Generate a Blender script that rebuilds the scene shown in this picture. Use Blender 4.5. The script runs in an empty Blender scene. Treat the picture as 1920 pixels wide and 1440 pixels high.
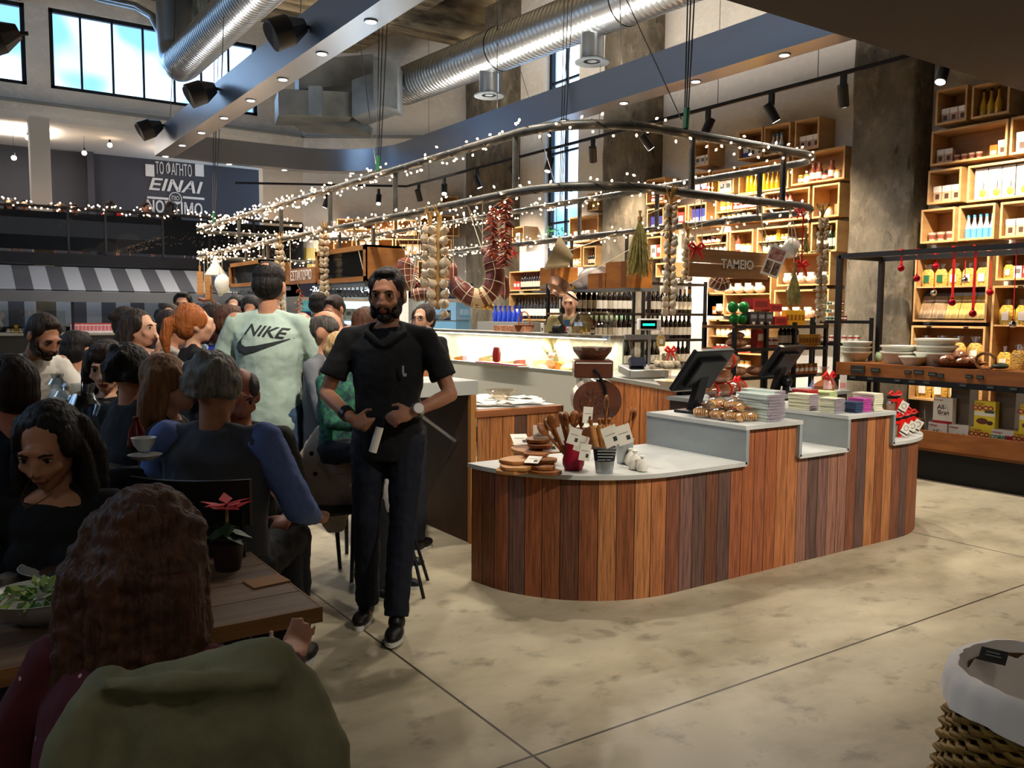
import bpy, bmesh, math, random
from math import sin, cos, pi, radians as R
from mathutils import Vector as V, Matrix as MX, Euler
random.seed(7)
SC = bpy.context.scene
COL = SC.collection
# ---------------------------------------------------------------- camera (axes: X and Y follow the building grid)
F, PIT, ROL, YAW, H = 1602.0, .0821, .00666, .5959, 1.6
cp, sp = cos(PIT), sin(PIT)
def _b(v): return V((v[0]*cos(YAW)+v[1]*sin(YAW), -v[0]*sin(YAW)+v[1]*cos(YAW), v[2]))
_c, _s = cos(ROL), sin(ROL)
FW = _b((0, cp, -sp)); RT = _b((_c, _s*sp, _s*cp)); UP = _b((-_s, _c*sp, _c*cp))
EYE = V((0, 0, H))
def ray(x, y): return FW + RT*((x-960)/F) - UP*((y-720)/F)
def GZ(x, y, z=0): d = ray(x, y); return EYE + d*((z-H)/d.z)     # point seen at a pixel on the level z
def WX(x, y, X): d = ray(x, y); return EYE + d*(X/d.x)           # ... on the wall plane x = X
def WY(x, y, Y): d = ray(x, y); return EYE + d*(Y/d.y)           # ... on the plane y = Y
def AT(x, y, D): return EYE + ray(x, y)*D                        # ... at a distance D along the view axis
cam = bpy.data.cameras.new('camera'); co = bpy.data.objects.new('camera', cam); COL.objects.link(co)
cam.sensor_width = 36; cam.lens = 36*F/1920; cam.clip_end = 200; cam.clip_start = .05
m = MX((RT, UP, -FW)).transposed().to_4x4(); m.translation = EYE; co.matrix_world = m
SC.camera = co
SC.view_settings.view_transform = 'Standard'; SC.view_settings.look = 'None'
SC.view_settings.gamma = 1; SC.view_settings.use_curve_mapping = False
SC.view_settings.exposure = 0.7
SC.cycles.max_bounces = 5; SC.cycles.diffuse_bounces = 3; SC.cycles.glossy_bounces = 3; SC.cycles.transmission_bounces = 4
SC.cycles.transparent_max_bounces = 12; SC.cycles.caustics_reflective = False; SC.cycles.caustics_refractive = False
SC.cycles.sample_clamp_indirect = 4
# ---------------------------------------------------------------- world: overcast sky seen through the windows
W = bpy.data.worlds.new('world'); SC.world = W; W.use_nodes = True
nt = W.node_tree; bg = nt.nodes['Background']
tc = nt.nodes.new('ShaderNodeTexCoord'); nz = nt.nodes.new('ShaderNodeTexNoise'); rp = nt.nodes.new('ShaderNodeValToRGB')
nz.inputs['Scale'].default_value = 5; nz.inputs['Detail'].default_value = 3
rp.color_ramp.elements[0].position = .46; rp.color_ramp.elements[0].color = (.06, .13, .24, 1)
rp.color_ramp.elements[1].position = .64; rp.color_ramp.elements[1].color = (.66, .82, 1, 1)
nt.links.new(tc.outputs['Generated'], nz.inputs['Vector']); nt.links.new(nz.outputs['Fac'], rp.inputs['Fac'])
nt.links.new(rp.outputs['Color'], bg.inputs['Color']); bg.inputs['Strength'].default_value = 5.5
# ---------------------------------------------------------------- lights of the room, with added fill
def lamp(kind, loc, energy, col=(1, .82, .6), to=None, size=.05, spot=70, blend=.6, sx=None, sy=None, name='lamp_light'):
    l = bpy.data.lights.new(name, kind); o = bpy.data.objects.new(name, l); COL.objects.link(o)
    o.location = loc; l.energy = energy; l.color = col
    if to is not None: o.rotation_euler = (V(to)-V(loc)).to_track_quat('-Z', 'Y').to_euler()
    if kind == 'SPOT': l.spot_size = R(spot); l.spot_blend = blend; l.shadow_soft_size = size
    elif kind == 'POINT': l.shadow_soft_size = size
    elif kind == 'AREA': l.shape = 'RECTANGLE'; l.size = sx; l.size_y = sy
    return o
WARM = (1, .84, .62); NEUT = (1, .91, .79)
SOFFIT = [(3.2, .3), (4.6, .5), (6.0, .7)]   # recessed downlights in the brown soffit, beside the viewer
for x, y in SOFFIT: lamp('SPOT', (x, y, 3.57), 250, NEUT, (x+.1, 3.75, .55), .06, 54, .8, name='soffit_downlight_and_fill')
for x, y, e in ((-1.5, 1.0, 22), (.4, -.8, 30), (-1, -3, 34), (3.4, -3, 8)): lamp('SPOT', (x, y, 3.57), e, NEUT, (x, y+1.0, 0), .1, 140, .9, name='soffit_downlight_and_fill')  # dim fill lamps added to lift the dark left side, no fixtures there
lamp('SPOT', (1.7, 3.2, 3.55), 270, NEUT, (1.85, 5.6, 1.2), .06, 62, .8, name='soffit_downlight_and_fill')  # fill spot added to brighten the back of the pale T-shirt
BEAMZ = 4.2
BL = [(3.36, 2.6+1.16*i) for i in range(12)]                     # downlights of the left channel (x, y)
BR = [(7.16, 4.55+1.2*i) for i in range(9)]                      # downlights of the right channel
for x, y in BL: lamp('SPOT', (x, y, BEAMZ-.03), 120, NEUT, (x, y, 0), .05, 145, .9, name='channel_downlight')
for x, y in BR: lamp('SPOT', (x, y, BEAMZ-.03), 215*(.6 if y < 5 else 1), NEUT, (x-.3, y-.25, 0), .05, 145, .9, name='channel_downlight')
# ---------------------------------------------------------------- materials
def lin(h):
    h = h.lstrip('#'); c = [int(h[i:i+2], 16)/255 for i in (0, 2, 4)]
    return tuple(x/12.92 if x <= .04045 else ((x+.055)/1.055)**2.4 for x in c)+(1,)
MC = {}
def mat(name, col, r=.6, metal=0, noise=None, col2=None, bump=0, emit=0, trans=0, spec=.4, coat=0, alpha=1, ior=1.45):
    """noise = (scale x, y, z, detail): blends col into col2 with object-space noise"""
    key = (name, col, r, metal, noise, col2, bump, emit, trans, spec, coat, alpha)
    if key in MC: return MC[key]
    m = bpy.data.materials.new(name); m.use_nodes = True; n = m.node_tree; b = n.nodes['Principled BSDF']
    c = lin(col); b.inputs['Base Color'].default_value = c; b.inputs['Roughness'].default_value = r
    b.inputs['Metallic'].default_value = metal; b.inputs['Specular IOR Level'].default_value = spec
    b.inputs['Transmission Weight'].default_value = trans; b.inputs['IOR'].default_value = ior
    b.inputs['Coat Weight'].default_value = coat
    if alpha < 1: b.inputs['Alpha'].default_value = alpha
    if emit:
        b.inputs['Emission Color'].default_value = c; b.inputs['Emission Strength'].default_value = emit
    if noise:
        t = n.nodes.new('ShaderNodeTexCoord'); mp = n.nodes.new('ShaderNodeMapping'); mp.inputs['Scale'].default_value = noise[:3]
        z = n.nodes.new('ShaderNodeTexNoise'); z.inputs['Scale'].default_value = 1; z.inputs['Detail'].default_value = noise[3] if len(noise) > 3 else 4
        n.links.new(t.outputs['Object'], mp.inputs[0]); n.links.new(mp.outputs[0], z.inputs['Vector'])
        if col2:
            rm = n.nodes.new('ShaderNodeValToRGB'); rm.color_ramp.elements[0].position = .36; rm.color_ramp.elements[1].position = .64
            rm.color_ramp.elements[0].color = c; rm.color_ramp.elements[1].color = lin(col2)
            n.links.new(z.outputs['Fac'], rm.inputs[0]); n.links.new(rm.outputs[0], b.inputs['Base Color'])
        if bump:
            bp = n.nodes.new('ShaderNodeBump'); bp.inputs['Strength'].default_value = bump; bp.inputs['Distance'].default_value = .02
            n.links.new(z.outputs['Fac'], bp.inputs['Height']); n.links.new(bp.outputs[0], b.inputs['Normal'])
    if emit: m.cycles.emission_sampling = 'NONE'
    MC[key] = m; return m
def glass(name='clear_glass', tint='#ffffff', refl=.08, rough=.02, dens=0.0):
    """thin clear pane: see-through with a faint reflection"""
    key = (name, tint, refl, dens)
    if key in MC: return MC[key]
    m = bpy.data.materials.new(name); m.use_nodes = True; n = m.node_tree; n.nodes.clear()
    o = n.nodes.new('ShaderNodeOutputMaterial'); t = n.nodes.new('ShaderNodeBsdfTransparent'); t.inputs[0].default_value = lin(tint)
    g = n.nodes.new('ShaderNodeBsdfGlossy'); g.inputs['Roughness'].default_value = rough
    mx = n.nodes.new('ShaderNodeMixShader'); mx.inputs[0].default_value = refl
    n.links.new(t.outputs[0], mx.inputs[1]); n.links.new(g.outputs[0], mx.inputs[2])
    if dens:
        d = n.nodes.new('ShaderNodeBsdfDiffuse'); d.inputs[0].default_value = lin(tint); m2 = n.nodes.new('ShaderNodeMixShader'); m2.inputs[0].default_value = dens
        n.links.new(mx.outputs[0], m2.inputs[1]); n.links.new(d.outputs[0], m2.inputs[2]); n.links.new(m2.outputs[0], o.inputs[0])
    else: n.links.new(mx.outputs[0], o.inputs[0])
    MC[key] = m; return m
def plank_mat(name, cols, width, axis='u', r=.55, gap='#140c08', grain=(3, 3, .35)):
    """vertical boards: board number from the UV u coordinate (metres) or an object axis"""
    m = bpy.data.materials.new(name); m.use_nodes = True; n = m.node_tree; b = n.nodes['Principled BSDF']; L = n.links.new
    t = n.nodes.new('ShaderNodeTexCoord'); s = n.nodes.new('ShaderNodeSeparateXYZ')
    if axis == 'u': uv = n.nodes.new('ShaderNodeUVMap'); L(uv.outputs[0], s.inputs[0]); src = s.outputs[0]
    else: L(t.outputs['Object'], s.inputs[0]); src = s.outputs['XYZ'.index(axis)]
    d = n.nodes.new('ShaderNodeMath'); d.operation = 'DIVIDE'; L(src, d.inputs[0]); d.inputs[1].default_value = width
    fl = n.nodes.new('ShaderNodeMath'); fl.operation = 'FLOOR'; L(d.outputs[0], fl.inputs[0])
    fr = n.nodes.new('ShaderNodeMath'); fr.operation = 'FRACT'; L(d.outputs[0], fr.inputs[0])
    wn = n.nodes.new('ShaderNodeTexWhiteNoise'); wn.noise_dimensions = '1D'; L(fl.outputs[0], wn.inputs['W'])
    cr = n.nodes.new('ShaderNodeValToRGB'); cr.color_ramp.interpolation = 'CONSTANT'; e = cr.color_ramp.elements
    e[0].color = lin(cols[0]); e[1].position = 1/len(cols); e[1].color = lin(cols[1])
    for i in range(2, len(cols)): x = e.new(i/len(cols)); x.color = lin(cols[i])
    L(wn.outputs['Value'], cr.inputs[0])
    mp = n.nodes.new('ShaderNodeMapping'); mp.inputs['Scale'].default_value = grain
    cb = n.nodes.new('ShaderNodeCombineXYZ'); L(d.outputs[0], cb.inputs[0]); L(wn.outputs['Value'], cb.inputs[1])
    s2 = n.nodes.new('ShaderNodeSeparateXYZ'); L(t.outputs['Object'], s2.inputs[0]); L(s2.outputs[2], cb.inputs[2])
    ad = n.nodes.new('ShaderNodeVectorMath'); ad.operation = 'MULTIPLY'; ad.inputs[1].default_value = (9, 40, 4); L(cb.outputs[0], ad.inputs[0])
    nz = n.nodes.new('ShaderNodeTexNoise'); nz.inputs['Scale'].default_value = 1; nz.inputs['Detail'].default_value = 5; nz.inputs['Roughness'].default_value = .65
    L(ad.outputs[0], nz.inputs['Vector'])
    cr2 = n.nodes.new('ShaderNodeValToRGB'); cr2.color_ramp.elements[0].position = .3; cr2.color_ramp.elements[0].color = (.5, .46, .44, 1)
    cr2.color_ramp.elements[1].position = .6; cr2.color_ramp.elements[1].color = (1.6, 1.5, 1.42, 1); L(nz.outputs['Fac'], cr2.inputs[0])
    mu = n.nodes.new('ShaderNodeMix'); mu.data_type = 'RGBA'; mu.blend_type = 'MULTIPLY'; mu.inputs[0].default_value = 1
    L(cr.outputs[0], mu.inputs[6]); L(cr2.outputs[0], mu.inputs[7])
    g1 = n.nodes.new('ShaderNodeMath'); g1.operation = 'LESS_THAN'; g1.inputs[1].default_value = .045; L(fr.outputs[0], g1.inputs[0])
    mg = n.nodes.new('ShaderNodeMix'); mg.data_type = 'RGBA'; L(g1.outputs[0], mg.inputs[0]); L(mu.outputs[2], mg.inputs[6]); mg.inputs[7].default_value = lin(gap)
    L(mg.outputs[2], b.inputs['Base Color']); b.inputs['Roughness'].default_value = r; b.inputs['Specular IOR Level'].default_value = .3
    bp = n.nodes.new('ShaderNodeBump'); bp.inputs['Strength'].default_value = .35; bp.inputs['Distance'].default_value = .01; L(nz.outputs['Fac'], bp.inputs['Height']); L(bp.outputs[0], b.inputs['Normal'])
    return m
# ---------------------------------------------------------------- mesh builder
class B:
    def __init__(s): s.v = []; s.f = []; s.mi = []; s.ms = []; s.uv = None
    def add(s, vs, fs, m):
        if m not in s.ms: s.ms.append(m)
        k = len(s.v); i = s.ms.index(m); s.v += [tuple(v) for v in vs]; s.f += [[a+k for a in f] for f in fs]; s.mi += [i]*len(fs); return s
    def bx(s, x0, x1, y0, y1, z0, z1, m, M=None):
        vs = [V((x, y, z)) for x in (x0, x1) for y in (y0, y1) for z in (z0, z1)]
        if M: vs = [M @ v for v in vs]
        return s.add(vs, [(0, 1, 3, 2), (4, 6, 7, 5), (0, 4, 5, 1), (2, 3, 7, 6), (0, 2, 6, 4), (1, 5, 7, 3)], m)
    def box(s, c, d, m, rz=0, rx=0, ry=0):
        M = MX.Translation(c) @ Euler((rx, ry, rz)).to_matrix().to_4x4()
        return s.bx(-d[0]/2, d[0]/2, -d[1]/2, d[1]/2, -d[2]/2, d[2]/2, m, M)
    def rings(s, rs, m, cap=True, closed=False):
        n = len(rs[0]); vs = [p for r in rs for p in r]; fs = []
        for i in range(len(rs)-(0 if closed else 1)):
            a = i*n; b = ((i+1) % len(rs))*n
            fs += [(a+j, a+(j+1) % n, b+(j+1) % n, b+j) for j in range(n)]
        if cap and not closed: fs += [list(range(n))[::-1], [(len(rs)-1)*n+j for j in range(n)]]
        return s.add(vs, fs, m)
    def cyl(s, p, q, r, m, r2=None, n=12, cap=True):
        p, q = V(p), V(q); r2 = r if r2 is None else r2; d = (q-p).normalized(); a = d.orthogonal().normalized(); b = d.cross(a)
        return s.rings([[c+(a*cos(2*pi*i/n)+b*sin(2*pi*i/n))*k for i in range(n)] for c, k in ((p, r), (q, r2))], m, cap)
    def lathe(s, prof, m, c=(0, 0, 0), n=16, cap=True, sx=1, sy=1):
        return s.rings([[(c[0]+r*sx*cos(2*pi*i/n), c[1]+r*sy*sin(2*pi*i/n), c[2]+z) for i in range(n)] for r, z in prof], m, cap)
    def ball(s, c, r, m, n=10, k=7, M=None):
        rx, ry, rz = (r, r, r) if not hasattr(r, '__len__') else r
        rs = []
        for j in range(k+1):
            t = -pi/2+pi*j/k; q = max(cos(t), .02)
            ring = [V((rx*q*cos(2*pi*i/n), ry*q*sin(2*pi*i/n), rz*sin(t))) for i in range(n)]
            rs.append([(M @ p if M else p)+V(c) for p in ring])
        return s.rings(rs, m)
    def tube(s, pts, r, m, n=8, closed=False, cap=True):
        pts = [V(p) for p in pts]; N = len(pts); rs = []; a = None
        for i, p in enumerate(pts):
            d = (pts[(i+1) % N]-pts[i-1]) if (closed or 0 < i < N-1) else (pts[min(i+1, N-1)]-pts[max(i-1, 0)])
            d.normalize()
            a = d.orthogonal().normalized() if a is None else (a-d*a.dot(d)).normalized()
            b = d.cross(a); k = r[i] if hasattr(r, '__len__') else r
            rs.append([p+(a*cos(2*pi*j/n)+b*sin(2*pi*j/n))*k for j in range(n)])
        return s.rings(rs, m, cap, closed)
    def prism(s, pts, z0, z1, m, M=None):
        """outline (x, y) extruded in z"""
        n = len(pts); vs = [V((x, y, z)) for z in (z0, z1) for x, y in pts]
        if M: vs = [M @ v for v in vs]
        return s.add(vs, [list(range(n))[::-1], list(range(n, 2*n))]+[(i, (i+1) % n, n+(i+1) % n, n+i) for i in range(n)], m)
    def quad(s, a, b, c, d, m): return s.add([a, b, c, d], [(0, 1, 2, 3)], m)
    def mesh(s, name, smooth=40):
        me = bpy.data.meshes.new(name); me.from_pydata(s.v, [], s.f)
        for m in s.ms: me.materials.append(m)
        me.polygons.foreach_set('material_index', s.mi)
        if s.uv:
            l = me.uv_layers.new(name='UVMap'); l.data.foreach_set('uv', [c for f in s.f for i in f for c in s.uv[i]])
        if smooth: me.shade_smooth(); me.set_sharp_from_angle(angle=R(smooth))
        me.update(); return me
    def obj(s, name, parent=None, smooth=40, bevel=0, **k):
        o = bpy.data.objects.new(name, s.mesh(name, smooth)); COL.objects.link(o)
        if parent: o.parent = parent
        if bevel:
            b = o.modifiers.new('bevel', 'BEVEL'); b.width = bevel; b.segments = 2; b.limit_method = 'ANGLE'
        tag(o, **k); return o
def tag(o, label=None, cat=None, group=None, kind=None):
    if label: o['label'] = label
    if cat: o['category'] = cat
    if group: o['group'] = group
    if kind: o['kind'] = kind
    return o
def thing(name, label, cat, loc=(0, 0, 0), rz=0, group=None, rx=0, ry=0):
    o = bpy.data.objects.new(name, None); COL.objects.link(o); o.location = loc; o.rotation_euler = (rx, ry, rz); o.empty_display_size = .1
    return tag(o, label, cat, group)
def struct(name, b, label=None, **k): return b.obj(name, kind='structure', label=label, **k)
def kids(o): return [c for c in o.children]
def dup(o, loc, rz=None, label=None, group=None, sc=None):
    c = o.copy(); COL.objects.link(c); c.location = loc
    if rz is not None: c.rotation_euler = (o.rotation_euler[0], o.rotation_euler[1], rz)
    if sc: c.scale = (sc,)*3 if not hasattr(sc, '__len__') else sc
    if label: c['label'] = label
    if group: c['group'] = group
    for ch in kids(o):
        d = ch.copy(); COL.objects.link(d); d.parent = c
        for g in kids(ch): e = g.copy(); COL.objects.link(e); e.parent = d
    return c
def text(s, size, m, parent, M, ext=.003, sx=1, shear=0, name='lettering', bold=0, label=None):
    c = bpy.data.curves.new('t', 'FONT'); c.body = s; c.size = size; c.extrude = ext; c.shear = shear; c.align_x = 'CENTER'; c.align_y = 'CENTER'; c.offset = bold
    c.resolution_u = 3
    o = bpy.data.objects.new('t', c); COL.objects.link(o); dg = bpy.context.evaluated_depsgraph_get(); dg.update()
    me = bpy.data.meshes.new_from_object(o.evaluated_get(dg)); bpy.data.objects.remove(o); me.transform(MX.Diagonal((sx, 1, 1, 1))); me.transform(M)
    me.materials.clear(); me.materials.append(m)
    p = bpy.data.objects.new(name, me); COL.objects.link(p); p.parent = parent
    if label: p['label'] = label
    return p
def frame(o, x, z):
    """matrix from local x / z axes (y = z cross x) and an origin; text lies in local xy, facing local z"""
    x = V(x).normalized(); z = V(z).normalized(); y = z.cross(x); return MX.LocRotScale(V(o), MX((x, y, z)).transposed(), None)
# ================================================================ the building
def noisemix(name, base, cols, scales, r=.8, bump=.3, joints=None):
    m = bpy.data.materials.new(name); m.use_nodes = True; n = m.node_tree; b = n.nodes['Principled BSDF']; L = n.links.new
    t = n.nodes.new('ShaderNodeTexCoord'); last = None
    rgb = n.nodes.new('ShaderNodeRGB'); rgb.outputs[0].default_value = lin(base); last = rgb.outputs[0]; h = None
    for c, (sx, sy, sz, lo, hi) in zip(cols, scales):
        mp = n.nodes.new('ShaderNodeMapping'); mp.inputs['Scale'].default_value = (sx, sy, sz)
        z = n.nodes.new('ShaderNodeTexNoise'); z.inputs['Scale'].default_value = 1; z.inputs['Detail'].default_value = 6; z.inputs['Roughness'].default_value = .62
        L(t.outputs['Object'], mp.inputs[0]); L(mp.outputs[0], z.inputs['Vector'])
        rm = n.nodes.new('ShaderNodeMapRange'); rm.inputs[1].default_value = lo; rm.inputs[2].default_value = hi; L(z.outputs['Fac'], rm.inputs[0])
        mx = n.nodes.new('ShaderNodeMix'); mx.data_type = 'RGBA'; L(rm.outputs[0], mx.inputs[0]); L(last, mx.inputs[6]); mx.inputs[7].default_value = lin(c)
        last = mx.outputs[2]; h = z.outputs['Fac']
    if joints:
        s = n.nodes.new('ShaderNodeSeparateXYZ'); L(t.outputs['Object'], s.inputs[0])
        for ax, off, per, w, col in joints:
            a = n.nodes.new('ShaderNodeMath'); a.operation = 'SUBTRACT'; L(s.outputs[ax], a.inputs[0]); a.inputs[1].default_value = off-per*50-w/2
            d = n.nodes.new('ShaderNodeMath'); d.operation = 'MODULO'; L(a.outputs[0], d.inputs[0]); d.inputs[1].default_value = per
            g = n.nodes.new('ShaderNodeMath'); g.operation = 'LESS_THAN'; L(d.outputs[0], g.inputs[0]); g.inputs[1].default_value = w
            mx = n.nodes.new('ShaderNodeMix'); mx.data_type = 'RGBA'; L(g.outputs[0], mx.inputs[0]); L(last, mx.inputs[6]); mx.inputs[7].default_value = lin(col); last = mx.outputs[2]
    L(last, b.inputs['Base Color']); b.inputs['Roughness'].default_value = r; b.inputs['Specular IOR Level'].default_value = .3
    bp = n.nodes.new('ShaderNodeBump'); bp.inputs['Strength'].default_value = bump; bp.inputs['Distance'].default_value = .02; L(h, bp.inputs['Height']); L(bp.outputs[0], b.inputs['Normal'])
    return m
m_floor = noisemix('polished_concrete', '#b8ad93', ['#93886f', '#cdc2a4', '#776d5b'], [(1.1, 1.7, 1, .42, .62), (.55, .8, 1, .45, .7), (5, 6, 1, .56, .75)], r=.42, bump=.05,
                   joints=[(0, 1.745, 4.235, .012, '#3a3226'), (1, 2.42, 8.6, .012, '#3a3226')])
m_conc = noisemix('old_concrete', '#6e675a', ['#4b453b', '#85796a', '#35302a'], [(2, 2, 1.2, .4, .65), (7, 7, 5, .5, .75), (11, 11, 4, .6, .72)], bump=.9)
m_ceil = noisemix('board_marked_concrete', '#8f8066', ['#453c30', '#b8a684', '#d8cdb6'], [(.7, 4, 3, .42, .6), (.5, 9, 2, .5, .7), (1.6, 1.6, 1, .63, .7)], bump=.6)
m_white = noisemix('white_painted_brick', '#d6d2cb', ['#c0bcb5', '#e2ded8'], [(.6, .6, .8, .45, .7), (9, 9, 14, .5, .8)], bump=.35)
m_dark = mat('charcoal_paint', '#3b3c43', .8, noise=(.5, .5, .5), col2='#303138')
m_soff = mat('dark_brown_plasterboard', '#39312c', .9)
m_black = mat('black_steel', '#17171a', .45, metal=.3)
m_frame = mat('window_frame_steel', '#0c0f18', .5)
# floor and ceilings
b = B(); b.bx(-6, 9.6, -6, 21, -.12, 0, m_floor); struct('floor', b, 'worn polished concrete floor with saw-cut joints')
b = B(); b.bx(-6, 9.6, 3.9, 17.75, 7.4, 7.6, m_ceil); struct('ceiling', b, 'raw board-marked concrete ceiling')
for i, y in enumerate((6.6, 10.4, 14.2)):
    b = B(); b.bx(-6, 9.32, y, y+.5, 6.75, 7.4, m_ceil); struct('trim_%d' % (i+1), b, 'concrete ceiling beam')
for i, x in enumerate((1.2, 4.3, 7.2)):
    b = B(); b.bx(x, x+.3, 3.9, 17.5, 6.95, 7.42, m_ceil); struct('trim_%d' % (i+4), b, 'concrete ceiling joist')
b = B(); b.bx(-6, 9.6, -6, 3.9, 3.6, 3.95, m_soff); struct('ceiling_soffit', b, 'dark brown underside of the upper floor')
b = B(); b.bx(-6, 9.6, 3.75, 3.9, 3.95, 7.6, m_soff); struct('wall_gallery', b)
# walls
XW = 9.32; YF = 17.5
def wall_with_holes(name, o, x, length, height, holes, m, th=.25, **k):
    """wall in the plane spanned by x (length) and up; holes = (u0, u1, z0, z1)"""
    us = sorted({0, length, *[h[0] for h in holes], *[h[1] for h in holes]}); zs = sorted({0, height, *[h[2] for h in holes], *[h[3] for h in holes]})
    b = B(); M = MX.Translation(o) @ MX.Rotation(math.atan2(x[1], x[0]), 4, 'Z')
    for a, c in zip(us, us[1:]):
        for d, e in zip(zs, zs[1:]):
            if any(h[0] <= a and c <= h[1] and h[2] <= d and e <= h[3] for h in holes): continue
            b.bx(a, c, 0, th, d, e, m, M)
    return struct(name, b, smooth=0, **k)
# right wall runs along Y at x = XW: local u = y + 6 (thickness towards +x)
ya, yb = WX(1086, 140, XW).y, WX(1024, 140, XW).y
wall_with_holes('wall_right', (XW, 15.6, 0), (0, -1), 21.6, 7.5, [(15.6-yb, 15.6-ya, 2.0, 6.6)], m_white)
# far wall (upper part) along X at y = YF, over the mezzanine opening
wl = [(WY(-60, 0, YF).x, WY(45, 0, YF).x), (WY(90, 12, YF).x, WY(482, 85, YF).x)]
z0w = WY(95, 165, YF).z; z1w = WY(90, 12, YF).z
wall_with_holes('wall_far', (-6, YF, 0), (1, 0), 12.6, 7.5, [(0, 11.7, 0, 4.95)]+[(a+6, c+6, z0w, z1w) for a, c in wl], m_white)
wall_with_holes('wall_angled', (6.55, YF, 0), (2.77, -1.9), 3.36, 7.5, [], m_white)
wall_with_holes('wall_left', (-6, -6, 0), (0, 1), 27, 7.5, [(11, 16.5, 4.2, 6.9), (17, 22.5, 4.2, 6.9)], m_white)
for nm, o, x, l in (('wall_rear', (9.6, -6, 0), (-1, 0), 15.6),):
    b = B(); M = MX.Translation(o) @ MX.Rotation(math.atan2(x[1], x[0]), 4, 'Z'); b.bx(0, l, 0, .2, 0, 7.5, m_white, M); struct(nm, b)
# windows
def window(n, o, x, w, z0, z1, us, zs, nrm, label):
    """frame bars and one pane; o is the foot of the plane at u = 0"""
    x = V(x); nrm = V(nrm); o = V(o)
    r = thing('window_%d' % n, label, None, o+V((0, 0, z0))); r['kind'] = 'structure'
    M = MX((x, nrm, V((0, 0, 1)))).transposed().to_4x4()
    b = B(); t = .035; h = z1-z0
    for u in [t, w-t]: b.bx(u-t, u+t, -.04, .04, 0, h, m_frame, M)
    for z in [t, h-t]: b.bx(0, w, -.04, .04, z-t, z+t, m_frame, M)
    b.obj('window_frame', r, 0)
    b = B()
    for u in us: b.bx(u-.018, u+.018, -.025, .025, 0, h, m_frame, M)
    for z in zs: b.bx(0, w, -.025, .025, z-.018, z+.018, m_frame, M)
    b.obj('glazing_bars', r, 0)
    b = B(); b.bx(0, w, -.004, .004, 0, h, glass('window_glass', '#f4fbff', .05), M); b.obj('window_pane', r, 0)
    return r
w = yb-ya
window(1, (XW+.12, ya, 0), (0, 1, 0), w, 2.0, 6.6, [w*.5], [.62*i for i in range(1, 8)], (-1, 0, 0), 'tall narrow steel window between the concrete pillars')
a, c = wl[1]; us = [WY(x, y, YF).x-a for x, y in ((151, 30), (211, 45), (269, 55), (327, 65), (378, 75), (430, 80))]
window(2, (a, YF+.1, 0), (1, 0, 0), c-a, z0w, z1w, us, [], (0, -1, 0), 'wide strip window of seven lights above the mezzanine')
a, c = wl[0]
window(3, (a, YF+.1, 0), (1, 0, 0), c-a, z0w, z1w, [], [], (0, -1, 0), 'strip window cut by the left picture edge')
for (x, y, z, sx, sy, to) in ((XW+.3, (ya+yb)/2, 4.3, 4.6, w, (0, (ya+yb)/2, 4.3)), ((wl[1][0]+wl[1][1])/2, YF+.4, (z0w+z1w)/2, wl[1][1]-wl[1][0], z1w-z0w, ((wl[1][0]+wl[1][1])/2, 0, (z0w+z1w)/2)), ((wl[0][0]+wl[0][1])/2, YF+.4, (z0w+z1w)/2, wl[0][1]-wl[0][0], z1w-z0w, ((wl[0][0]+wl[0][1])/2, 0, (z0w+z1w)/2))):
    p = lamp('AREA', (x, y, z), 1, (1, 1, 1), to, sx=sx, sy=sy, name='window_portal'); p.data.cycles.is_portal = True
for i, y0 in enumerate((5.0, 11.0)):  # unseen windows added so that daylight reaches the upper walls
    window(4+i, (-6.1, y0, 0), (0, 1, 0), 5.5, 4.2, 6.9, [1.1, 2.2, 3.3, 4.4], [1.3], (1, 0, 0), 'added unseen window high in the left wall, %s one' % ('near', 'far')[i])
    p = lamp('AREA', (-6.3, y0+2.75, 5.55), 1, (1, 1, 1), (0, y0+2.75, 5.55), sx=5.5, sy=2.7, name='window_portal'); p.data.cycles.is_portal = True
# steel ledge below the strip window
b = B(); b.bx(-6, 6.55, YF-.16, YF, 5.22, 5.26, mat('grey_ledge', '#7b8288', .5)); b.bx(-6, 6.55, YF-.02, YF, 5.1, 5.22, m_white); struct('trim_7', b, 'painted steel ledge under the strip window')
b = B(); M = MX.Translation((6.55, YF, 0)) @ MX.Rotation(math.atan2(-1.9, 2.77), 4, 'Z'); b.bx(0, 3.3, -.16, 0, 5.22, 5.26, mat('grey_ledge', '#7b8288', .5), M); struct('trim_8', b, 'steel ledge on the angled wall')
# concrete pillars on the right wall
def rough_prism(b, x0, x1, y0, y1, z0, z1, m, n=34):
    """pillar with hacked, slightly ragged corners"""
    rs = []
    for i in range(n+1):
        z = z0+(z1-z0)*i/n; j = lambda: random.uniform(-.012, .012)
        rs.append([(x0+j()+.03, y0+j(), z), (x0+j(), y0+.04+j(), z), (x0+j(), (y0+y1)/2+j(), z), (x0+j(), y1-.04+j(), z), (x0+.03+j(), y1+j(), z), (x1, y1, z), (x1, y0, z)])
    b.rings(rs, m)
PIL = []
for i, (xl, xr, yy, lab) in enumerate(((1592, 1710, 330, 'broad rough concrete pillar beside the pasta shelves'), (1130, 1212, 200, 'rough concrete pillar right of the tall window'), (872, 947, 200, 'rough concrete pillar left of the tall window'))):
    yA, yB = WX(xr, yy, 8.97).y, WX(xl, yy, 8.97).y; PIL.append((yA, yB))
    b = B(); rough_prism(b, 8.97, XW, yA, yB, 0, 7.4, m_conc); struct('concrete_pillar', b, lab, smooth=60)
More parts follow.
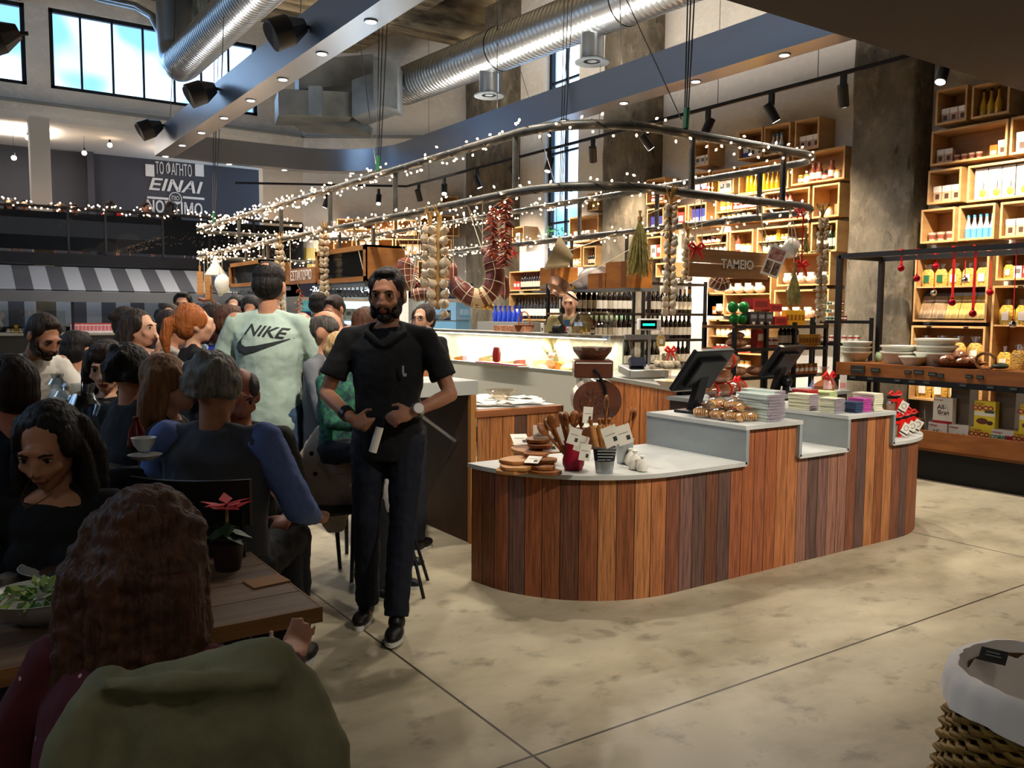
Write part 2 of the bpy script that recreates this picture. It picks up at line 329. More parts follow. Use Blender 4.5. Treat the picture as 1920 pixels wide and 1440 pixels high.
# mezzanine
m_wcol = mat('white_plaster', '#b5b0a8', .8)
b = B(); b.bx(-6, 6.5, YF-.3, 20.8, 2.42, 2.62, mat('dark_slab_edge', '#17171b', .8)); struct('mezzanine_slab', b, 'dark edge of the upper dining floor')
b = B(); x0, x1 = WY(57, 300, YF).x, WY(95, 300, YF).x; b.bx(x0, x1, YF-.02, YF+.3, 0, 5, m_wcol); struct('white_column', b, 'square white column at the mezzanine rail')
b = B(); b.bx(-6, 7.5, 20.6, 20.8, 2.6, 5.3, m_dark); b.bx(WY(165, 350, 20.4).x, WY(168, 350, 20.4).x+.1, 20.4, 20.6, 2.6, 5.3, m_dark); struct('wall_back', b, 'charcoal wall behind the mezzanine')
b = B(); b.bx(-6, 7.5, YF+.25, 20.8, 4.98, 5.1, mat('white_soffit', '#d9d2c8', .8)); struct('ceiling_mezzanine', b)
b = B(); b.bx(-6, 8, 19.4, 19.5, 0, 2.42, mat('dark_stall_back', '#1e1d20', .8)); struct('wall_stall', b)
lamp('AREA', (1.2, 18.8, 4.9), 90, (1, .93, .85), (1.2, 18.8, 6), sx=1.6, sy=1, name='mezzanine_uplight')
lamp('POINT', (1.8, 18.9, 4.5), 10, (1, .8, .6), size=.1, name='mezzanine_light')
lamp('POINT', (4.5, 19, 4.7), 25, (1, .85, .7), size=.2, name='mezzanine_light')
# ================================================================ overhead: light channel, ducts, track lights, speakers
m_zinc = mat('brushed_zinc_sheet', '#8f96a3', .33, metal=.9, noise=(1.5, 1.5, 6, 5), bump=.15)
m_galv = mat('galvanised_spiral_duct', '#9aa0a6', .3, metal=.95)
m_galv2 = mat('dull_galvanised_sheet', '#7d8489', .5, metal=.6, noise=(2, 2, 2), col2='#5e666c')
m_lens = mat('lit_downlight_lens', '#fff2dd', .5, emit=9)
m_track = mat('black_track_metal', '#141315', .4)
m_cable = mat('steel_cable', '#4b4744', .4, metal=.6)
def ribbon(b, path, w, z0, z1, m):
    """rectangular section swept along a flat path"""
    P = [V((*p, 0)) for p in path]; rs = []
    for i, p in enumerate(P):
        d = (P[min(i+1, len(P)-1)]-P[max(i-1, 0)]).normalized(); nrm = V((-d.y, d.x, 0))
        if 0 < i < len(P)-1:
            a = (P[i]-P[i-1]).normalized(); nrm = nrm/max(.5, V((-a.y, a.x, 0)).dot(nrm))
        rs.append([p+nrm*w/2+V((0, 0, z0)), p-nrm*w/2+V((0, 0, z0)), p-nrm*w/2+V((0, 0, z1)), p+nrm*w/2+V((0, 0, z1))])
    b.rings(rs, m)
def arc(cx, cy, r, a0, a1, n=8): return [(cx+r*cos(R(a0+(a1-a0)*i/n)), cy+r*sin(R(a0+(a1-a0)*i/n))) for i in range(n+1)]
t = thing('light_channel', 'U-shaped brushed zinc lighting channel hung under the ceiling', 'ceiling light', (0, 0, BEAMZ))
upath = [(3.36, 1.8), (3.36, 15.45), (5.3, 15.5)]+arc(5.5, 13.85, 1.65, 90, 0, 8)[1:]+[(7.16, 3.95)]
b = B(); ribbon(b, upath, .3, 0, .4, m_zinc); b.obj('channel_housing', t, 30)
dl = B(); dl.lathe([(.045, -.012), (.062, -.012), (.066, .004)], m_zinc, n=16); dl.lathe([(.001, -.014), (.047, -.014)], m_lens, n=16, cap=False)
dm = None
pts = BL+BR+[(4.45, 15.49), (5.45, 15.5), (6.6, 15.1)]
for x, y in pts:
    if dm is None: o = dl.obj('downlight', t); dm = o.data
    else: o = bpy.data.objects.new('downlight', dm); COL.objects.link(o); o.parent = t
    o.location = (x, y, 0)
for x, y in pts[-3:]: lamp('SPOT', (x, y, BEAMZ-.03), 60, NEUT, (x, y, 0), .05, 100, .8, name='channel_downlight')
for x, y in [(3.36, y) for y in (6, 9, 12, 15)]+[(7.16, y) for y in (5, 8.2, 11)]:
    b = B(); b.cyl((x, y, .4), (x+.3, y+.5, 3.2), .006, m_cable, n=5); b.obj('suspension_cable', t)
b = B(); m_fill = mat('added_fill_glow', '#ffe3bd', .5, emit=6)  # glowing strips and upward lamps added to brighten upper walls and ceiling
for x, y0, y1, e in ((3.36, 3, 15, 70), (7.16, 4.2, 13.5, 190)):
    b = B(); b.bx(x-.03, x+.03, y0, y1, .4, .41, m_fill); b.obj('added_fill_strip', t, 0)
    l = lamp('AREA', (x, (y0+y1)/2, BEAMZ+.42), e, NEUT if x > 5 else (1, .96, .93), (x, (y0+y1)/2, 8), sx=.06, sy=y1-y0, name='added_channel_fill'); l.rotation_euler = (pi, 0, 0)
# spiral ducts
def spiral(b, p, q, r, m, pitch=.09):
    p, q = V(p), V(q); L = (q-p).length; n = int(L/pitch); d = (q-p)/n; pts = []; rr = []
    for i in range(n):
        pts += [p+d*i, p+d*(i+.8), p+d*(i+.9)]; rr += [r, r, r*1.018]
    b.tube(pts, rr, m, n=28)
P1 = AT(341, 118, 14.5); P2 = AT(455, 33, 11.7); P2.z = P1.z; P3 = P1+(P2-P1)*3.2
t = thing('spiral_duct', 'large spiral galvanised air duct crossing the top left with an elbow', 'air duct', P1)
b = B(); spiral(b, (0, 0, 0), P3-P1, .3, m_galv); b.obj('duct_run', t, 60)
dd = (P2-P1).normalized(); b = B(); el = []
for i in range(7):
    a = R(15*i); el.append(-dd*.42*sin(a)+V((0, 0, .42*(1-cos(a)))))
b.tube(el+[el[-1]+V((0, 0, 1.4))], [.3]*8, m_galv, n=28); b.obj('elbow', t, 50)
b = B(); b.tube([AT(x, y, 15.2)-P1 for x, y in ((120, -25), (190, -2), (255, 12), (285, 30), (300, 60))], .07, m_galv, n=10); b.obj('branch_pipe', t, 60)
c = [GZ(755, 163, 5.75), GZ(920, 97, 5.75), GZ(1120, 20, 5.75)]; Q0 = c[0]; dr = (c[2]-c[0]).normalized()
t = thing('spiral_duct', 'spiral galvanised air duct over the tall window with two round outlets', 'air duct', Q0)
b = B(); spiral(b, (0, 0, 0), dr*10.5, .33, m_galv); b.obj('duct_run', t, 60)
for k in ((c[1]-c[0]).length*.98, (c[2]-c[0]).length*1.05): b = B(); b.cyl(dr*k, dr*(k+.28), .345, m_galv, n=28, cap=False); b.obj('joint_collar', t, 60)
for px, py in ((892, 130), (1092, 60)):
    k = (GZ(px, py, 5.45)-Q0); s = k.dot(dr); o = dr*s; b = B()
    b.lathe([(.16, -.2), (.16, -.62)], m_galv, o, 20, False); b.lathe([(.16, -.62), (.24, -.66), (.24, -.68), (.12, -.66)], m_galv2, o, 20, False)
    b.lathe([(.001, -.64), (.07, -.66)], m_galv2, o, 12, False); b.obj('round_outlet', t, 50)
# rectangular duct unit near the corner
def slab(b, px, z0, z1, m):
    """prism standing on a four-point footprint"""
    b.prism(px, z0, z1, m)
o = AT(640, 190, 15); t = thing('rectangular_duct', 'folded galvanised rectangular duct box beside the round duct', 'air duct', o)
def ductbox(name, x0, y0, x1, y1, D0, D1, h, th=.9):
    a, bb = AT(x0, y0, D0)-o, AT(x1, y1, D1)-o; d = (bb-a); d.z = 0; dn = d.normalized(); nn = V((-dn.y, dn.x, 0))*th
    if nn.dot(FW) < 0: nn = -nn
    q = B(); vs = [a, bb, bb+nn, a+nn]; vs = [v-V((0, 0, h/2)) for v in vs]+[v+V((0, 0, h/2)) for v in vs]
    q.add(vs, [(3, 2, 1, 0), (4, 5, 6, 7), (0, 1, 5, 4), (1, 2, 6, 5), (2, 3, 7, 6), (3, 0, 4, 7)], m_galv2); return q.obj(name, t, 0)
ductbox('lower_box', 522, 190, 660, 196, 14.4, 14.8, .42); ductbox('upper_box', 560, 140, 700, 128, 14.9, 15.3, .5, .8)
ductbox('transition_box', 660, 185, 716, 165, 14.7, 14.6, .62, .7); ductbox('end_plenum', 700, 150, 745, 160, 14.5, 14.5, .78, .6)
ductbox('bottom_box', 540, 222, 668, 228, 15.4, 15.2, .16)
b = B(); ax = AT(592, 190, 14.3)-o; b.box(ax, (.22, .12, .48), m_galv2, rz=-.6); b.obj('joint_strap', t, 0)
# track with spot heads
TX, TZ = 7.9, 4.1
t = thing('lighting_track', 'long black lighting track hung along the shelf wall', 'ceiling light', (TX, 4, TZ))
b = B(); ribbon(b, [(0, -3), (0, 11.4), (-2.9, 13.0)], .035, -.02, .02, m_track); b.obj('rail', t, 0)
for y in (.2, 1.9, 3.3, 5.5, 8, 10.5): b = B(); b.cyl((0, y, 0), (0, y, 3.3), .004, m_cable, n=5); b.obj('suspension_wire', t)
def head(lbl, loc, tilt, yaw, group, first=[None]):
    if first[0] is None:
        r = thing('track_spotlight', lbl, 'spotlight', loc, group=group)
        q = B(); q.bx(-.018, .018, -.03, .03, -.13, 0, m_track); q.obj('bracket', r, 0)
        q = B(); q.cyl((0, 0, .1), (0, 0, -.12), .055, m_track, n=18); q.obj('barrel', r)
        q = B(); q.cyl((0, 0, -.1215), (0, 0, -.1235), .044, mat('lit_spot_lens', '#fff6e6', .5, emit=7), n=14); q.obj('lens', r)
        first[0] = r
    else: r = dup(first[0], loc, label=lbl, group=group)
    for ch in kids(r):
        if 'bracket' not in ch.name: ch.location = (0, 0, -.2); ch.rotation_euler = (0, tilt, yaw)
    return r
names = ['over the pasta shelves', 'in front of the broad pillar', 'left of the broad pillar', 'above the ring bend', 'at the right edge of the middle pillar', 'right of the tall window', 'against the tall window', 'at the left edge of the window wall', 'over the left concrete pillar', 'with its lens lit left of the pillar', 'third from the far end of the track', 'with its lens lit near the angled wall', 'at the far end of the track']
for i, (px, nm) in enumerate(zip((1770, 1582, 1447, 1328, 1212, 1112, 1030, 963, 895, 833, 785, 710, 612), names)):
    if px > 720: p = WX(px, 347-.248*(px-760), TX); y = p.y; x = TX
    else: p = WY(px, 358, 4+11.4+(1.6 if px < 650 else .55)); x, y = p.x, p.y
    tl = random.uniform(.35, .75)*(1 if i % 3 else -.6); yw = random.uniform(-.8, .8)
    if i in (9, 11): tl = .6; yw = -2.1
    head('black track spotlight '+nm, (x, y, TZ-.02), -tl, yw, 'track spotlights')
for y, e in ((3.5, 150), (4.35, 170), (7.0, 150), (7.8, 170), (8.6, 190), (9.8, 140), (11.9, 110), (13.4, 80)):
    lamp('SPOT', (TX-.05, y, TZ-.25), e*(2.7 if y < 4.5 else 1.9), (1, .8, .56), (9.1, y+random.uniform(-.3, .3), 2.2), .04, 78, .7, name='track_spotlight_lamp')
for (x, y), to in (((7.2, 15.6), (8.2, 16.0, 2.6)), ((5.9, 16.3), (7.4, 16.7, 2.2))): lamp('SPOT', (x, y, TZ-.3), 170, (1, .88, .7), to, .04, 80, .6, name='track_spotlight_lamp')
# speakers on the left channel leg
m_spk = mat('black_speaker_shell', '#0f0e10', .5)
first = None
for px, py, lab in ((548, 67, 'largest black loudspeaker pod hung at the zinc channel'), (385, 180, 'middle black loudspeaker pod on the zinc channel'), (288, 246, 'small black loudspeaker pod at the far channel end'), (8, 80, 'black loudspeaker pod cut by the top left picture edge')):
    p = WX(px, py, 3.05) if px > 50 else AT(px, py, 8)
    if first is None:
        r = thing('loudspeaker', lab, 'speaker', p, group='loudspeaker pods'); first = r
        q = B(); q.cyl((-.2, .02, -.03), (-.03, 0, .05), .155, m_spk, .15, n=20); q.cyl((-.03, 0, .05), (.12, -.02, .12), .15, m_spk, .07, n=8); q.obj('shell', r, 30)
        q = B(); q.cyl((-.203, .02, -.032), (-.2, .02, -.03), .13, mat('speaker_grille', '#2b2526', .8), n=20); q.obj('grille', r)
        q = B(); q.cyl((.08, 0, .1), (.2, 0, .12), .02, m_spk, n=8); q.obj('bracket', r)
    else: dup(first, p, label=lab)
# ================================================================ the two-tier ring with fairy lights
m_ring = mat('weathered_steel_tube', '#5a5750', .45, metal=.5, noise=(6, 6, 6), col2='#3b3a36')
m_wire = mat('dark_green_wire', '#141a14', .6)
m_bulb = mat('lit_fairy_bulb', '#ffcf9e', .4, emit=11)
RX0, RX1, RY0, RY1, ZU, ZL = 3.92, 6.85, 4.95, 16.0, 3.03, 2.57
def rrect():
    p = []
    for cx, cy, r, a in ((RX0+.75, RY0+.75, .75, 180), (RX1-.4, RY0+.4, .4, 270), (RX1-.6, RY1-.6, .6, 0), (RX0+.5, RY1-.5, .5, 90)):
        p += arc(cx, cy, r, a, a+90, 7)
    return p
RP = rrect()
t = thing('hanging_ring', 'long two-tier oval of steel tube hung over the food island', 'ceiling rack', (0, 0, 0))
for z, nm in ((ZU, 'upper_tube'), (ZL, 'lower_tube')):
    b = B(); b.tube([(x, y, z) for x, y in RP], .036, m_ring, n=12, closed=True); b.obj(nm, t, 60)
POST = [(RX0, 5.75), (5.08, RY0), (6.2, RY0), (RX0, 7.9), (RX0, 9.6), (RX0, 11.3), (RX0, 13.2), (RX1, 5.75), (RX1, 7.2), (RX1, 8.6), (RX1, 10.6), (RX1, 12.8), (5.2, RY1)]
for x, y in POST:
    b = B(); b.cyl((x, y, ZL), (x, y, ZU), .026, m_ring, n=10); b.obj('post', t)
b = B()
for x, y in ((RX0, 8.3), (5.0, RY0), (RX0, 14.6), (RX1, 9)):
    for dx in (-.03, 0, .035): b = B(); b.cyl((x+dx*.5, y, ZU), (x+.25+dx*3, y+.15, 7.3), .006, m_cable, n=5); b.obj('suspension_cable', t)
    b = B(); b.cyl((x, y+.05, ZU+.12), (x+.6, y+1.9, 5.4), .005, m_cable, n=5); b.obj('suspension_cable', t)
m_gr = mat('green_turnbuckle', '#1d5a3a', .5)
for x, y in ((RX0, 8.3), (5.0, RY0), (RX0, 14.6)): b = B(); b.cyl((x, y, ZU+.04), (x+.01, y, ZU+.2), .025, m_gr, n=8); b.obj('turnbuckle', t)
def along(path, closed=True):
    P = [V(p) for p in path]; P = P+[P[0]] if closed else P; L = [0]
    for a, c in zip(P, P[1:]): L.append(L[-1]+(c-a).length)
    def f(s):
        s = max(0, min(s, L[-1]-1e-6))
        for i in range(len(P)-1):
            if s < L[i+1]: k = (s-L[i])/(L[i+1]-L[i]); return P[i].lerp(P[i+1], k)
        return P[-1]
    return f, L[-1]
bulb_me = None
def fairy(label, path, closed, dens, rad, drop=.0, size=.0098, group=None):
    """wire wound round a tube with teardrop bulbs: 100 nearest bulbs as parts, the rest as one"""
    global bulb_me
    f, L = along(path, closed); t = thing('fairy_light_string', label, 'fairy lights', f(0), group=group); o = f(0)
    b = B(); n = int(L/.05); b.tube([f(L*i/n)-o+V((random.uniform(-1, 1)*.01+rad*cos(i*1.1)*.9, rad*cos(i*1.1)*.9, rad*sin(i*1.1)-drop)) for i in range(n)], .005, m_wire, n=5); b.obj('wire', t)
    if bulb_me is None:
        q = B(); q.rings([[(k*cos(2*pi*i/6), k*sin(2*pi*i/6), z) for i in range(6)] for k, z in ((.004, -1.6), (.9, -.5), (1, .2), (.4, 1), (.05, 1.4))], m_bulb); bulb_me = q.mesh('fairy_bulb')
    B_ = []; s = 0
    while s < L:
        p = f(s); s += 1/dens(p)*random.uniform(.5, 1.5); a = random.uniform(0, 2*pi); k = rad+random.uniform(.02, .065)
        B_.append(p-o+V((k*cos(a)*.8, k*cos(a)*.8, k*sin(a)-drop)))
    B_.sort(key=lambda p: (p+o-EYE).length)
    for p in B_[:100]:
        e = bpy.data.objects.new('bulb', bulb_me); COL.objects.link(e); e.parent = t; e.location = p; e.scale = (size,)*3; e.rotation_euler = (random.uniform(-1.2, 1.2), random.uniform(-1.2, 1.2), 0)
    q = B()
    for p in B_[100:]:
        q.ball(p, size*1.15, m_bulb, n=5, k=4)
    if B_[100:]: q.obj('bulbs', t, kind='stuff', label='tiny warm bulbs farther along the string')
def dn(p): return 12 if p.y < 6.2 else 13 if p.y < 8 else 22 if p.y < 10 else 34
def dnl(p): return 11 if p.y < 6.5 else 16 if p.y < 8.5 else 20 if p.y < 10 else 34
fairy('fairy light string wound round the upper ring tube', [(x, y, ZU) for x, y in RP], True, dn, .036)
fairy('fairy light string wound round the lower ring tube', [(x, y, ZL) for x, y in RP], True, dnl, .036)
for y in (6.5, 9.5, 12.5): lamp('POINT', (RX0, y, ZU+.1), 4, (1, .75, .5), size=.3, name='fairy_glow')
# ================================================================ the plank-clad cash counter
PC = ['#8a5233', '#6d4432', '#7d5a4c', '#95603c', '#54403b', '#7a4a2e', '#9c6a42', '#6b4f49', '#844f35', '#5d3c2c']
m_plank = plank_mat('reclaimed_vertical_planks', PC, .105)
m_top = mat('grey_laminate_worktop', '#b9bab6', .45, noise=(3, 3, 3), col2='#c9cac4')
m_grey = mat('grey_painted_board', '#9aa0a0', .5, noise=(2, 2, 5), col2='#8c9292')
def clad(b, path, zfun, m, u0=0):
    """vertical cladding along a flat path; zfun(u) -> (bottom, top); UV u runs in metres"""
    P = [V((*p, 0)) for p in path]; u = u0; vs = []; fs = []; uv = []
    for a, c in zip(P, P[1:]):
        L = (c-a).length; z0, z1 = zfun; k = len(vs)
        vs += [(a.x, a.y, z0), (c.x, c.y, z0), (c.x, c.y, z1), (a.x, a.y, z1)]; uv += [(u, z0), (u+L, z0), (u+L, z1), (u, z1)]; fs.append((k, k+1, k+2, k+3)); u += L
    if b.uv is None: b.uv = []
    b.uv += [(0, 0)]*(len(b.v)-len(b.uv)) ; b.add(vs, fs, m); b.uv += uv; return u
t = thing('cash_counter', 'long cash counter clad in mixed brown planks with stepped grey tops', 'counter', (4.5, 3.86, 0))
OX = V((4.5, 3.86))
def loc2(pts): return [(x-OX.x, y-OX.y) for x, y in pts]
CB = arc(3.47, 4.3, .84, 180, 270, 14)+arc(5.72, 4.3, .84, 270, 360, 14)
b = B(); clad(b, loc2(CB+[(2.63, 4.3)]), (0, .69), m_plank); clad(b, loc2([(4.05, 3.46), (4.55, 3.46)]), (.69, .915), m_plank, 1.8995); clad(b, loc2([(5.06, 3.46), (5.58, 3.46)]), (.69, .915), m_plank, 2.9095)
body = b.obj('plank_cladding', t, 50)
b = B()
LT = arc(3.47, 4.3, .87, 180, 270, 16)
b.prism(loc2(LT+[(4.05, 3.43), (4.05, 4.3)]), .69, .715, m_top); b.obj('low_worktop', t, 50)
b = B(); b.prism(loc2([(4.55, 3.43), (5.06, 3.43), (5.06, 4.3), (4.55, 4.3)]), .69, .715, m_top); b.obj('middle_worktop', t, 0)
b = B(); b.prism(loc2([(5.58, 3.43)]+arc(5.72, 4.3, .87, 270, 360, 14)+[(5.58, 4.3)]), .69, .715, m_top); b.obj('end_worktop', t, 50)
for x0, x1 in ((4.05, 4.55), (5.06, 5.58)):
    b = B(); y0, y1 = 3.43-OX.y, 4.3-OX.y; a, c = x0-OX.x, x1-OX.x
    b.bx(a-.02, c+.02, y0, y1, .91, .935, m_top); b.bx(a-.015, a+.012, y0, y1, .70, .91, m_grey); b.bx(c-.012, c+.015, y0, y1, .70, .91, m_grey); b.bx(a, c, y1-.03, y1, .1, .91, m_grey)
    b.obj('raised_box', t, 0)
b = B(); b.bx(2.7-OX.x, 6.5-OX.x, .38, .42, 0, .69, m_grey); b.obj('rear_board', t, 0)
# ---------------------------------------------------------------- things on the counter
m_wood = mat('oiled_olive_wood', '#a4672f', .45, noise=(4, 30, 30, 4), col2='#7a4520')
m_wood2 = mat('pale_beech_wood', '#c08a50', .5, noise=(4, 4, 20, 4), col2='#a8713c')
m_tag = mat('white_card_tag', '#e9e4d6', .6); m_ink = mat('dark_print', '#3a3836', .7)
m_tin = mat('galvanised_tin', '#a9afb0', .32, metal=.8); m_red = mat('dark_red_enamel', '#9c1a30', .35)
ZL0, ZU0 = .715, .935
def tagcard(b, c, M, s=.065, m=None):
    """folded paper tag with a small printed block, on a string"""
    MM = MX.Translation(c) @ M; b.bx(-s/2, s/2, -.001, .001, -s*.65, s*.65, m or m_tag, MM); b.bx(s*.1, s*.35, -.002, -.001, -s*.4, -s*.1, m_ink, MM); b.bx(-s*.35, s*.3, -.002, -.001, s*.1, s*.13, m_ink, MM)
FACE = -YAW   # rotation about Z that turns local -Y to the camera
def mt(yaw=0, rx=0, ry=0): return Euler((rx, ry, FACE+yaw)).to_matrix().to_4x4()
# chopping boards
bspec = [(965, 884, .0, .15, .5, 'lowest'), (968, 884, .022, .15, .9, 'second'), (975, 880, .044, .13, .2, 'third'), (990, 868, .066, .13, 1.4, 'top'),
         (1020, 887, 0, .12, 1.9, 'lowest'), (1015, 884, .022, .12, 1.2, 'second'), (1012, 880, .044, .11, 2.3, 'third'), (1005, 874, .066, .11, .8, 'fourth'), (1012, 868, .1, .1, 1.1, 'fifth'), (1010, 866, .125, .1, .6, 'top')]
first = None
for i, (px, py, dz, r, a, nm) in enumerate(bspec):
    p = GZ(px, py, ZL0); p.z += dz; lab = '%s small wooden chopping board in the %s stack on the counter end' % (nm, 'left' if i < 4 else 'right')
    if i in (0, 4):
        tt = thing('chopping_board', lab, 'chopping board', p, a, 'chopping boards on the counter end')
        q = B(); o = [(r*cos(x)*.95, r*sin(x)*.62) for x in [2*pi*k/20 for k in range(20)]]; o = [(max(-r*.8, x), y) for x, y in o]
        q.prism(o, 0, .02, m_wood if i else m_wood2); q.obj('board', tt, 30, .003)
        q = B(); q.prism([(r*.8, -.02), (r*1.35, -.018), (r*1.42, 0), (r*1.35, .018), (r*.8, .02)], .001, .019, m_wood if i else m_wood2); q.obj('handle', tt, 30, .003); first = tt
    else: dup(first, p, a, label=lab)
for i, (px, py, dz, yw, rx, w, lab) in enumerate(((975, 862, .085, .2, 1.2, .1, 'pale card tag lying on the left board stack'), (1000, 885, .03, -.3, 1.35, .08, 'white card tag between the two board stacks'), (1028, 870, .07, .3, 1.1, .1, 'white card tag on the edge of the right board stack'), (1018, 868, .11, .15, .12, .12, 'upright folded card tag hanging before the right board stack'), (1035, 868, .12, -.5, .2, .09, 'grey side card tag hanging beside the red pot'))):
    q = B(); p = GZ(px, py, ZL0); tagcard(q, (0, 0, 0), mt(yw, -rx), w); o = q.obj('card_tag', None, 0, label=lab, cat='tag'); o.location = p+V((0, 0, dz+.04))
# pots with spoons
def spoon(label, c, tip, L=.3, kind=0, group=None, spoons={}):
    """wooden spoon (0), rolling pin (1): leaning from its pot"""
    d = (V(tip)-V(c)).normalized(); q = d.to_track_quat('Z', 'Y')
    if kind not in spoons:
        r = thing('wooden_spoon' if kind == 0 else 'rolling_pin', label, 'spoon' if kind == 0 else 'rolling pin', c, group=group)
        b = B()
        if kind == 0:
            b.tube([(0, 0, 0), (0, 0, .12), (0, 0, .24)], [.0065, .0075, .008], m_wood, n=8); b.obj('handle', r)
            b = B(); b.ball((0, .004, .275), (.03, .011, .045), m_wood, 12, 8); b.obj('bowl', r)
        else:
            b.cyl((0, 0, 0), (0, 0, .26), .02, m_wood2, n=12); b.obj('roller', r); b = B(); b.lathe([(.008, .26), (.012, .275), (.013, .29), (.005, .3)], m_wood, n=10); b.obj('grip', r)
        spoons[kind] = r
    else: r = dup(spoons[kind], c, label=label, group=group)
    r.rotation_euler = q.to_euler(); r.rotation_euler.rotate_axis('Z', random.uniform(0, 3)); return r
def pot(p, name, label, cat, prof, m, parts=()):
    t = thing(name, label, cat, p); b = B(); b.lathe(prof, m, n=24, cap=False); b.lathe([(.001, .004), (prof[0][0]-.002, .004)], m, n=24, cap=False); b.obj('body', t); return t
pr = GZ(1075, 880, ZL0); pot(pr, 'red_pot', 'dark red waisted pot full of wooden spoons on the counter end', 'pot', [(.05, 0), (.062, .03), (.064, .055), (.05, .11), (.054, .15), (.062, .165), (.058, .165), (.047, .11), (.06, .05), (.048, .006)], m_red)
pb = GZ(1133, 886, ZL0); tb = pot(pb, 'tin_bucket', 'tin bucket with a dark band holding rolling pins beside the red pot', 'bucket', [(.048, 0), (.066, .145), (.069, .145), (.069, .152), (.062, .15), (.045, .006)], m_tin)
b = B(); b.lathe([(.0575, .07), (.0665, .138)], mat('black_label_band', '#1b2430', .6), n=24, cap=False); b.obj('label_band', tb)
b = B()
for k in range(4): b.bx(-.045, .03+.01*k, -.0585-.0033*k, -.0575-.0033*k, .08+.017*k, .0825+.017*k, m_tag, mt())
b.obj('chalk_writing', tb, 0)
pc = GZ(1170, 868, ZL0); tc2 = pot(pc, 'tin_bucket', 'plain tin bucket behind the banded one holding two spoons', 'bucket', [(.042, 0), (.058, .14), (.061, .14), (.061, .147), (.055, .145), (.04, .006)], m_tin)
for i, (dx, dz) in enumerate(((-.17, .24), (-.14, .29), (-.10, .31), (-.05, .33), (-.01, .30), (.03, .29), (.06, .27), (-.2, .2), (-.08, .22), (-.03, .2), (.0, .24), (-.12, .17))):
    s = RT*(dx*.85)+FW*random.uniform(-.05, .05); c = pr+V((random.uniform(-.02, .02), random.uniform(-.02, .02), .02)); spoon('%s wooden spoon fanned out in the dark red pot' % ('leftmost low', 'left inner', 'tall left', 'tallest middle', 'middle right', 'upper right', 'rightmost', 'lowest outer left', 'short front', 'short front right', 'short rear', 'low front left')[i], c, c+s+V((0, 0, dz)), group='wooden spoons in the red pot')
for i, (dx, dz) in enumerate(((-.07, .3), (-.04, .3), (.0, .3), (.03, .3), (-.02, .32))):
    c = pb+V((random.uniform(-.02, .02), random.uniform(-.02, .02), .01)); spoon('%s pale rolling pin in the banded tin bucket' % ('leftmost', 'second', 'middle', 'rightmost', 'tallest')[i], c, c+RT*dx+FW*.02*(i % 3)+V((0, 0, dz)), kind=1, group='rolling pins in the banded bucket')
c = pb+V((0, 0, .12)); spoon('tallest wooden spoon above the banded tin bucket', c, c+RT*(.01)+V((0, 0, .3)))
for dx, nm in ((.03, 'left'), (.06, 'right')): c = pc+V((0, 0, .02)); spoon('%s wooden spoon in the plain tin bucket' % nm, c, c+RT*dx+V((0, 0, .26)))
for i, (px, py, D, yw, ry, lab) in enumerate(((1077, 818, 4.7, .3, .3, 'white card tag above the red pot'), (1090, 832, 4.75, -.2, .3, 'white card tag on the right of the red pot'), (1097, 848, 4.7, .5, .2, 'lowest card tag right of the red pot'), (1102, 778, 4.9, .6, .1, 'tall folded card tag at the top of the spoons'), (1145, 818, 4.7, .2, -.35, 'larger square card tag before the rolling pins'), (1170, 815, 4.85, .1, -.3, 'square card tag before the plain tin bucket'))):
    q = B(); tagcard(q, (0, 0, 0), mt(yw, 0, ry), .085 if i in (4, 5) else .07); o = q.obj('card_tag', None, 0, label=lab, cat='tag'); o.location = AT(px, py, D-.12)
    q = B(); q.tube([(0, 0, .05), RT*.01+V((0, 0, .075)), RT*.02+FW*.05+V((0, 0, .085))], .0015, m_wood, n=4); q.obj('string', o)
m_cloth = mat('white_cotton', '#e6e2d6', .85)
def sack(p, label, s=1, m=None, group=None):
    t = thing('gift_sack', label, 'bag', p, random.uniform(0, 3), group); b = B(); b.lathe([(.005, 0), (.035*s, .004), (.042*s, .03*s), (.03*s, .07*s), (.008*s, .09*s), (.02*s, .11*s), (.016*s, .112*s)], m or m_cloth, n=14); b.obj('pouch', t); return t
for px, py, s, lab in ((1190, 880, 1, 'small white cotton pouch right of the tin buckets'), (1204, 884, .8, 'smallest white cotton pouch at the worktop edge'), (1182, 872, .9, 'white cotton pouch against the plain tin bucket')): sack(GZ(px, py, ZL0), lab, s)
# card reader, scanner
m_blk = mat('black_plastic', '#101114', .35); m_blk2 = mat('dark_screen', '#0a0b0e', .12)
t = thing('card_reader', 'black card payment terminal on the low worktop', 'card reader', GZ(1238, 832, ZL0), FACE+1.0)
b = B(); b.prism([(-.04, -.09), (.04, -.09), (.036, .09), (-.036, .09)], 0, .03, m_blk); b.obj('body', t, 0, .006); b = B(); b.bx(-.028, .028, .02, .075, .03, .034, mat('orange_screen_label', '#d86a4a', .4)); b.obj('screen', t, 0)
b = B(); b.bx(-.028, .028, -.07, 0, .03, .033, mat('grey_keys', '#4a4c50', .5)); b.obj('keypad', t, 0)
t = thing('barcode_scanner', 'small black barcode scanner standing beside the card reader', 'scanner', GZ(1265, 834, ZL0))
b = B(); b.lathe([(.035, 0), (.038, .02), (.03, .07), (.016, .095), (.004, .1)], m_blk, n=16, sx=.8); b.obj('shell', t); b = B(); b.box(V((0, 0, .05))-FW*.03, (.03, .012, .05), m_blk2, rz=FACE); b.obj('window', t, 0)
q = B(); q.tube([GZ(1240, 830, ZL0)+V((0, 0, .02)), AT(1252, 805, 5.7), AT(1272, 780, 5.85), AT(1300, 768, 6.1), AT(1318, 762, 6.2)], .004, m_blk, n=6); q.obj('cable', None, label='thin black cable running from the card reader to the monitor', cat='cable')
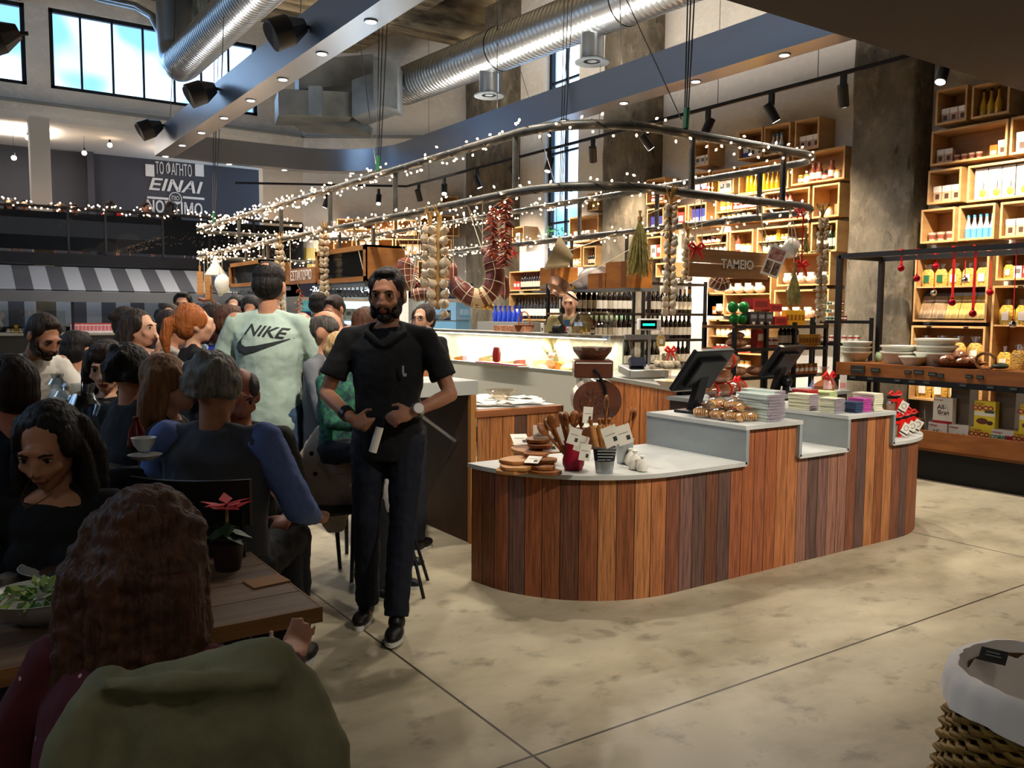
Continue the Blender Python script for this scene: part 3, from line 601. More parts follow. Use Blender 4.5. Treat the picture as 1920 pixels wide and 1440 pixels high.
# monitors
def monitor(label, p, s=1):
    """back and underside towards the viewer, leaning to the picture's right"""
    d = -FW*.75+RT*.66; t = thing('pos_monitor', label, 'monitor', p, math.atan2(d.y, d.x)-pi/2); b = B(); M = MX.Translation((0, 0, .27*s)) @ MX.Rotation(R(54), 4, 'X')
    b.prism([(-.2*s, -.155*s), (.2*s, -.155*s), (.2*s, .155*s), (-.2*s, .155*s)], -.02, .015, m_blk, M); b.prism([(-.13*s, -.11*s), (.13*s, -.11*s), (.13*s, .1*s), (-.13*s, .1*s)], -.055, -.02, m_blk, M); b.obj('housing', t, 0, .008)
    b = B(); b.bx(-.185*s, .185*s, -.135*s, .135*s, .0155, .018, m_blk2, M); b.obj('screen', t, 0)
    b = B(); b.box((0, -.03, .12*s), (.09*s, .05, .24*s), m_blk, rx=-.3); b.obj('neck', t, 0, .006)
    b = B(); b.prism([(-.12*s, -.12*s), (.12*s, -.12*s), (.12*s, .06*s), (-.12*s, .06*s)], 0, .02, m_blk); b.obj('foot', t, 0, .006)
    b = B(); b.bx(.14*s, .19*s, .156*s, .157*s, -.015, .01, m_tag, M); b.obj('glint_strip', t, 0); return t
monitor('tilted black till monitor seen from behind, on the left raised box', V((4.33, 4.08, ZU0)), 1.1)
t = thing('till_desk', 'low dark desk behind the cash counter', 'desk', (5.9, 4.85, 0)); b = B(); b.bx(-.9, .95, -.2, .25, .9, .93, m_grey); b.obj('desktop', t, 0); b = B(); b.bx(-.88, .93, -.18, .23, 0, .9, mat('dark_brown_board', '#3a2a20', .6)); b.obj('base', t, 0)
monitor('tilted black till monitor behind the colourful packets', V((6.05, 4.78, .93)), 1.05)
b = B(); b.ball((0, 0, .1), .055, m_blk, 18, 12); b.cyl((0, 0, 0), (0, 0, .06), .03, m_blk, n=14); o = b.obj('round_camera', None, label='shiny black ball-shaped camera between the monitors', cat='camera'); o.location = (WY(1474, 715, 4.78).x, 4.78, .93)
# stacks
m_pack = mat('pale_green_paper_pack', '#c9d6cc', .35, coat=.4); m_cream = mat('cream_paper_pack', '#ddd9bd', .5); m_pk = mat('magenta_paper_pack', '#b64795', .5); m_nv = mat('navy_paper_pack', '#2f4260', .5)
m_film = mat('crinkled_silver_film', '#b5aab4', .28, metal=.5, noise=(60, 60, 60, 3), bump=.7); m_rd = mat('brick_red_pack', '#a52a26', .5)
def stack(p, n, sx, sy, h, yaw, m, label, group, m_end=None, name='paper_pack', cat='packet'):
    """n flat packets lying on each other, every packet a thing"""
    first = None
    for i in range(n):
        q = p+V((random.uniform(-.004, .004), random.uniform(-.004, .004), h*i)); nm = 'lowest' if i == 0 else 'topmost' if i == n-1 else '%s from the bottom' % ('second', 'third', 'fourth', 'fifth', 'sixth', 'seventh', 'eighth', 'ninth', 'tenth', 'eleventh', 'twelfth')[i-1]
        lab = '%s %s' % (label, nm)
        if first is None:
            b = B(); b.bx(-sx/2, sx/2, -sy/2, sy/2, .0006, h-.0006, m)
            if m_end: first = b.obj(name, None, 0, .003, label=lab, cat=cat, group=group); e = B(); e.bx(-sx*.51, sx*.51, -sy/2-.006, -sy/2, .0008, h-.0008, m_end); e.obj('film_end', first, 0, .002); first.location = q; first.rotation_euler.z = yaw
            else: first = b.obj(name, None, 0, .002, label=lab, cat=cat, group=group); first.location = q; first.rotation_euler.z = yaw
        else: dup(first, q, yaw+random.uniform(-.03, .03), label=lab)
stack(V((4.36, 3.62, ZU0)), 9, .13, .26, .019, 0, m_pack, 'long silver-ended pale pack, front left stack,', 'pale packs on the left raised box', m_film)
stack(V((4.47, 3.68, ZU0)), 10, .1, .28, .0185, 0, m_pack, 'long silver-ended pale pack, front right stack,', 'pale packs on the left raised box', m_film)
stack(V((5.13, 3.86, ZU0)), 9, .12, .17, .0125, .1, m_cream, 'cream packet in the left stack on the right raised box,', 'cream packets on the right raised box', m_film)
stack(V((5.12, 3.62, ZU0)), 9, .11, .13, .0115, 0, m_cream, 'cream packet in the front stack beside the navy one,', 'cream packets on the right raised box', m_film)
stack(V((5.26, 3.55, ZU0)), 6, .085, .11, .0125, 0, m_nv, 'navy packet in the stack,', 'navy packets')
stack(V((5.36, 3.56, ZU0)), 7, .1, .12, .0135, 0, m_pk, 'magenta packet in the stack,', 'magenta packets')
stack(V((5.48, 3.58, ZU0)), 8, .11, .17, .0155, 0, m_cream, 'cream packet in the tall stack right of magenta,', 'cream packets in the right stack')
stack(V((5.31, 3.98, ZU0)), 8, .12, .14, .0155, 0, m_rd, 'brick red packet in the stack,', 'brick red packets')
stack(V((5.48, 3.95, ZU0)), 8, .16, .16, .0135, .3, mat('pale_green_pack', '#b9c98f', .5), 'pale green packet in the rear stack,', 'pale green packets')
# rusk slices in clear bags
m_rusk = mat('toasted_rusk', '#c98d4e', .6, noise=(30, 30, 30), col2='#e6bd80'); m_clear = glass('clear_cellophane', '#fbf6ef', .22, .12)
def ruskbag(label, p, yaw, n=6, group=None):
    t = thing('rusk_bag', label, 'bag of rusks', p, yaw, group)
    for i in range(n):
        b = B(); o = [(.045*cos(a), .03*sin(a)+.03) for a in [2*pi*k/10 for k in range(10)]]
        b.prism(o, 0, .011, m_rusk, MX.Translation((0, .016*i-.04, 0)) @ MX.Rotation(R(68), 4, 'X')); b.obj('rusk_slice', t, 0)
    b = B(); b.lathe([(.005, .0), (.055, .003), (.062, .03), (.048, .068), (.012, .085), (.03, .105)], m_clear, n=14, sy=1.15, cap=False); b.obj('cellophane', t, 60)
    b = B(); b.cyl((0, 0, .082), (0, 0, .088), .014, m_rd, n=8); b.obj('tie', t); return t
first = ruskbag('bag of toasted rusks in cellophane at the front of the left raised box', V((4.14, 3.62, ZU0)), .3, group='rusk bags on the left raised box')
for i, (x, y, z, a) in enumerate(((4.14, 3.74, 0, -.2), (4.13, 3.87, 0, .4), (4.24, 3.6, 0, 1.2), (4.25, 3.72, 0, .7), (4.19, 3.66, .06, .1), (4.17, 3.79, .065, 1.4))):
    dup(first, V((x, y, ZU0+z)), a, label='bag of toasted rusks in cellophane, %s' % ('second of the front row', 'rearmost beside the monitor', 'beside the pale pack stack', 'second beside the pale pack stack', 'front one lying on top', 'rear one lying on top')[i])
# big loaves
m_loaf = mat('brown_loaf_crust', '#80452a', .6, noise=(12, 12, 12), col2='#a5673f', bump=.3); m_rib = mat('red_satin_ribbon', '#e01b16', .4)
def ribbonbow(t, p, s=.05, m=None, n='ribbon_bow'):
    b = B(); m = m or m_rib
    for k in (-1, 1): b.tube([p, p+V((k*s*.6, 0, s*.5)), p+V((k*s, 0, s*.15)), p+V((k*s*.5, 0, -s*.15)), p], [s*.12, s*.2, s*.22, s*.18, s*.1], m, n=6)
    for k in (-1, 1): b.tube([p, p+V((k*s*.5, -.01, -s*.7)), p+V((k*s*.7, -.01, -s*1.3))], [s*.12, s*.16, s*.1], m, n=6)
    return b.obj(n, t)
def loaf(label, p, yaw, L=.17, r=.06, bow=True, group=None):
    t = thing('wrapped_loaf', label, 'loaf', p, yaw, group); b = B(); b.ball((0, 0, r*.95), (L, r*1.15, r), m_loaf, 18, 10); b.obj('crust', t)
    b = B(); b.ball((0, 0, r), (L*1.08, r*1.22, r*1.08), m_clear, 16, 8); b.obj('cellophane', t)
    if bow:
        for k in (-.5, .5): b = B(); b.tube([(k*L, r*1.26*cos(a)*.9, r+r*1.12*sin(a)*.95) for a in [2*pi*i/16 for i in range(16)]], .006, m_rib, n=5, closed=True); b.obj('ribbon_band', t)
        ribbonbow(t, V((0, 0, r*2.1)), .06)
    return t
LP = V((5.35, 4.84, .93))
loaf('lowest brown loaf in film behind the left monitor', LP, .0, .16, .055); loaf('middle brown loaf in film behind the left monitor', LP+V((-.01, 0, .115)), .1, .15, .055, False)
loaf('large loaf with red ribbons on top of the loaf pile', LP+V((-.03, 0, .23)), -.1, .22, .07)
loaf('smaller ribboned loaf right of the loaf pile', LP+V((.32, .1, 0)), .3, .13, .055)
b = B(); b.ball((0, 0, .03), (.16, .1, .035), m_clear, 14, 8); b.ball((0, 0, .025), (.14, .08, .022), m_tag, 14, 6); o = b.obj('cake_packet', None, label='flat white packet in film left of the black ball camera', cat='packet'); o.location = V((5.72, 4.76, .93))
t = thing('gift_hamper', 'clear gift wrap with a red bow behind the packet stacks', 'gift', V((6.55, 4.72, .93))); b = B(); b.lathe([(.12, 0), (.13, .03), (.1, .1), (.03, .19), (.05, .22)], m_clear, n=10, cap=False); b.obj('cellophane', t, 0); b = B(); b.lathe([(.1, .001), (.1, .05), (.02, .1)], mat('orange_biscuits', '#d8804a', .6), n=10); b.obj('biscuits', t); ribbonbow(t, V((0, -.06, .13)), .08)
q = B(); q.bx(-.03, .03, -.002, .002, 0, .14, m_tag); q.bx(-.025, .025, -.003, -.002, .02, .07, mat('pink_print', '#e39a96', .6)); o = q.obj('price_card', None, 0, label='upright white card with pink print behind the packets', cat='card'); o.location = V((6.78, 4.68, .93)); o.rotation_euler.z = FACE-.5
q = B(); q.bx(-.03, .03, -.06, .06, 0, .02, m_blk); q.bx(-.025, .025, -.05, .05, .02, .04, m_tag); o = q.obj('receipt_printer', None, 0, label='small black device with a paper in the counter gap', cat='device'); o.location = V((4.72, 4.0, ZL0))
# ribboned jars at the end
m_jar = glass('jar_glass', '#f4efe6', .15, .05); m_lid = mat('black_lid', '#15120f', .4); m_sug = mat('pale_biscuit_filling', '#c9a08c', .7)
def ribjar(label, p, yaw, group='ribboned jars on the counter end'):
    t = thing('gift_jar', label, 'jar', p, yaw, group); b = B(); b.lathe([(.05, 0), (.052, .01), (.052, .1), (.04, .12)], m_jar, n=18, cap=False); b.obj('glass_body', t)
    b = B(); b.lathe([(.046, .004), (.047, .095)], m_sug, n=14); b.obj('filling', t); b = B(); b.lathe([(.045, .12), (.048, .122), (.048, .14), (.04, .143)], m_lid, n=18); b.obj('lid', t)
    b = B(); b.bx(-.012, .012, -.062, -.056, 0, .13, m_rib, MX.Rotation(.1, 4, 'Y')); b.bx(-.05, .05, -.06, -.055, .1, .12, m_rib); b.obj('ribbon', t, 0); ribbonbow(t, V((0, -.02, .15)), .05)
    b = B(); M = MX.Translation((.035, -.075, .06)) @ MX.Rotation(.5, 4, 'Y'); b.bx(-.032, .032, -.001, .001, -.045, .045, m_tag, M); b.bx(-.032, .032, -.002, -.001, -.036, -.024, m_ink, M); b.tube([M @ V((.018*cos(a), -.002, .012+.018*sin(a))) for a in [2*pi*i/12 for i in range(12)]], .0016, m_ink, n=4, closed=True); b.obj('label_tag', t, 0); return t
j0 = ribjar('ribboned gift jar, front left of the group on the end worktop', V((5.86, 3.6, ZL0)), FACE+.2)
for x, y, z, a, nm in ((5.86, 3.64, 0, .1, 'front middle one of the group'), (6.02, 3.68, 0, -.1, 'front right one of the group'), (5.76, 3.8, 0, .2, 'rear left one of the group'), (5.95, 3.85, 0, 0, 'rear right one of the group'), (5.8, 3.68, .15, .1, 'standing on top of the others'), (6.15, 3.8, 0, -.3, 'rightmost at the rounded edge')):
    dup(j0, V((x+.16, y, ZL0+z)), FACE+a, label='ribboned gift jar, '+nm)
# ================================================================ corner unit left of the counter
m_rwood = mat('reddish_oak', '#a4673a', .5, noise=(2, 2, 14, 4), col2='#8a5230')
m_pl2 = plank_mat('warm_mixed_planks', ['#a06a3c', '#8b5a38', '#6d4f42', '#94643a', '#5f4638', '#a8713f'], .105)
t = thing('side_counter', 'plank-fronted side counter with an oak edge next to the tall table', 'counter', (3.1, 5.0, 0))
b = B(); clad(b, [(0, 0), (.72, 0), (.72, 1.0)], (0, .88), m_pl2); b.obj('plank_cladding', t, 0)
b = B(); b.bx(-.02, .74, -.02, 1.0, .88, .93, m_rwood); b.obj('oak_edge', t, 0, .004)
b = B(); b.bx(.03, .7, .03, .98, .93, .935, m_top); b.obj('worktop', t, 0)
b = B(); b.bx(-.055, -.012, -.01, .03, 0, 1.04, mat('raw_oak_batten', '#a8743c', .6)); b.bx(-.05, -.02, .03, 1.0, 0, 1.04, mat('dark_stained_panel', '#43281a', .55, noise=(3, 3, 1), col2='#2b1a12')); b.obj('end_panel', t, 0)
t = thing('tall_table', 'tall standing table with a thick grey top and raised oak edge', 'table', (2.75, 5.6, 0))
b = B(); b.bx(-.14, .36, -.6, 1.0, 1.04, 1.14, mat('light_grey_concrete_top', '#a9aaa4', .6)); b.obj('tabletop', t, 0, .004)
b = B(); b.bx(.0, .36, -.1, .0, 1.14, 1.19, m_rwood); b.bx(.33, .36, 0, 1.0, 1.14, 1.19, m_rwood); b.obj('raised_edge', t, 0)
for y in (-.5, .9): b = B(); b.bx(-.1, -.05, y, y+.05, 0, 1.04, m_black); b.obj('leg', t, 0)
b = B(); b.cyl((-.07, -.45, .95), (.28, -.42, .7), .012, m_tin, n=8); b.obj('brace', t)
for i, (x, y, a) in enumerate(((2.95, 5.15, .2), (2.8, 5.3, .6))):
    q = B(); q.bx(-.1, .1, -.07, .07, 0, .004, m_tag); o = q.obj('menu_sheet', None, 0, label=('white paper sheet near the corner of the tall table', 'second white sheet further back on the tall table')[i], cat='paper'); o.location = (x, y, 1.1401); o.rotation_euler.z = a
b = B(); b.lathe([(.02, 0), (.022, .01), (.022, .07), (.012, .085), (.012, .1)], mat('white_plastic', '#e9e9e4', .4), n=14); o = b.obj('squeeze_bottle', None, label='small white bottle on the tall table by the oak edge', cat='bottle'); o.location = (3.04, 5.42, 1.14)
# papers and bowl on the side counter
def paper(p, s, label, seed):
    rnd = random.Random(seed); n = 6; b = B(); vs = [(s*(i/(n-1)-.5)*1.3, s*(j/(n-1)-.5), .012+rnd.uniform(0, .028)) for i in range(n) for j in range(n)]
    b.add(vs, [(i*n+j, (i+1)*n+j, (i+1)*n+j+1, i*n+j+1) for i in range(n-1) for j in range(n-1)], m_cloth); o = b.obj('crumpled_paper', None, 0, label=label, cat='paper'); o.location = p; o.rotation_euler.z = rnd.uniform(0, 3)
    sm = o.modifiers.new('thick', 'SOLIDIFY'); sm.thickness = .002
for i, (x, y, s) in enumerate(((3.25, 5.2, .16), (3.4, 5.1, .15), (3.62, 5.12, .17), (3.72, 5.35, .2), (3.5, 5.45, .2), (3.2, 5.5, .18))): paper((x, y, .936), s, 'crumpled white paper on the side counter, %s' % ('front left one', 'in front of the glass bowl', 'front right one', 'right of the glass bowl', 'behind the glass bowl', 'at the back left')[i], i)
t = thing('glass_bowl', 'shallow clear glass bowl among papers on the side counter', 'bowl', (3.48, 5.28, .96)); b = B(); b.lathe([(.04, 0), (.05, .002), (.1, .05), (.125, .075), (.122, .077), (.096, .052), (.045, .008)], m_jar, n=28, cap=False); b.obj('bowl_wall', t)
# ================================================================ wooden display crates on the walls and the goods in them
m_ply = mat('birch_plywood', '#cfa873', .55, noise=(2, 2, 10, 4), col2='#bb9160')
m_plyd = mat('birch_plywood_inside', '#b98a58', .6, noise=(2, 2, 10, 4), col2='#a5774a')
m_price = mat('black_price_label', '#171513', .5)
# ---- goods: every kind is built once, then copied
def gl(col, name='glass_bottle', r=.15): return mat(name, col, r, spec=.7, coat=.3)
PROTO = {}
def proto(kind):
    """builders of small goods standing on z = 0, about real size"""
    b = B(); h = None
    if kind == 'oil': b.lathe([(.028, 0), (.03, .01), (.028, .09), (.01, .15), (.009, .2)], gl('#c79a1c', 'olive_oil_glass'), n=10); b.lathe([(.012, .2), (.012, .22)], m_lid, n=8)
    elif kind == 'oil2': b.lathe([(.022, 0), (.022, .16), (.01, .2), (.009, .25), (.012, .25), (.012, .27)], gl('#d8b422', 'yellow_oil_glass'), n=10)
    elif kind in ('wine', 'wineb', 'winec'):
        b.lathe([(.037, 0), (.038, .01), (.038, .19), (.03, .215), (.014, .25), (.013, .31)], gl({'wine': '#0e0c0c', 'wineb': '#1a2410', 'winec': '#120a10'}[kind], 'dark_wine_glass', .12), n=12)
        b.lathe([(.0385, .05), (.0388, .15)], mat('wine_label', {'wine': '#e2ddcf', 'wineb': '#d8d2be', 'winec': '#bcb4a4'}[kind], .6), n=12, cap=False); b.lathe([(.0145, .26), (.0145, .312)], mat('wine_capsule', {'wine': '#16110f', 'wineb': '#d9a63a', 'winec': '#5a1218'}[kind], .35), n=10)
    elif kind == 'water': b.lathe([(.024, 0), (.025, .1), (.012, .15), (.011, .18)], gl('#c8d4d8', 'clear_water_bottle'), n=10); b.lathe([(.0255, .0), (.0258, .085)], mat('sky_blue_label', '#5b9fd0', .5), n=10, cap=False); b.lathe([(.013, .18), (.013, .205)], mat('blue_cap', '#4b8fc4', .4), n=8)
    elif kind == 'blue': b.lathe([(.045, 0), (.047, .12), (.02, .17), (.018, .22), (.024, .22), (.024, .24)], gl('#15309a', 'cobalt_glass', .08), n=12)
    elif kind in ('jar', 'jarw', 'jarr', 'jargn', 'jaro'):
        c = {'jar': '#7a3426', 'jarw': '#d8d2c4', 'jarr': '#8e1f1c', 'jargn': '#b7c79c', 'jaro': '#c2702a'}[kind]
        b.lathe([(.03, 0), (.033, .008), (.033, .06), (.027, .07)], gl(c, 'filled_jar', .2), n=12); b.lathe([(.029, .07), (.03, .085), (.028, .087)], mat('jar_lid', {'jar': '#1c1512', 'jarw': '#c9a55a', 'jarr': '#e8e2d8', 'jargn': '#cfd2cc', 'jaro': '#b59a58'}[kind], .35), n=12)
        b.lathe([(.0335, .018), (.0337, .05)], mat('jar_label', '#e6e0d2', .6), n=12, cap=False)
    elif kind in ('coffee', 'paper', 'white'):
        c = {'coffee': '#c9ab98', 'paper': '#c9a888', 'white': '#e3ddd3'}[kind]
        b.prism([(-.045, -.03), (.045, -.03), (.042, .03), (-.042, .03)], 0, .13, mat('paper_bag', c, .6)); b.add([(-.045, -.031, .1), (.045, -.031, .1), (.045, -.036, .155), (-.045, -.036, .155), (-.042, .03, .13), (.042, .03, .13), (.042, -.03, .16), (-.042, -.03, .16)], [(0, 1, 2, 3), (4, 5, 6, 7), (3, 2, 6, 7)], mat('folded_white_top', '#eeeae2', .5)); b.bx(-.02, .02, -.033, -.031, .03, .08, mat('dark_sticker', '#4b352b', .5))
    elif kind in ('carton', 'cartonw', 'cartonb', 'cartonr'):
        b.bx(-.05, .05, -.035, .035, 0, .16, mat('carton_board', {'carton': '#b08a63', 'cartonw': '#e9e4da', 'cartonb': '#3a4a8c', 'cartonr': '#a8322c'}[kind], .6)); b.bx(-.035, .035, -.0365, -.035, .06, .12, mat('carton_print', '#efe9dc' if kind != 'cartonw' else '#6a6a66', .6))
    elif kind == 'cup': b.lathe([(.024, 0), (.034, .07), (.036, .07), (.036, .075)], mat('cream_printed_cup', '#d9b9a6', .5), n=12); b.lathe([(.028, .02), (.0335, .055)], mat('brown_cup_print', '#8a5040', .5), n=12, cap=False)
    elif kind in ('pasta', 'pastag', 'pastaw', 'farfalle'):
        c = '#d9b45e' if kind != 'farfalle' else '#e0c04e'
        b.rings([[(x*k, y*k*.6, z) for x, y in [(.07*cos(a), .05*sin(a)) for a in [2*pi*i/12 for i in range(12)]]] for k, z in ((.9, 0), (1.02, .05), (.98, .14), (.6, .18))], mat('pasta_in_film', c, .3, noise=(70, 70, 70, 2), col2='#b98c3a', bump=.8, coat=.5)); b.rings([[(x*k, y*k*.5, z) for x, y in [(.07*cos(a), .05*sin(a)) for a in [2*pi*i/8 for i in range(8)]]] for k, z in ((.3, .17), (.7, .235))], m_clear, cap=False)
        b.bx(-.03, .03, -.036, -.032, .04, .12, mat('bag_label', {'pasta': '#e9e6da', 'pastag': '#1f5a3c', 'pastaw': '#f1efe9', 'farfalle': '#e8ddd0'}[kind], .5))
    elif kind in ('flat', 'flatg'):
        c = {'flat': '#d7bb70', 'flatg': '#b39a7c'}[kind]
        b.box((0, .02, .11), (.12, .035, .22), mat('noodles_in_film', c, .25, noise=(90, 20, 10, 2), col2='#b99a4c' if kind == 'flat' else '#8a7258', coat=.6), rx=-.35); b.box((0, .055, .215), (.12, .02, .06), mat('bag_header', {'flat': '#a8bec9', 'flatg': '#4a4744'}[kind], .5), rx=-.35)
    elif kind == 'breadpack': b.ball((0, 0, .05), (.07, .05, .05), mat('bread_in_film', '#c9a184', .4, noise=(40, 40, 40, 2), col2='#e8dccb', coat=.5), 10, 6); b.box((0, -.02, .1), (.08, .02, .03), m_tag)
    elif kind == 'bluepack': b.prism([(-.06, -.03), (.06, -.03), (.055, .03), (-.055, .03)], 0, .2, mat('blue_white_pack', '#34357e', .35, coat=.4)); b.bx(-.045, .045, -.032, -.03, .02, .1, m_tag)
    elif kind == 'orange': b.bx(-.04, .04, -.03, .03, 0, .12, mat('orange_pack', '#e0702a', .4)); b.bx(-.03, .03, -.031, -.03, .02, .06, m_tag)
    elif kind == 'yel': b.bx(-.03, .03, -.03, .03, 0, .16, mat('yellow_carton', '#d9a51f', .4)); b.bx(-.022, .022, -.031, -.03, .05, .11, mat('amber_print', '#8c5a14', .5))
    elif kind == 'tin': b.lathe([(.036, 0), (.036, .09)], mat('pale_tin', '#c9cec8', .35), n=12); b.lathe([(.0365, .02), (.0365, .06)], mat('green_tin_label', '#4f6a4a', .5), n=12, cap=False)
    elif kind == 'tinr': b.lathe([(.036, 0), (.036, .09)], mat('wine_red_tin', '#7a1a24', .35), n=12); b.lathe([(.0365, .03), (.0365, .06)], m_tag, n=12, cap=False)
    elif kind == 'greenglass': b.lathe([(.03, 0), (.045, .03), (.045, .09), (.03, .12), (.034, .13)], gl('#a9c4a2', 'pale_green_jar', .1), n=12)
    elif kind == 'tall': b.bx(-.06, .06, -.03, .03, 0, .3, mat('tall_white_box', '#efeadd', .4)); b.bx(-.062, -.058, -.032, .032, 0, .3, mat('grey_box_edge', '#5a625f', .5)); b.ball((.02, -.03, .06), (.035, .008, .04), mat('yellow_flower_print', '#d8cf3a', .5), 8, 5); b.bx(.02, .03, -.032, -.03, .1, .16, mat('dark_print', '#3a3836', .7))
    elif kind == 'pillbox': b.bx(-.02, .02, -.04, .04, 0, .14, mat('white_slim_box', '#eceae2', .4)); b.bx(-.003, .003, -.041, -.04, .02, .12, m_ink)
    elif kind == 'greenpack': b.ball((0, 0, .06), (.06, .05, .06), mat('green_foil', '#1c7a34', .3, metal=.3), 10, 7)
    elif kind == 'redpack': b.bx(-.11, .11, -.06, .06, 0, .09, mat('red_foil_pack', '#b3262b', .35)); b.bx(-.08, .08, -.061, -.06, .02, .07, mat('dark_red_print', '#7a1a1c', .5))
    elif kind == 'darkpack': b.bx(-.06, .06, -.05, .05, 0, .14, mat('charcoal_pack', '#33333a', .4)); b.bx(-.02, .02, -.051, -.05, .01, .035, m_tag); b.bx(-.045, .045, -.051, -.05, .07, .11, mat('grey_pack_print', '#7d8088', .5))
    elif kind == 'sliced': b.ball((0, 0, .045), (.13, .06, .045), mat('sliced_loaf_in_film', '#8a5a40', .35, noise=(60, 6, 6, 2), col2='#b58a6a', coat=.4), 14, 7)
    elif kind == 'bowl': b.lathe([(.1, 0), (.16, .1), (.17, .1), (.17, .115), (.155, .11), (.095, .01)], mat('white_ceramic', '#cfd0c4', .35), n=26)
    elif kind == 'fancy': b.lathe([(.03, 0), (.034, .01), (.034, .11), (.018, .14), (.018, .16), (.022, .16), (.022, .185)], gl('#7c4434', 'spirit_jar', .15), n=12); b.lathe([(.0345, .03), (.0347, .09)], m_tag, n=12, cap=False)
    elif kind == 'egg': b.bx(-.07, .07, -.06, .06, 0, .07, mat('brown_egg_tray', '#a5664a', .6, noise=(40, 40, 40), col2='#d09a78')); 
    elif kind == 'milk': b.bx(-.035, .035, -.035, .035, 0, .2, mat('white_pink_carton', '#e7dede', .4)); b.bx(-.03, .03, -.036, -.035, .04, .15, mat('pink_carton_print', '#c96a72', .5)); b.bx(-.035, .035, -.036, -.035, .17, .2, mat('red_carton_print', '#b8383c', .5))
    ms = []
    for i, m in enumerate(b.ms):                                    # one mesh per material: the body first, then its label, lid, cap ...
        q = B(); used = {}
        fs = [f for f, k in zip(b.f, b.mi) if k == i]
        for f in fs:
            for v in f:
                if v not in used: used[v] = len(used); q.v.append(b.v[v])
        q.f = [[used[v] for v in f] for f in fs]; q.ms = [m]; q.mi = [0]*len(fs); ms.append((m.name.split('.')[0], q.mesh(kind)))
    HGT[kind] = max(v[2] for v in b.v)
    return ms
NAMES = {'oil': ('oil_bottle', 'bottle', 'amber oil bottle'), 'oil2': ('oil_bottle', 'bottle', 'slim yellow oil bottle'), 'wine': ('wine_bottle', 'bottle', 'dark wine bottle'), 'wineb': ('wine_bottle', 'bottle', 'gold-capped wine bottle'), 'winec': ('wine_bottle', 'bottle', 'red-capped wine bottle'),
 'water': ('water_bottle', 'bottle', 'blue-labelled bottle'), 'blue': ('cobalt_bottle', 'bottle', 'cobalt blue bottle'), 'jar': ('preserve_jar', 'jar', 'brown preserve jar'), 'jarw': ('preserve_jar', 'jar', 'pale preserve jar'), 'jarr': ('preserve_jar', 'jar', 'red preserve jar'), 'jargn': ('preserve_jar', 'jar', 'light green preserve jar'), 'jaro': ('preserve_jar', 'jar', 'orange preserve jar'),
 'coffee': ('coffee_bag', 'bag', 'folded coffee bag'), 'paper': ('paper_bag', 'bag', 'brown paper bag'), 'white': ('paper_bag', 'bag', 'white paper bag'), 'carton': ('cardboard_box', 'box', 'brown cardboard box'), 'cartonw': ('white_carton', 'box', 'white carton'), 'cartonb': ('blue_carton', 'box', 'blue carton'), 'cartonr': ('red_carton', 'box', 'red carton'), 'cup': ('printed_cup', 'cup', 'brown-printed cup'),
 'pasta': ('pasta_bag', 'bag of pasta', 'bag of pale pasta'), 'pastag': ('pasta_bag', 'bag of pasta', 'green-labelled pasta bag'), 'pastaw': ('pasta_bag', 'bag of pasta', 'white-labelled pasta bag'), 'farfalle': ('pasta_bag', 'bag of pasta', 'bright yellow pasta bag'), 'flat': ('noodle_bag', 'bag of pasta', 'yellow noodle bag'), 'flatg': ('noodle_bag', 'bag of pasta', 'brown noodle bag'),
 'breadpack': ('bread_bag', 'bag of bread', 'filmed bread bag'), 'bluepack': ('blue_pack', 'packet', 'blue and white pack'), 'orange': ('orange_pack', 'packet', 'orange pack'), 'yel': ('yellow_carton', 'box', 'yellow carton'), 'tin': ('food_tin', 'tin', 'green-banded tin'), 'tinr': ('food_tin', 'tin', 'wine red tin'), 'greenglass': ('green_jar', 'jar', 'pale green glass jar'), 'tall': ('tall_box', 'box', 'flower-printed tall box'),
 'pillbox': ('slim_box', 'box', 'slim white box'), 'greenpack': ('green_foil_pack', 'packet', 'round green foil pack'), 'redpack': ('red_foil_pack', 'packet', 'long red foil pack'), 'darkpack': ('charcoal_pack', 'packet', 'charcoal pack'), 'sliced': ('sliced_loaf', 'loaf', 'sliced filmed loaf'), 'bowl': ('ceramic_bowl', 'bowl', 'white ceramic bowl'), 'fancy': ('glass_flask', 'bottle', 'brown glass flask'), 'egg': ('egg_tray', 'egg tray', 'brown egg tray'), 'milk': ('drink_carton', 'carton', 'white and pink drink carton')}
WID = {'oil': .06, 'oil2': .05, 'water': .052, 'wine': .08, 'wineb': .08, 'winec': .08, 'blue': .1, 'jar': .07, 'jarw': .07, 'jarr': .07, 'jargn': .07, 'jaro': .07, 'coffee': .095, 'paper': .095, 'white': .095, 'carton': .11, 'cartonw': .11, 'cartonb': .11, 'cartonr': .11, 'cup': .08, 'pasta': .145, 'pastag': .145, 'pastaw': .145, 'farfalle': .145, 'flat': .125, 'flatg': .125, 'breadpack': .14, 'bluepack': .125, 'orange': .09, 'yel': .065, 'tin': .075, 'tinr': .075, 'greenglass': .095, 'tall': .13, 'pillbox': .06, 'greenpack': .12, 'redpack': .23, 'darkpack': .125, 'sliced': .27, 'bowl': .35, 'fancy': .07, 'egg': .15, 'milk': .073}
HGT = {}
def good(kind, loc, rz, sc, label, group):
    if kind not in PROTO: PROTO[kind] = proto(kind)
    n, cat, d = NAMES[kind]; o = bpy.data.objects.new(n, PROTO[kind][0][1]); COL.objects.link(o)
    for pn, me in PROTO[kind][1:]: c = bpy.data.objects.new(pn, me); COL.objects.link(c); c.parent = o
    o.location = loc; o.rotation_euler.z = rz; o.scale = (sc,)*3
    return tag(o, label, cat, group)
ORD = 'first second third fourth fifth sixth seventh eighth ninth tenth eleventh twelfth thirteenth fourteenth fifteenth sixteenth'.split()
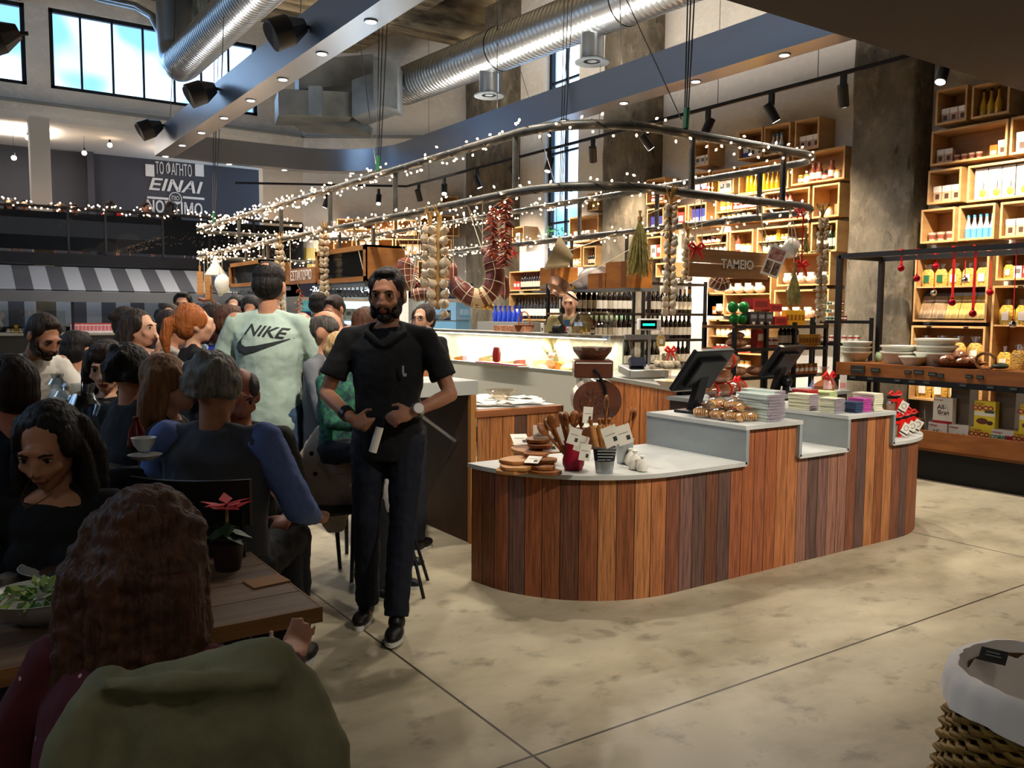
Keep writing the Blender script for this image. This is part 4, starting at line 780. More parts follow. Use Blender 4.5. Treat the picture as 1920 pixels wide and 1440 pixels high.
def row(spec, p0, dirv, width, zmax, rz, where, tier=''):
    """spec 'kind*n' items in a row starting at p0 along dirv, filling `width`"""
    items = []
    for part in spec.split():
        k, n = (part.split('*')+['1'])[:2]; items += [k]*int(n)
    kk = [k for k in items if k != '_']
    for k in kk:
        if k not in PROTO: PROTO[k] = proto(k)
    tot = sum(WID.get(k, .08) for k in items); s = min(width/tot, min([zmax*.92/HGT[k] for k in kk] or [1]), 1.25); x = max(0, (width-tot*s)/2)*.25
    cnt = {}
    for k in items:
        w = WID.get(k, .08)*s
        if k != '_':
            d = tier+NAMES[k][2]; cnt[k] = cnt.get(k, 0)+1; n = items.count(k); lab = '%s %s from left, %s' % (ORD[min(cnt[k]-1, 15)], d, where) if n > 1 else '%s %s' % (d, where)
            good(k, V(p0)+V(dirv)*(x+w/2)+V((0, 0, .0005)), rz+random.uniform(-.05, .05), s, lab, '%s %s' % (NAMES[k][0].replace('_', ' ')+'s', where))
        x += w
# ---- a crate: open box fixed on a wall plane, optional mid shelves
def crate(o, u, nrm, w, h, d, where, label, rows, mids=(), tags=0, group='wooden display crates on the wall', cat='display crate'):
    """o lower left front corner as seen from the shop, u direction to the right, nrm towards the shop"""
    u, nrm, o = V(u).normalized(), V(nrm).normalized(), V(o); M = MX((u, -nrm, V((0, 0, 1)))).transposed().to_4x4(); rz = math.atan2(u.y, u.x)
    t = thing('display_crate', label, cat, o, rz, group); th = .022
    b = B(); b.bx(0, w, 0, d, 0, th, m_ply); b.bx(0, w, 0, d, h-th, h, m_ply); b.bx(0, th, 0, d, th, h-th, m_ply); b.bx(w-th, w, 0, d, th, h-th, m_ply); b.obj('box_frame', t, 0)
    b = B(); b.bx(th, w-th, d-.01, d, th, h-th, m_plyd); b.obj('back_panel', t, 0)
    lv = [0]+[m*h for m in mids]; tops = [m*h for m in mids]+[h]
    for m in mids: b = B(); b.bx(th, w-th, .01, d-.01, m*h-.008, m*h+.008, m_ply); b.obj('shelf_board', t, 0)
    for k in range(tags): b = B(); x = w*(k+.5)/tags; b.bx(x-.025, x+.025, -.003, 0, h-.02, h-.004, m_price); b.obj('price_label', t, 0)
    for ti, (z, zt, r) in enumerate(zip(lv, tops, rows)):
        if r: row(r, o+u*(th+.008)-nrm*.09+V((0, 0, z+(th if z == 0 else .008))), u, w-2*th-.016, zt-z-.03, rz, where, '' if len([x for x in rows if x]) < 2 else ('lower-row ', 'upper-row ')[ti] if len(rows) == 2 else ('bottom-row ', 'middle-row ', 'top-row ')[ti])
    return t
XC = 9.0; DC = XW-XC-.004
def wc(xl, xr, yt, yb, where, rows, look, mids=(), tags=0):
    """crate on the right wall from the pixels of its front: left edge x, right edge x, top and bottom at the left edge"""
    a, c = WX(xl, yb, XC), WX(xl, yt, XC); e = WX(xr, yb, XC)
    crate((XC, a.y, a.z), (0, -1, 0), (-1, 0, 0), a.y-e.y-.006, c.z-a.z-.006, DC, where, look, rows, mids, tags)
wc(1753, 1812, 170, 236, 'in the topmost crate beside the broad pillar', ['coffee*3'], 'small crate with three coffee bags, topmost beside the broad pillar')
wc(1820, 1892, 161, 224, 'in the crate at the top right', ['oil*3'], 'crate with three amber oil bottles at the top right')
wc(1744, 1887, 247, 312, 'in the wide crate of little cups', ['paper*2 cup*4 _ orange paper'], 'wide crate with small cups and packets, second row from the top')
wc(1892, 1960, 220, 291, 'in the crate at the right picture edge, second row', ['white*2'], 'crate with white bags cut by the right picture edge, second row')
wc(1738, 1801, 320, 384, 'in the crate of folded paper bags', ['paper*3'], 'crate with folded paper bags under the cup crate')
wc(1812, 1950, 311, 380, 'in the wide crate of tall boxes', ['tall*4'], 'wide bright crate with tall white boxes at the right edge')
wc(1725, 1789, 393, 457, 'in the lower crate beside the broad pillar', ['cup*3'], 'crate with three brown printed cups beside the broad pillar')
wc(1795, 1864, 386, 452, 'in the crate right of the brown cups', ['water*5'], 'crate with five small blue-labelled bottles')
wc(1873, 1945, 379, 447, 'in the crate of brown bags at the right edge', ['paper*3'], 'crate with brown paper bags cut by the right edge, fourth row')
wc(1711, 1850, 471, 603, 'in the tall pasta crate', ['flatg*2 flat*3', 'pastag*2 pasta pastaw*2'], 'tall two-shelf crate of pasta bags behind the hanging bells', (.49,), 3)
wc(1866, 1950, 470, 526, 'in the crate right of the pasta crate', ['farfalle cartonw cartonr*2'], 'small crate with yellow pasta at the right picture edge')
wc(1853, 1960, 535, 700, 'in the tall yellow pasta crate', ['farfalle*3', 'farfalle*3'], 'tall crate of bright yellow pasta at the right picture edge', (.55,), 1)
wc(1703, 1842, 609, 748, 'in the low crate behind the bowls', ['pastaw*4', 'pasta*4'], 'low crate of pasta bags behind the white bowls', (.5,), 2)
wc(1850, 1960, 712, 800, 'in the lowest crate at the right', ['pasta*4'], 'lowest crate of pasta bags at the right picture edge')
wc(1295, 1329, 269, 315, 'in the lone upper crate left', ['cartonw*3'], 'lone upper crate with three white cartons over the ring')
wc(1383, 1429, 247, 301, 'in the upper crate behind the ring bend', ['cartonb white*2'], 'upper crate with a blue pack behind the ring tube')
wc(1431, 1481, 238, 294, 'in the upper crate with blue tins', ['water*3'], 'upper crate with small blue bottles next to it')
wc(1489, 1535, 227, 285, 'in the topmost crate left of the broad pillar', ['coffee*3'], 'topmost crate with coffee bags left of the broad pillar')
wc(1483, 1583, 290, 349, 'in the wide crate of flasks', ['jaro jarw fancy*2 jar fancy jarw'], 'wide crate of glass flasks against the broad pillar')
wc(1384, 1478, 310, 366, 'in the wide yellow oil crate', ['oil2*2 oil*2 oil2 oil*3'], 'wide crate full of yellow oil bottles')
wc(1334, 1376, 320, 367, 'in the crate left of the oil bottles', ['oil2 cartonw*2 oil'], 'crate of mixed bottles left of the oil crate')
wc(1293, 1330, 325, 370, 'in the crate with blue and red packs', ['cartonb cartonr'], 'crate with blue and red cartons left of the mixed bottles')
wc(1211, 1246, 337, 384, 'in the crate at the middle pillar', ['jarr*3'], 'crate of red jars just right of the middle pillar')
wc(1212, 1244, 392, 440, 'in the crate of blue packs at the pillar', ['bluepack*2'], 'crate with blue packs right of the middle pillar')
wc(1262, 1286, 387, 428, 'in the narrow crate behind the garlic', ['cartonr'], 'narrow crate partly behind a hanging garlic braid')
wc(1289, 1324, 383, 427, 'in the crate with blue and white packs', ['bluepack*2'], 'crate with blue and white packs right of the garlic braid')
wc(1340, 1424, 371, 422, 'in the two-shelf crate of small jars', ['jarw*3 jargn*3', 'orange*2 jarr*5'], 'two-shelf crate of small jars below the ring tube', (.45,))
wc(1430, 1517, 361, 418, 'in the wide crate of brown flasks', ['jar jaro*2 jarr*3', 'fancy*5'], 'wide crate of flasks and jars left of the empty one', (.45,))
wc(1522, 1573, 348, 410, 'in the deep crate at the pillar', ['jarw*2'], 'nearly empty crate against the broad pillar')
wc(1519, 1569, 417, 474, 'in the dark bottle crate at the pillar', ['wineb*4'], 'crate of dark bottles against the broad pillar')
wc(1418, 1515, 427, 476, 'in the two-shelf crate of pale jars', ['jargn*8', 'jarw*3 yel jaro*2'], 'two-shelf crate of pale jars over the sign', (.45,))
wc(1367, 1412, 433, 477, 'in the crate with one big dark jar', ['fancy jarw*2'], 'crate with one dark jar over the hanging sign')
wc(1304, 1364, 440, 479, 'in the low two-shelf crate', ['jarw*6', 'jar*2 jarr jaro'], 'low two-shelf crate behind the red bow', (.5,))
wc(1212, 1240, 444, 486, 'in the small crate behind the dried bunch', ['cartonw cartonr'], 'small crate behind the dried herb bunch')
wc(1229, 1262, 493, 520, 'in the green bottle crate', ['wineb*3'], 'small crate of green bottles above the wine rack')
wc(1456, 1556, 475, 537, 'in the wide crate of bread bags', ['breadpack*4'], 'wide crate of bread bags right of the sign')
wc(1450, 1553, 543, 600, 'in the wide crate below the bread bags', ['breadpack*4'], 'wide crate of bagged rusks left of the steel table', tags=2)
wc(1326, 1445, 520, 592, 'in the crate of filmed bread under the sign', ['breadpack*3 white', 'breadpack*5'], 'wide two-shelf crate of filmed bread under the sign', (.55,), 0)
wc(1326, 1358, 548, 592, 'in the orange pack crate', ['orange*3'], 'small crate of orange packs beside the wine rack')
wc(1326, 1440, 598, 690, 'in the lower crate of jars', ['jaro*7', 'jarr*7', 'jarw*7'], 'low three-shelf crate of labelled jars right of the wine rack', (.33, .66), 3)
wc(960, 982, 426, 460, 'in the crate left of the tall window', ['cartonw'], 'narrow crate with a picture card left of the tall window')
wc(1067, 1122, 408, 457, 'in the crate of slim white boxes', ['pillbox*6'], 'crate with six slim white boxes right of the tall window')
wc(1065, 1090, 462, 500, 'in the left low crate near the window', ['jarw*2 jarr'], 'small crate left of the black bottles near the window')
wc(1093, 1117, 462, 500, 'in the crate of black little bottles', ['winec*5'], 'small crate of black bottles near the middle pillar')
wc(1100, 1122, 363, 397, 'in the half-hidden oil crate', ['oil*3'], 'half-hidden oil crate at the middle pillar')
wc(955, 1020, 509, 546, 'in the crate of black little boxes', ['cartonr*2 winec*8'], 'long crate of small black bottles left of the hanging shelf')
wc(955, 1060, 550, 600, 'in the low bottle crate', ['wine*14'], 'long low crate of dark bottles behind the basket')
wc(1062, 1118, 553, 610, 'in the low crate behind the bald man', ['winec*3 cartonr*3'], 'low crate behind the bald man')
q = B(); a = WX(975, 509, XC+.1); c = WX(1017, 470, XC+.1); q.bx(XC+.1, XC+.14, c.y, a.y, a.z, c.z, mat('glowing_white_panel', '#fdf8ee', .5, emit=1.4)); q.obj('glowing_panel', None, 0, label='glowing panel standing in for the bright window part between the crates', cat='screen')  # glowing panel drawn in place of the window's bright lower part
# crates on the angled wall
AN = V((2.77, -1.9, 0)).normalized(); ANN = V((-AN.y*-1, -AN.x, 0)); ANN = V((-1.9, -2.77, 0)).normalized()
def WP(x, y, off=.32):
    """point seen at a pixel on the face of the crates on the angled wall"""
    d = ray(x, y); o = V((6.55, YF, 0))+ANN*off; k = (o-EYE).dot(ANN)/d.dot(ANN); return EYE+d*k
def ac(xl, xr, yt, yb, where, rows, look):
    a, c, e = WP(xl, yb), WP(xl, yt), WP(xr, yb); crate(a, AN, ANN, (e-a).length-.01, c.z-a.z-.01, .31, where, look, rows)
for xl, xr, yt, yb, r, k in ((632, 663, 409, 431, '', 'top row, first'), (666, 700, 409, 431, 'cartonw', 'top row, second'), (703, 740, 410, 440, '', 'top row, third'), (745, 782, 411, 441, '', 'top row, fourth'), (788, 824, 402, 441, 'carton', 'top row, fifth'), (828, 860, 367, 387, '', 'topmost single'), (828, 862, 402, 443, '', 'top row, last'), (595, 628, 448, 470, '', 'lower row, first'), (633, 662, 447, 470, '', 'lower row, second'), (667, 738, 446, 470, 'carton*3', 'lower row, third'), (741, 848, 447, 478, 'carton*5', 'lower row, long last'), (783, 846, 488, 524, 'cartonw*2', 'under the long one')):
    ac(xl, xr, yt, yb, 'in angled-wall crate, '+k, [r], 'light plywood crate on the angled wall, '+k)
# ================================================================ steel display table by the wall
m_fascia = mat('varnished_plywood_fascia', '#8a5428', .45, noise=(1, 3, 14, 4), col2='#74431e')
SX, SY0, SY1 = 7.95, 2.9, 5.58
t = thing('steel_display_table', 'black steel display table with a wooden fascia and an overhead frame', 'display table', (SX, 4.2, 0))
def steel(b, x0, x1, y0, y1, z0, z1): b.bx(x0-SX, x1-SX, y0-4.2, y1-4.2, z0, z1, m_black)
for x in (SX, 8.7):
    for y in (SY0, SY1): b = B(); steel(b, x-.025, x+.025, y-.025, y+.025, 0, 2.23); b.obj('post', t, 0)
b = B(); steel(b, SX-.025, SX+.025, SY0, SY1, 2.2, 2.25); b.obj('front_rail', t, 0); b = B(); steel(b, 8.675, 8.725, SY0, SY1, 2.2, 2.25); b.obj('rear_rail', t, 0); b = B(); steel(b, SX, 8.7, SY1-.025, SY1+.025, 2.2, 2.25); b.obj('side_rail', t, 0)
b = B(); b.bx(-.03, .0, -1.3, 1.36, .985, 1.115, m_fascia); b.obj('upper_fascia', t, 0); b = B(); b.bx(-.02, .78, -1.3, 1.36, 1.095, 1.11, m_fascia); b.obj('table_top', t, 0)
b = B(); steel(b, SX-.035, SX+.02, SY0, SY1, .93, .985); b.obj('lower_rail', t, 0); b = B(); b.bx(-.03, 0, -1.3, 1.36, .33, .5, m_fascia); b.obj('lower_fascia', t, 0); b = B(); b.bx(0, .75, -1.3, 1.36, .30, .33, m_fascia); b.obj('lower_shelf', t, 0)
b = B(); b.bx(.1, .75, -1.3, 1.36, 0, .30, m_black); b.obj('plinth', t, 0)
b = B(); random.seed(5)
for y, z, w, h in [(5.3, 1.05, .16, .08), (5.1, 1.055, .1, .04), (4.75, 1.055, .07, .03), (4.64, 1.06, .1, .045), (4.5, 1.05, .08, .04), (4.42, 1.04, .06, .04), (4.15, 1.05, .06, .035), (4.05, 1.05, .06, .035)]+[(y, .965, .07, .03) for y in (5.35, 5.15, 4.85, 4.7, 4.55, 4.2, 3.95, 3.75, 3.55)]:
    b.bx(-.041, -.031, y-4.2-w/2, y-4.2+w/2, z-h/2, z+h/2, mat('chalk_slate', '#20221f', .7)); b.bx(-.042, -.041, y-4.2-w*.35, y-4.2+w*.35, z-.004, z-.001, mat('chalk', '#7d8079', .8))
b.obj('slate_labels', t, 0, kind='stuff')
ZT = 1.111
def onT(px, py, z=ZT): return GZ(px, py, z)
bw = [(1605, 674, 3, .95, 'left stack'), (1686, 672, 2, 1.1, 'second stack'), (1755, 668, 3, 1.2, 'rear stack')]
for px, py, n, s, nm in bw:
    p = V((WX(px, 660, 8.3).x, WX(px, 660, 8.3).y, ZT))
    for k in range(n): good('bowl', p+V((0, 0, .055*k*s)), 0, s, 'white ceramic bowl, %s of the %s on the steel table' % (('lowest', 'second', 'topmost')[k] if k < n-1 else 'topmost', nm), 'white bowls on the steel table')
p = WX(1712, 672, 8.12); good('bowl', V((8.12, p.y, ZT)), 0, .8, 'low white bowl with a brown label in front of the stacks', None)
p = WX(1800, 668, 8.22); t = thing('bread_basket', 'flat wicker basket of filmed bread on the steel table', 'basket', (8.22, p.y, ZT))
m_wick = mat('brown_wicker', '#8a5a30', .7, noise=(60, 60, 90, 2), col2='#5f3a1c', bump=.8)
b = B(); b.lathe([(.14, 0), (.24, .05), (.25, .055), (.23, .05), (.13, .01)], m_wick, n=24, cap=False); b.lathe([(.001, .004), (.14, .004)], m_wick, n=24, cap=False); b.obj('tray', t)
for i, (dx, dy, s) in enumerate(((-.08, .08, .9), (.05, .03, 1), (.0, -.12, .8), (-.1, -.08, .7))):
    q = B(); q.ball((0, 0, .05*s), (.1*s, .07*s, .05*s), mat('dark_sweet_bread', '#6e3a24', .5, noise=(50, 50, 50), col2='#a06a44', bump=.5), 12, 7); q.ball((0, 0, .055*s), (.11*s, .08*s, .06*s), m_clear, 12, 6); o = q.obj('filmed_bread', None, label='filmed brown bread, %s in the flat wicker basket' % ('at the left', 'on top', 'at the right', 'at the front')[i], cat='bread'); o.location = (8.22+dx, p.y+dy, ZT+.03+.03*(i == 1)); o.rotation_euler.z = i
t = thing('wicker_coil', 'dark wicker ring leaning beside the flat bread basket', 'basket', V((8.05, WX(1848, 670, 8.05).y, ZT+.08))); b = B(); b.tube([(0, .09*cos(a), .075*sin(a)) for a in [2*pi*i/20 for i in range(20)]], .014, m_wick, n=6, closed=True); b.obj('ring', t)
t = thing('glass_tray', 'round glass tray at the right end of the steel table', 'tray', V((8.12, WX(1875, 690, 8.12).y, ZT))); b = B(); b.lathe([(.08, 0), (.17, .02), (.175, .026), (.16, .022)], m_jar, n=26, cap=False); b.obj('dish', t); b = B(); b.ball((0, 0, .04), (.1, .07, .03), mat('dark_greens', '#2f3a2a', .6), 10, 6); b.obj('greens', t)
good('pastaw', V((8.35, WX(1910, 650, 8.35).y, ZT)), pi/2, 1, 'filmed pasta bag standing behind the glass tray', None)
for i, (px, k) in enumerate(((1648, 'greenglass'), (1730, 'cartonr'))): good(k, V((8.5, WX(px, 650, 8.5).y, ZT+(0 if i == 0 else .17))), -pi/2, .8 if i == 0 else .6, ('pale green jar between the bowl stacks', 'small brown card box on the rear bowls')[i], None)
# cereal boxes on the lower shelf
m_cw = mat('white_cereal_board', '#e9e2d6', .45); m_cy = mat('yellow_cereal_board', '#e8cf3a', .45); m_cr = mat('cereal_red', '#b3202a', .45); m_cbr = mat('chocolate_print', '#4e2a20', .5); m_cg = mat('cereal_green', '#1c7a4a', .5)
def cereal(px, tier, kind, label, w=.2):
    y = WX(px, 800, 8.04).y; z0 = .332 if tier == 0 else .572; h = .24 if tier == 0 else .25
    t = thing('cereal_box', label, 'cereal box', (8.04, y, z0), -pi/2, 'cereal boxes on the lower shelf'); m = m_cy if kind == 'coco' else m_cw
    b = B(); b.bx(-w/2, w/2, 0, .07, 0, h, m); b.obj('carton', t, 0)
    F_ = lambda x, z: frame((x, -.0015, z), (1, 0, 0), (0, -1, 0))
    text("Kellogg's", .025, m_cr, t, F_(-w*.22, h*.9), .0006, name='red_script')
    if kind == 'bran':
        text('All-', .06, m_cbr, t, F_(-.01, h*.62), .0006, bold=.001); text('Bran', .06, m_cbr, t, F_(.01, h*.42), .0006, bold=.001); b = B(); b.bx(-w/2, w/2, -.001, 0, .0, h*.1, m_cr); b.tube([(.055*cos(a), -.001, h*.52+.055*sin(a)) for a in [2*pi*i/20 for i in range(20)]], .0012, m_cbr, n=4, closed=True); b.obj('front_print', t, 0)
    elif kind == 'k': text('K', .13, m_cr, t, F_(0, h*.45), .0006, shear=.3, bold=.003)
    elif kind == 'coco':
        text('COCO', .058, mat('coco_pink', '#a8324a', .5), t, F_(-.02, h*.73), .0008, bold=.003, sx=1.1); b = B(); b.bx(-w/2, w/2, -.001, 0, h*.45, h*.6, mat('coco_white_band', '#efe9d9', .5)); b.bx(.0, w*.45, -.0012, -.001, h*.56, h*.66, mat('coco_green_word', '#2f5a38', .5)); b.ball((-.02, -.001, h*.25), (.055, .003, .03), mat('brown_print', '#6a3c22', .5), 10, 5); b.ball((.05, -.001, h*.2), (.03, .003, .02), m_cbr, 8, 5); b.obj('front_print', t, 0)
    elif kind == 'corn':
        text('CORN', .05, m_cg, t, F_(-.035, h*.7), .0006, bold=.002); text('FLAKES', .032, m_cg, t, F_(-.035, h*.54), .0006, bold=.001); b = B(); b.bx(.03, w/2, -.001, 0, .0, h*.5, m_cg); b.bx(.02, w/2, -.001, 0, h*.52, h*.8, m_cr); b.obj('front_print', t, 0)
for px, tier, k, l in ((1766, 1, 'bran', 'white cereal box on the upper tier at the left, lettered All-Bran'), (1845, 1, 'coco', 'yellow cereal box on the upper tier between two clear bins'), (1932, 1, 'coco', 'yellow cereal box cut by the right picture edge'), (1758, 0, 'bran', 'white cereal box under the upper All-Bran one'), (1797, 0, 'k', 'white cereal box with a big red K'), (1840, 0, 'coco', 'yellow cereal box directly right of the K box'), (1880, 0, 'corn', 'white cereal box with green CORN FLAKES letters'), (1922, 0, 'coco', 'yellow cereal box in the lower tier at the right edge')): cereal(px, tier, k, l, .19)
for i, (px, h) in enumerate(((1805, .34), (1890, .36))):
    q = B(); y = WX(px, 780, 8.2).y; q.bx(8.14, 8.3, y-.09, y+.09, .572, .572+h, mat('smoky_plastic_bin', '#6f6358', .2, spec=.6)); q.bx(8.13, 8.31, y-.1, y+.1, .572+h, .592+h, mat('bin_lid', '#4a4038', .3)); q.obj('storage_bin', None, 0, label=('smoky plastic bin between All-Bran and the yellow box', 'taller smoky plastic bin above the CORN FLAKES box')[i], cat='bin')
for i, y in enumerate((5.2, 4.95, 4.7, 3.9, 3.7)): good('carton', V((8.45, y, .332)), -pi/2, 1.3, 'brown box stored at the back of the lower shelf, %s' % ('first from the left', 'second', 'third', 'fourth', 'last')[i], 'brown boxes at the back of the lower shelf')
# bells on ribbons
m_bell = mat('red_metal_bell', '#a01022', .18, metal=.6); m_sil = mat('silver_bell', '#c9c6c4', .12, metal=1)
def bell(px, y0, y1, X, red, lab, wide):
    a, c = WX(px, y0, X), WX(px, y1, X); a.z = 2.2; c.y = a.y
    t = thing('jingle_bell', lab, 'bell', c, group='bells on ribbons'); r = .034
    b = B(); b.ball((0, 0, 0), r, m_bell if red else m_sil, 14, 10); b.obj('bell_ball', t)
    b = B(); b.cyl((0, 0, r), (0, 0, r+.012), .008, m_bell, n=8); b.obj('loop', t)
    b = B(); w = .013 if wide else .004; b.bx(-.0012, .0012, -w, w, r, a.z+.06-c.z, m_rib); b.bx(-.03, .03, -w, w, a.z-c.z+.045, a.z-c.z+.058, m_rib); b.obj('ribbon', t, 0)
for a in ((1691, 472, 503, 7.95, 1, 'red bell hung first from the left on a short ribbon', 1), (1721, 472, 522, 7.95, 1, 'red bell in front of the green-labelled pasta', 0), (1756, 472, 499, 8.7, 1, 'red bell on the rear rail over the pasta bags', 1), (1751, 540, 549, 8.7, 0, 'silver bell low in front of the brown noodle bags', 0), (1790, 470, 567, 7.95, 1, 'red bell on the long wide ribbon by the noodles', 1), (1812, 460, 525, 8.7, 0, 'silver bell in front of the white-labelled pasta', 0), (1830, 468, 588, 7.95, 1, 'lowest red bell on the longest wide ribbon', 1), (1861, 458, 548, 8.7, 1, 'red bell on a thin ribbon before the second crate column', 0), (1907, 455, 608, 7.95, 0, 'silver bell on the thin ribbon at the right edge', 0)): bell(*a)
# ================================================================ bread rack left of the steel table
def rack(name, label, cat, o, u, w, d, posts, levels, m=m_black, board=m_fascia, top=None):
    """steel rack: u direction of its length, levels of boards"""
    o = V(o); u = V(u).normalized(); t = thing(name, label, cat, o, math.atan2(u.y, u.x))
    for x in posts:
        for y in (0, d): b = B(); b.bx(x-.018, x+.018, y-.018, y+.018, 0, top or levels[-1]+.03, m); b.obj('post', t, 0)
    for z in levels: b = B(); b.bx(0, w, -.015, d+.015, z-.03, z-.004, board); b.bx(0, w, -.02, -.014, z-.034, z, m); b.obj('shelf_board', t, 0)
    return t
BY = 5.8
rack('bread_rack', 'black steel rack of loaves and packets between the wine and the steel table', 'shelf rack', (6.58, BY, 0), (1, 0, 0), 1.5, .4, (.02, .5, .95, 1.48), (.6, .98, 1.27, 1.5))
U1 = V((1, 0, 0))
for lvl, sp, w0, w, h, wh in ((1.5, 'greenpack*2 darkpack*2 darkpack redpack yel*5', 0, 1.5, .17, 'on the top board of the bread rack'), (1.27, 'sliced _ cartonr jarr*3', 0, .78, .2, 'on the second board of the bread rack, left part'), (1.27, 'wine*5 yel*7', .8, .68, .34, 'on the second board of the bread rack, right part'), (.98, 'sliced*2 tinr*4 jaro*6', 0, 1.45, .25, 'on the third board of the bread rack')): row(sp, (6.6+w0, BY+.1, lvl), U1, w, h, 0, wh)
for i, (x, z) in enumerate(((6.68, 1.355), (6.72, 1.44))): good('sliced', V((x+.08, BY+.12, z-.0)), 0, .9, 'sliced brown loaf in film lying %s on the pile in the bread rack' % ('second', 'third')[i], 'piled loaves in the bread rack')
good('greenpack', V((6.66, BY+.08, 1.62)), 0, 1, 'round green foil pack lying on the two others at the left', None); good('greenpack', V((6.82, BY+.08, 1.62)), 0, 1, 'round green foil pack lying above the charcoal pack', None)
good('redpack', V((7.05, BY+.12, 1.66)), 0, 1.2, 'long red foil pack on top of the charcoal packs', None); good('redpack', V((7.3, BY+.12, 1.64)), 0, .9, 'shorter red foil pack right of the long one', None)
# tins in front of the pillar, on a shelf of the steel table
t = rack('tin_rack', 'dark steel shelf with tins in front of the broad pillar', 'shelf rack', (8.25, 6.15, 0), (.52, -.85, 0), .66, .3, (.02, .64), (1.3, 1.55), board=m_black)
TU = V((.52, -.85, 0)).normalized()
for k in range(3): row('yel tin*3 jarw fancy tinr*2' if k else 'yel tin*4 jarw tinr*2', V((8.3, 6.12, 1.5505+.085*k)), TU, .6, .09, math.atan2(TU.y, TU.x), 'in tier %s of tins before the pillar' % ('one', 'two', 'three')[k])
row('jarr*7', V((8.3, 6.12, 1.3005)), TU, .6, .09, math.atan2(TU.y, TU.x), 'under the tins before the pillar')
# ================================================================ wine racks
m_oakd = mat('dark_oak_shelf', '#5f3d26', .5)
rack('wine_rack', 'left black steel wine rack under the hanging shelf', 'wine rack', (6.42, 8.4, 0), (1, 0, 0), 1.38, .3, (.02, 1.36), (.9, 1.27, 1.62), board=m_oakd, top=1.98)
rack('wine_rack', 'right black steel wine rack with a white top board', 'wine rack', (7.86, 8.4, 0), (1, 0, 0), 1.1, .3, (.02, 1.08), (.9, 1.27, 1.62, 2.03), board=m_oakd)
for z, w in ((1.62, 'on the top board of the left wine rack'), (1.27, 'on the middle board of the left wine rack'), (.9, 'on the low board of the left wine rack')): row('wineb*3 wine*2 wine*4 winec wine*4', (6.46, 8.5, z), U1, 1.3, .36, 0, w)
for z, s, w in ((1.62, 'winec wine*2 wineb wine*3 winec wineb*2', 'on the top board of the right wine rack'), (1.27, 'wine*4 winec*3 wine*3', 'on the middle board of the right wine rack'), (.9, 'wine*3 _ carton*2 wine*3', 'on the low board of the right wine rack')): row(s, (7.9, 8.5, z), U1, 1.02, .36, 0, w)
for i in range(2): good('cartonw', V((8.5+.16*i, 8.5, 2.031)), 0, .45, ('flat white box on the right wine rack top, left one', 'flat white box on the right wine rack top, right one')[i], None)
# ================================================================ deli case
m_stl = mat('brushed_steel', '#b7b8b4', .3, metal=.85); m_dpan = mat('putty_laminate_panel', '#a9a89c', .5); m_dlit = mat('lit_case_interior', '#fff3dc', .5)
D0, D1, DX = 6.95, 12.6, 5.55
t = thing('deli_case', 'long refrigerated deli case with slanted glass and putty front', 'deli counter', (DX, 9, 0))
b = B(); b.bx(0, .03, D0-9, D1-9, .2, .98, m_dpan); b.bx(0, .6, D0-9, D0-8.97, .2, .98, m_dpan); b.obj('front_panel', t, 0)
b = B(); b.bx(-.02, .04, D0-9, D1-9, .98, 1.0, m_stl); b.bx(-.005, .035, D0-9-.02, D0-9+.02, .2, 1.0, m_stl); b.obj('steel_trim', t, 0)
b = B(); b.bx(.04, .6, D0-9, D1-9, .0, .9, m_black); b.obj('base', t, 0); b = B(); b.bx(.04, .6, D0-9+.03, D1-9, .9, .93, mat('white_display_floor', '#e6e3da', .4)); b.obj('display_floor', t, 0)
b = B(); b.bx(.36, .68, D0-9, D1-9, 1.34, 1.375, m_stl); b.obj('top_shelf', t, 0); b = B(); b.bx(.6, .62, D0-9, D1-9, .2, 1.34, m_dpan); b.obj('rear_doors', t, 0)
b = B(); b.quad((.02, D0-9+.02, 1.0), (.02, D1-9, 1.0), (.37, D1-9, 1.345), (.37, D0-9+.02, 1.345), glass('case_glass', '#f6fbf8', .12)); b.obj('slanted_glass', t, 0)
b = B(); b.add([(.02, D0-9+.01, 1), (.62, D0-9+.01, 1), (.62, D0-9+.01, 1.34), (.37, D0-9+.01, 1.34)], [(0, 1, 2, 3)], glass('case_glass', '#f6fbf8', .12)); b.obj('end_glass', t, 0)
b = B(); b.bx(.4, .46, D0-9+.1, D1-9-.1, 1.325, 1.338, mat('lit_case_tube', '#fff4e0', .5, emit=5)); b.obj('lamp_tube', t, 0)
for y in (7.8, 9.6, 11.6): lamp('AREA', (DX+.43, y, 1.315), 15, (1, .93, .78), (DX+.4, y, 0), sx=1.7, sy=.06, name='case_lamp')
m_ch = [mat('pale_cheese', '#e8d494', .5), mat('smoked_meat_wood', '#c07a4a', .5), mat('orange_cheese', '#d98c2a', .45), mat('white_cheese', '#efe8d6', .5), mat('cured_red_meat', '#8e3a30', .45), mat('parmesan_rind', '#cfa35e', .55)]
random.seed(11)
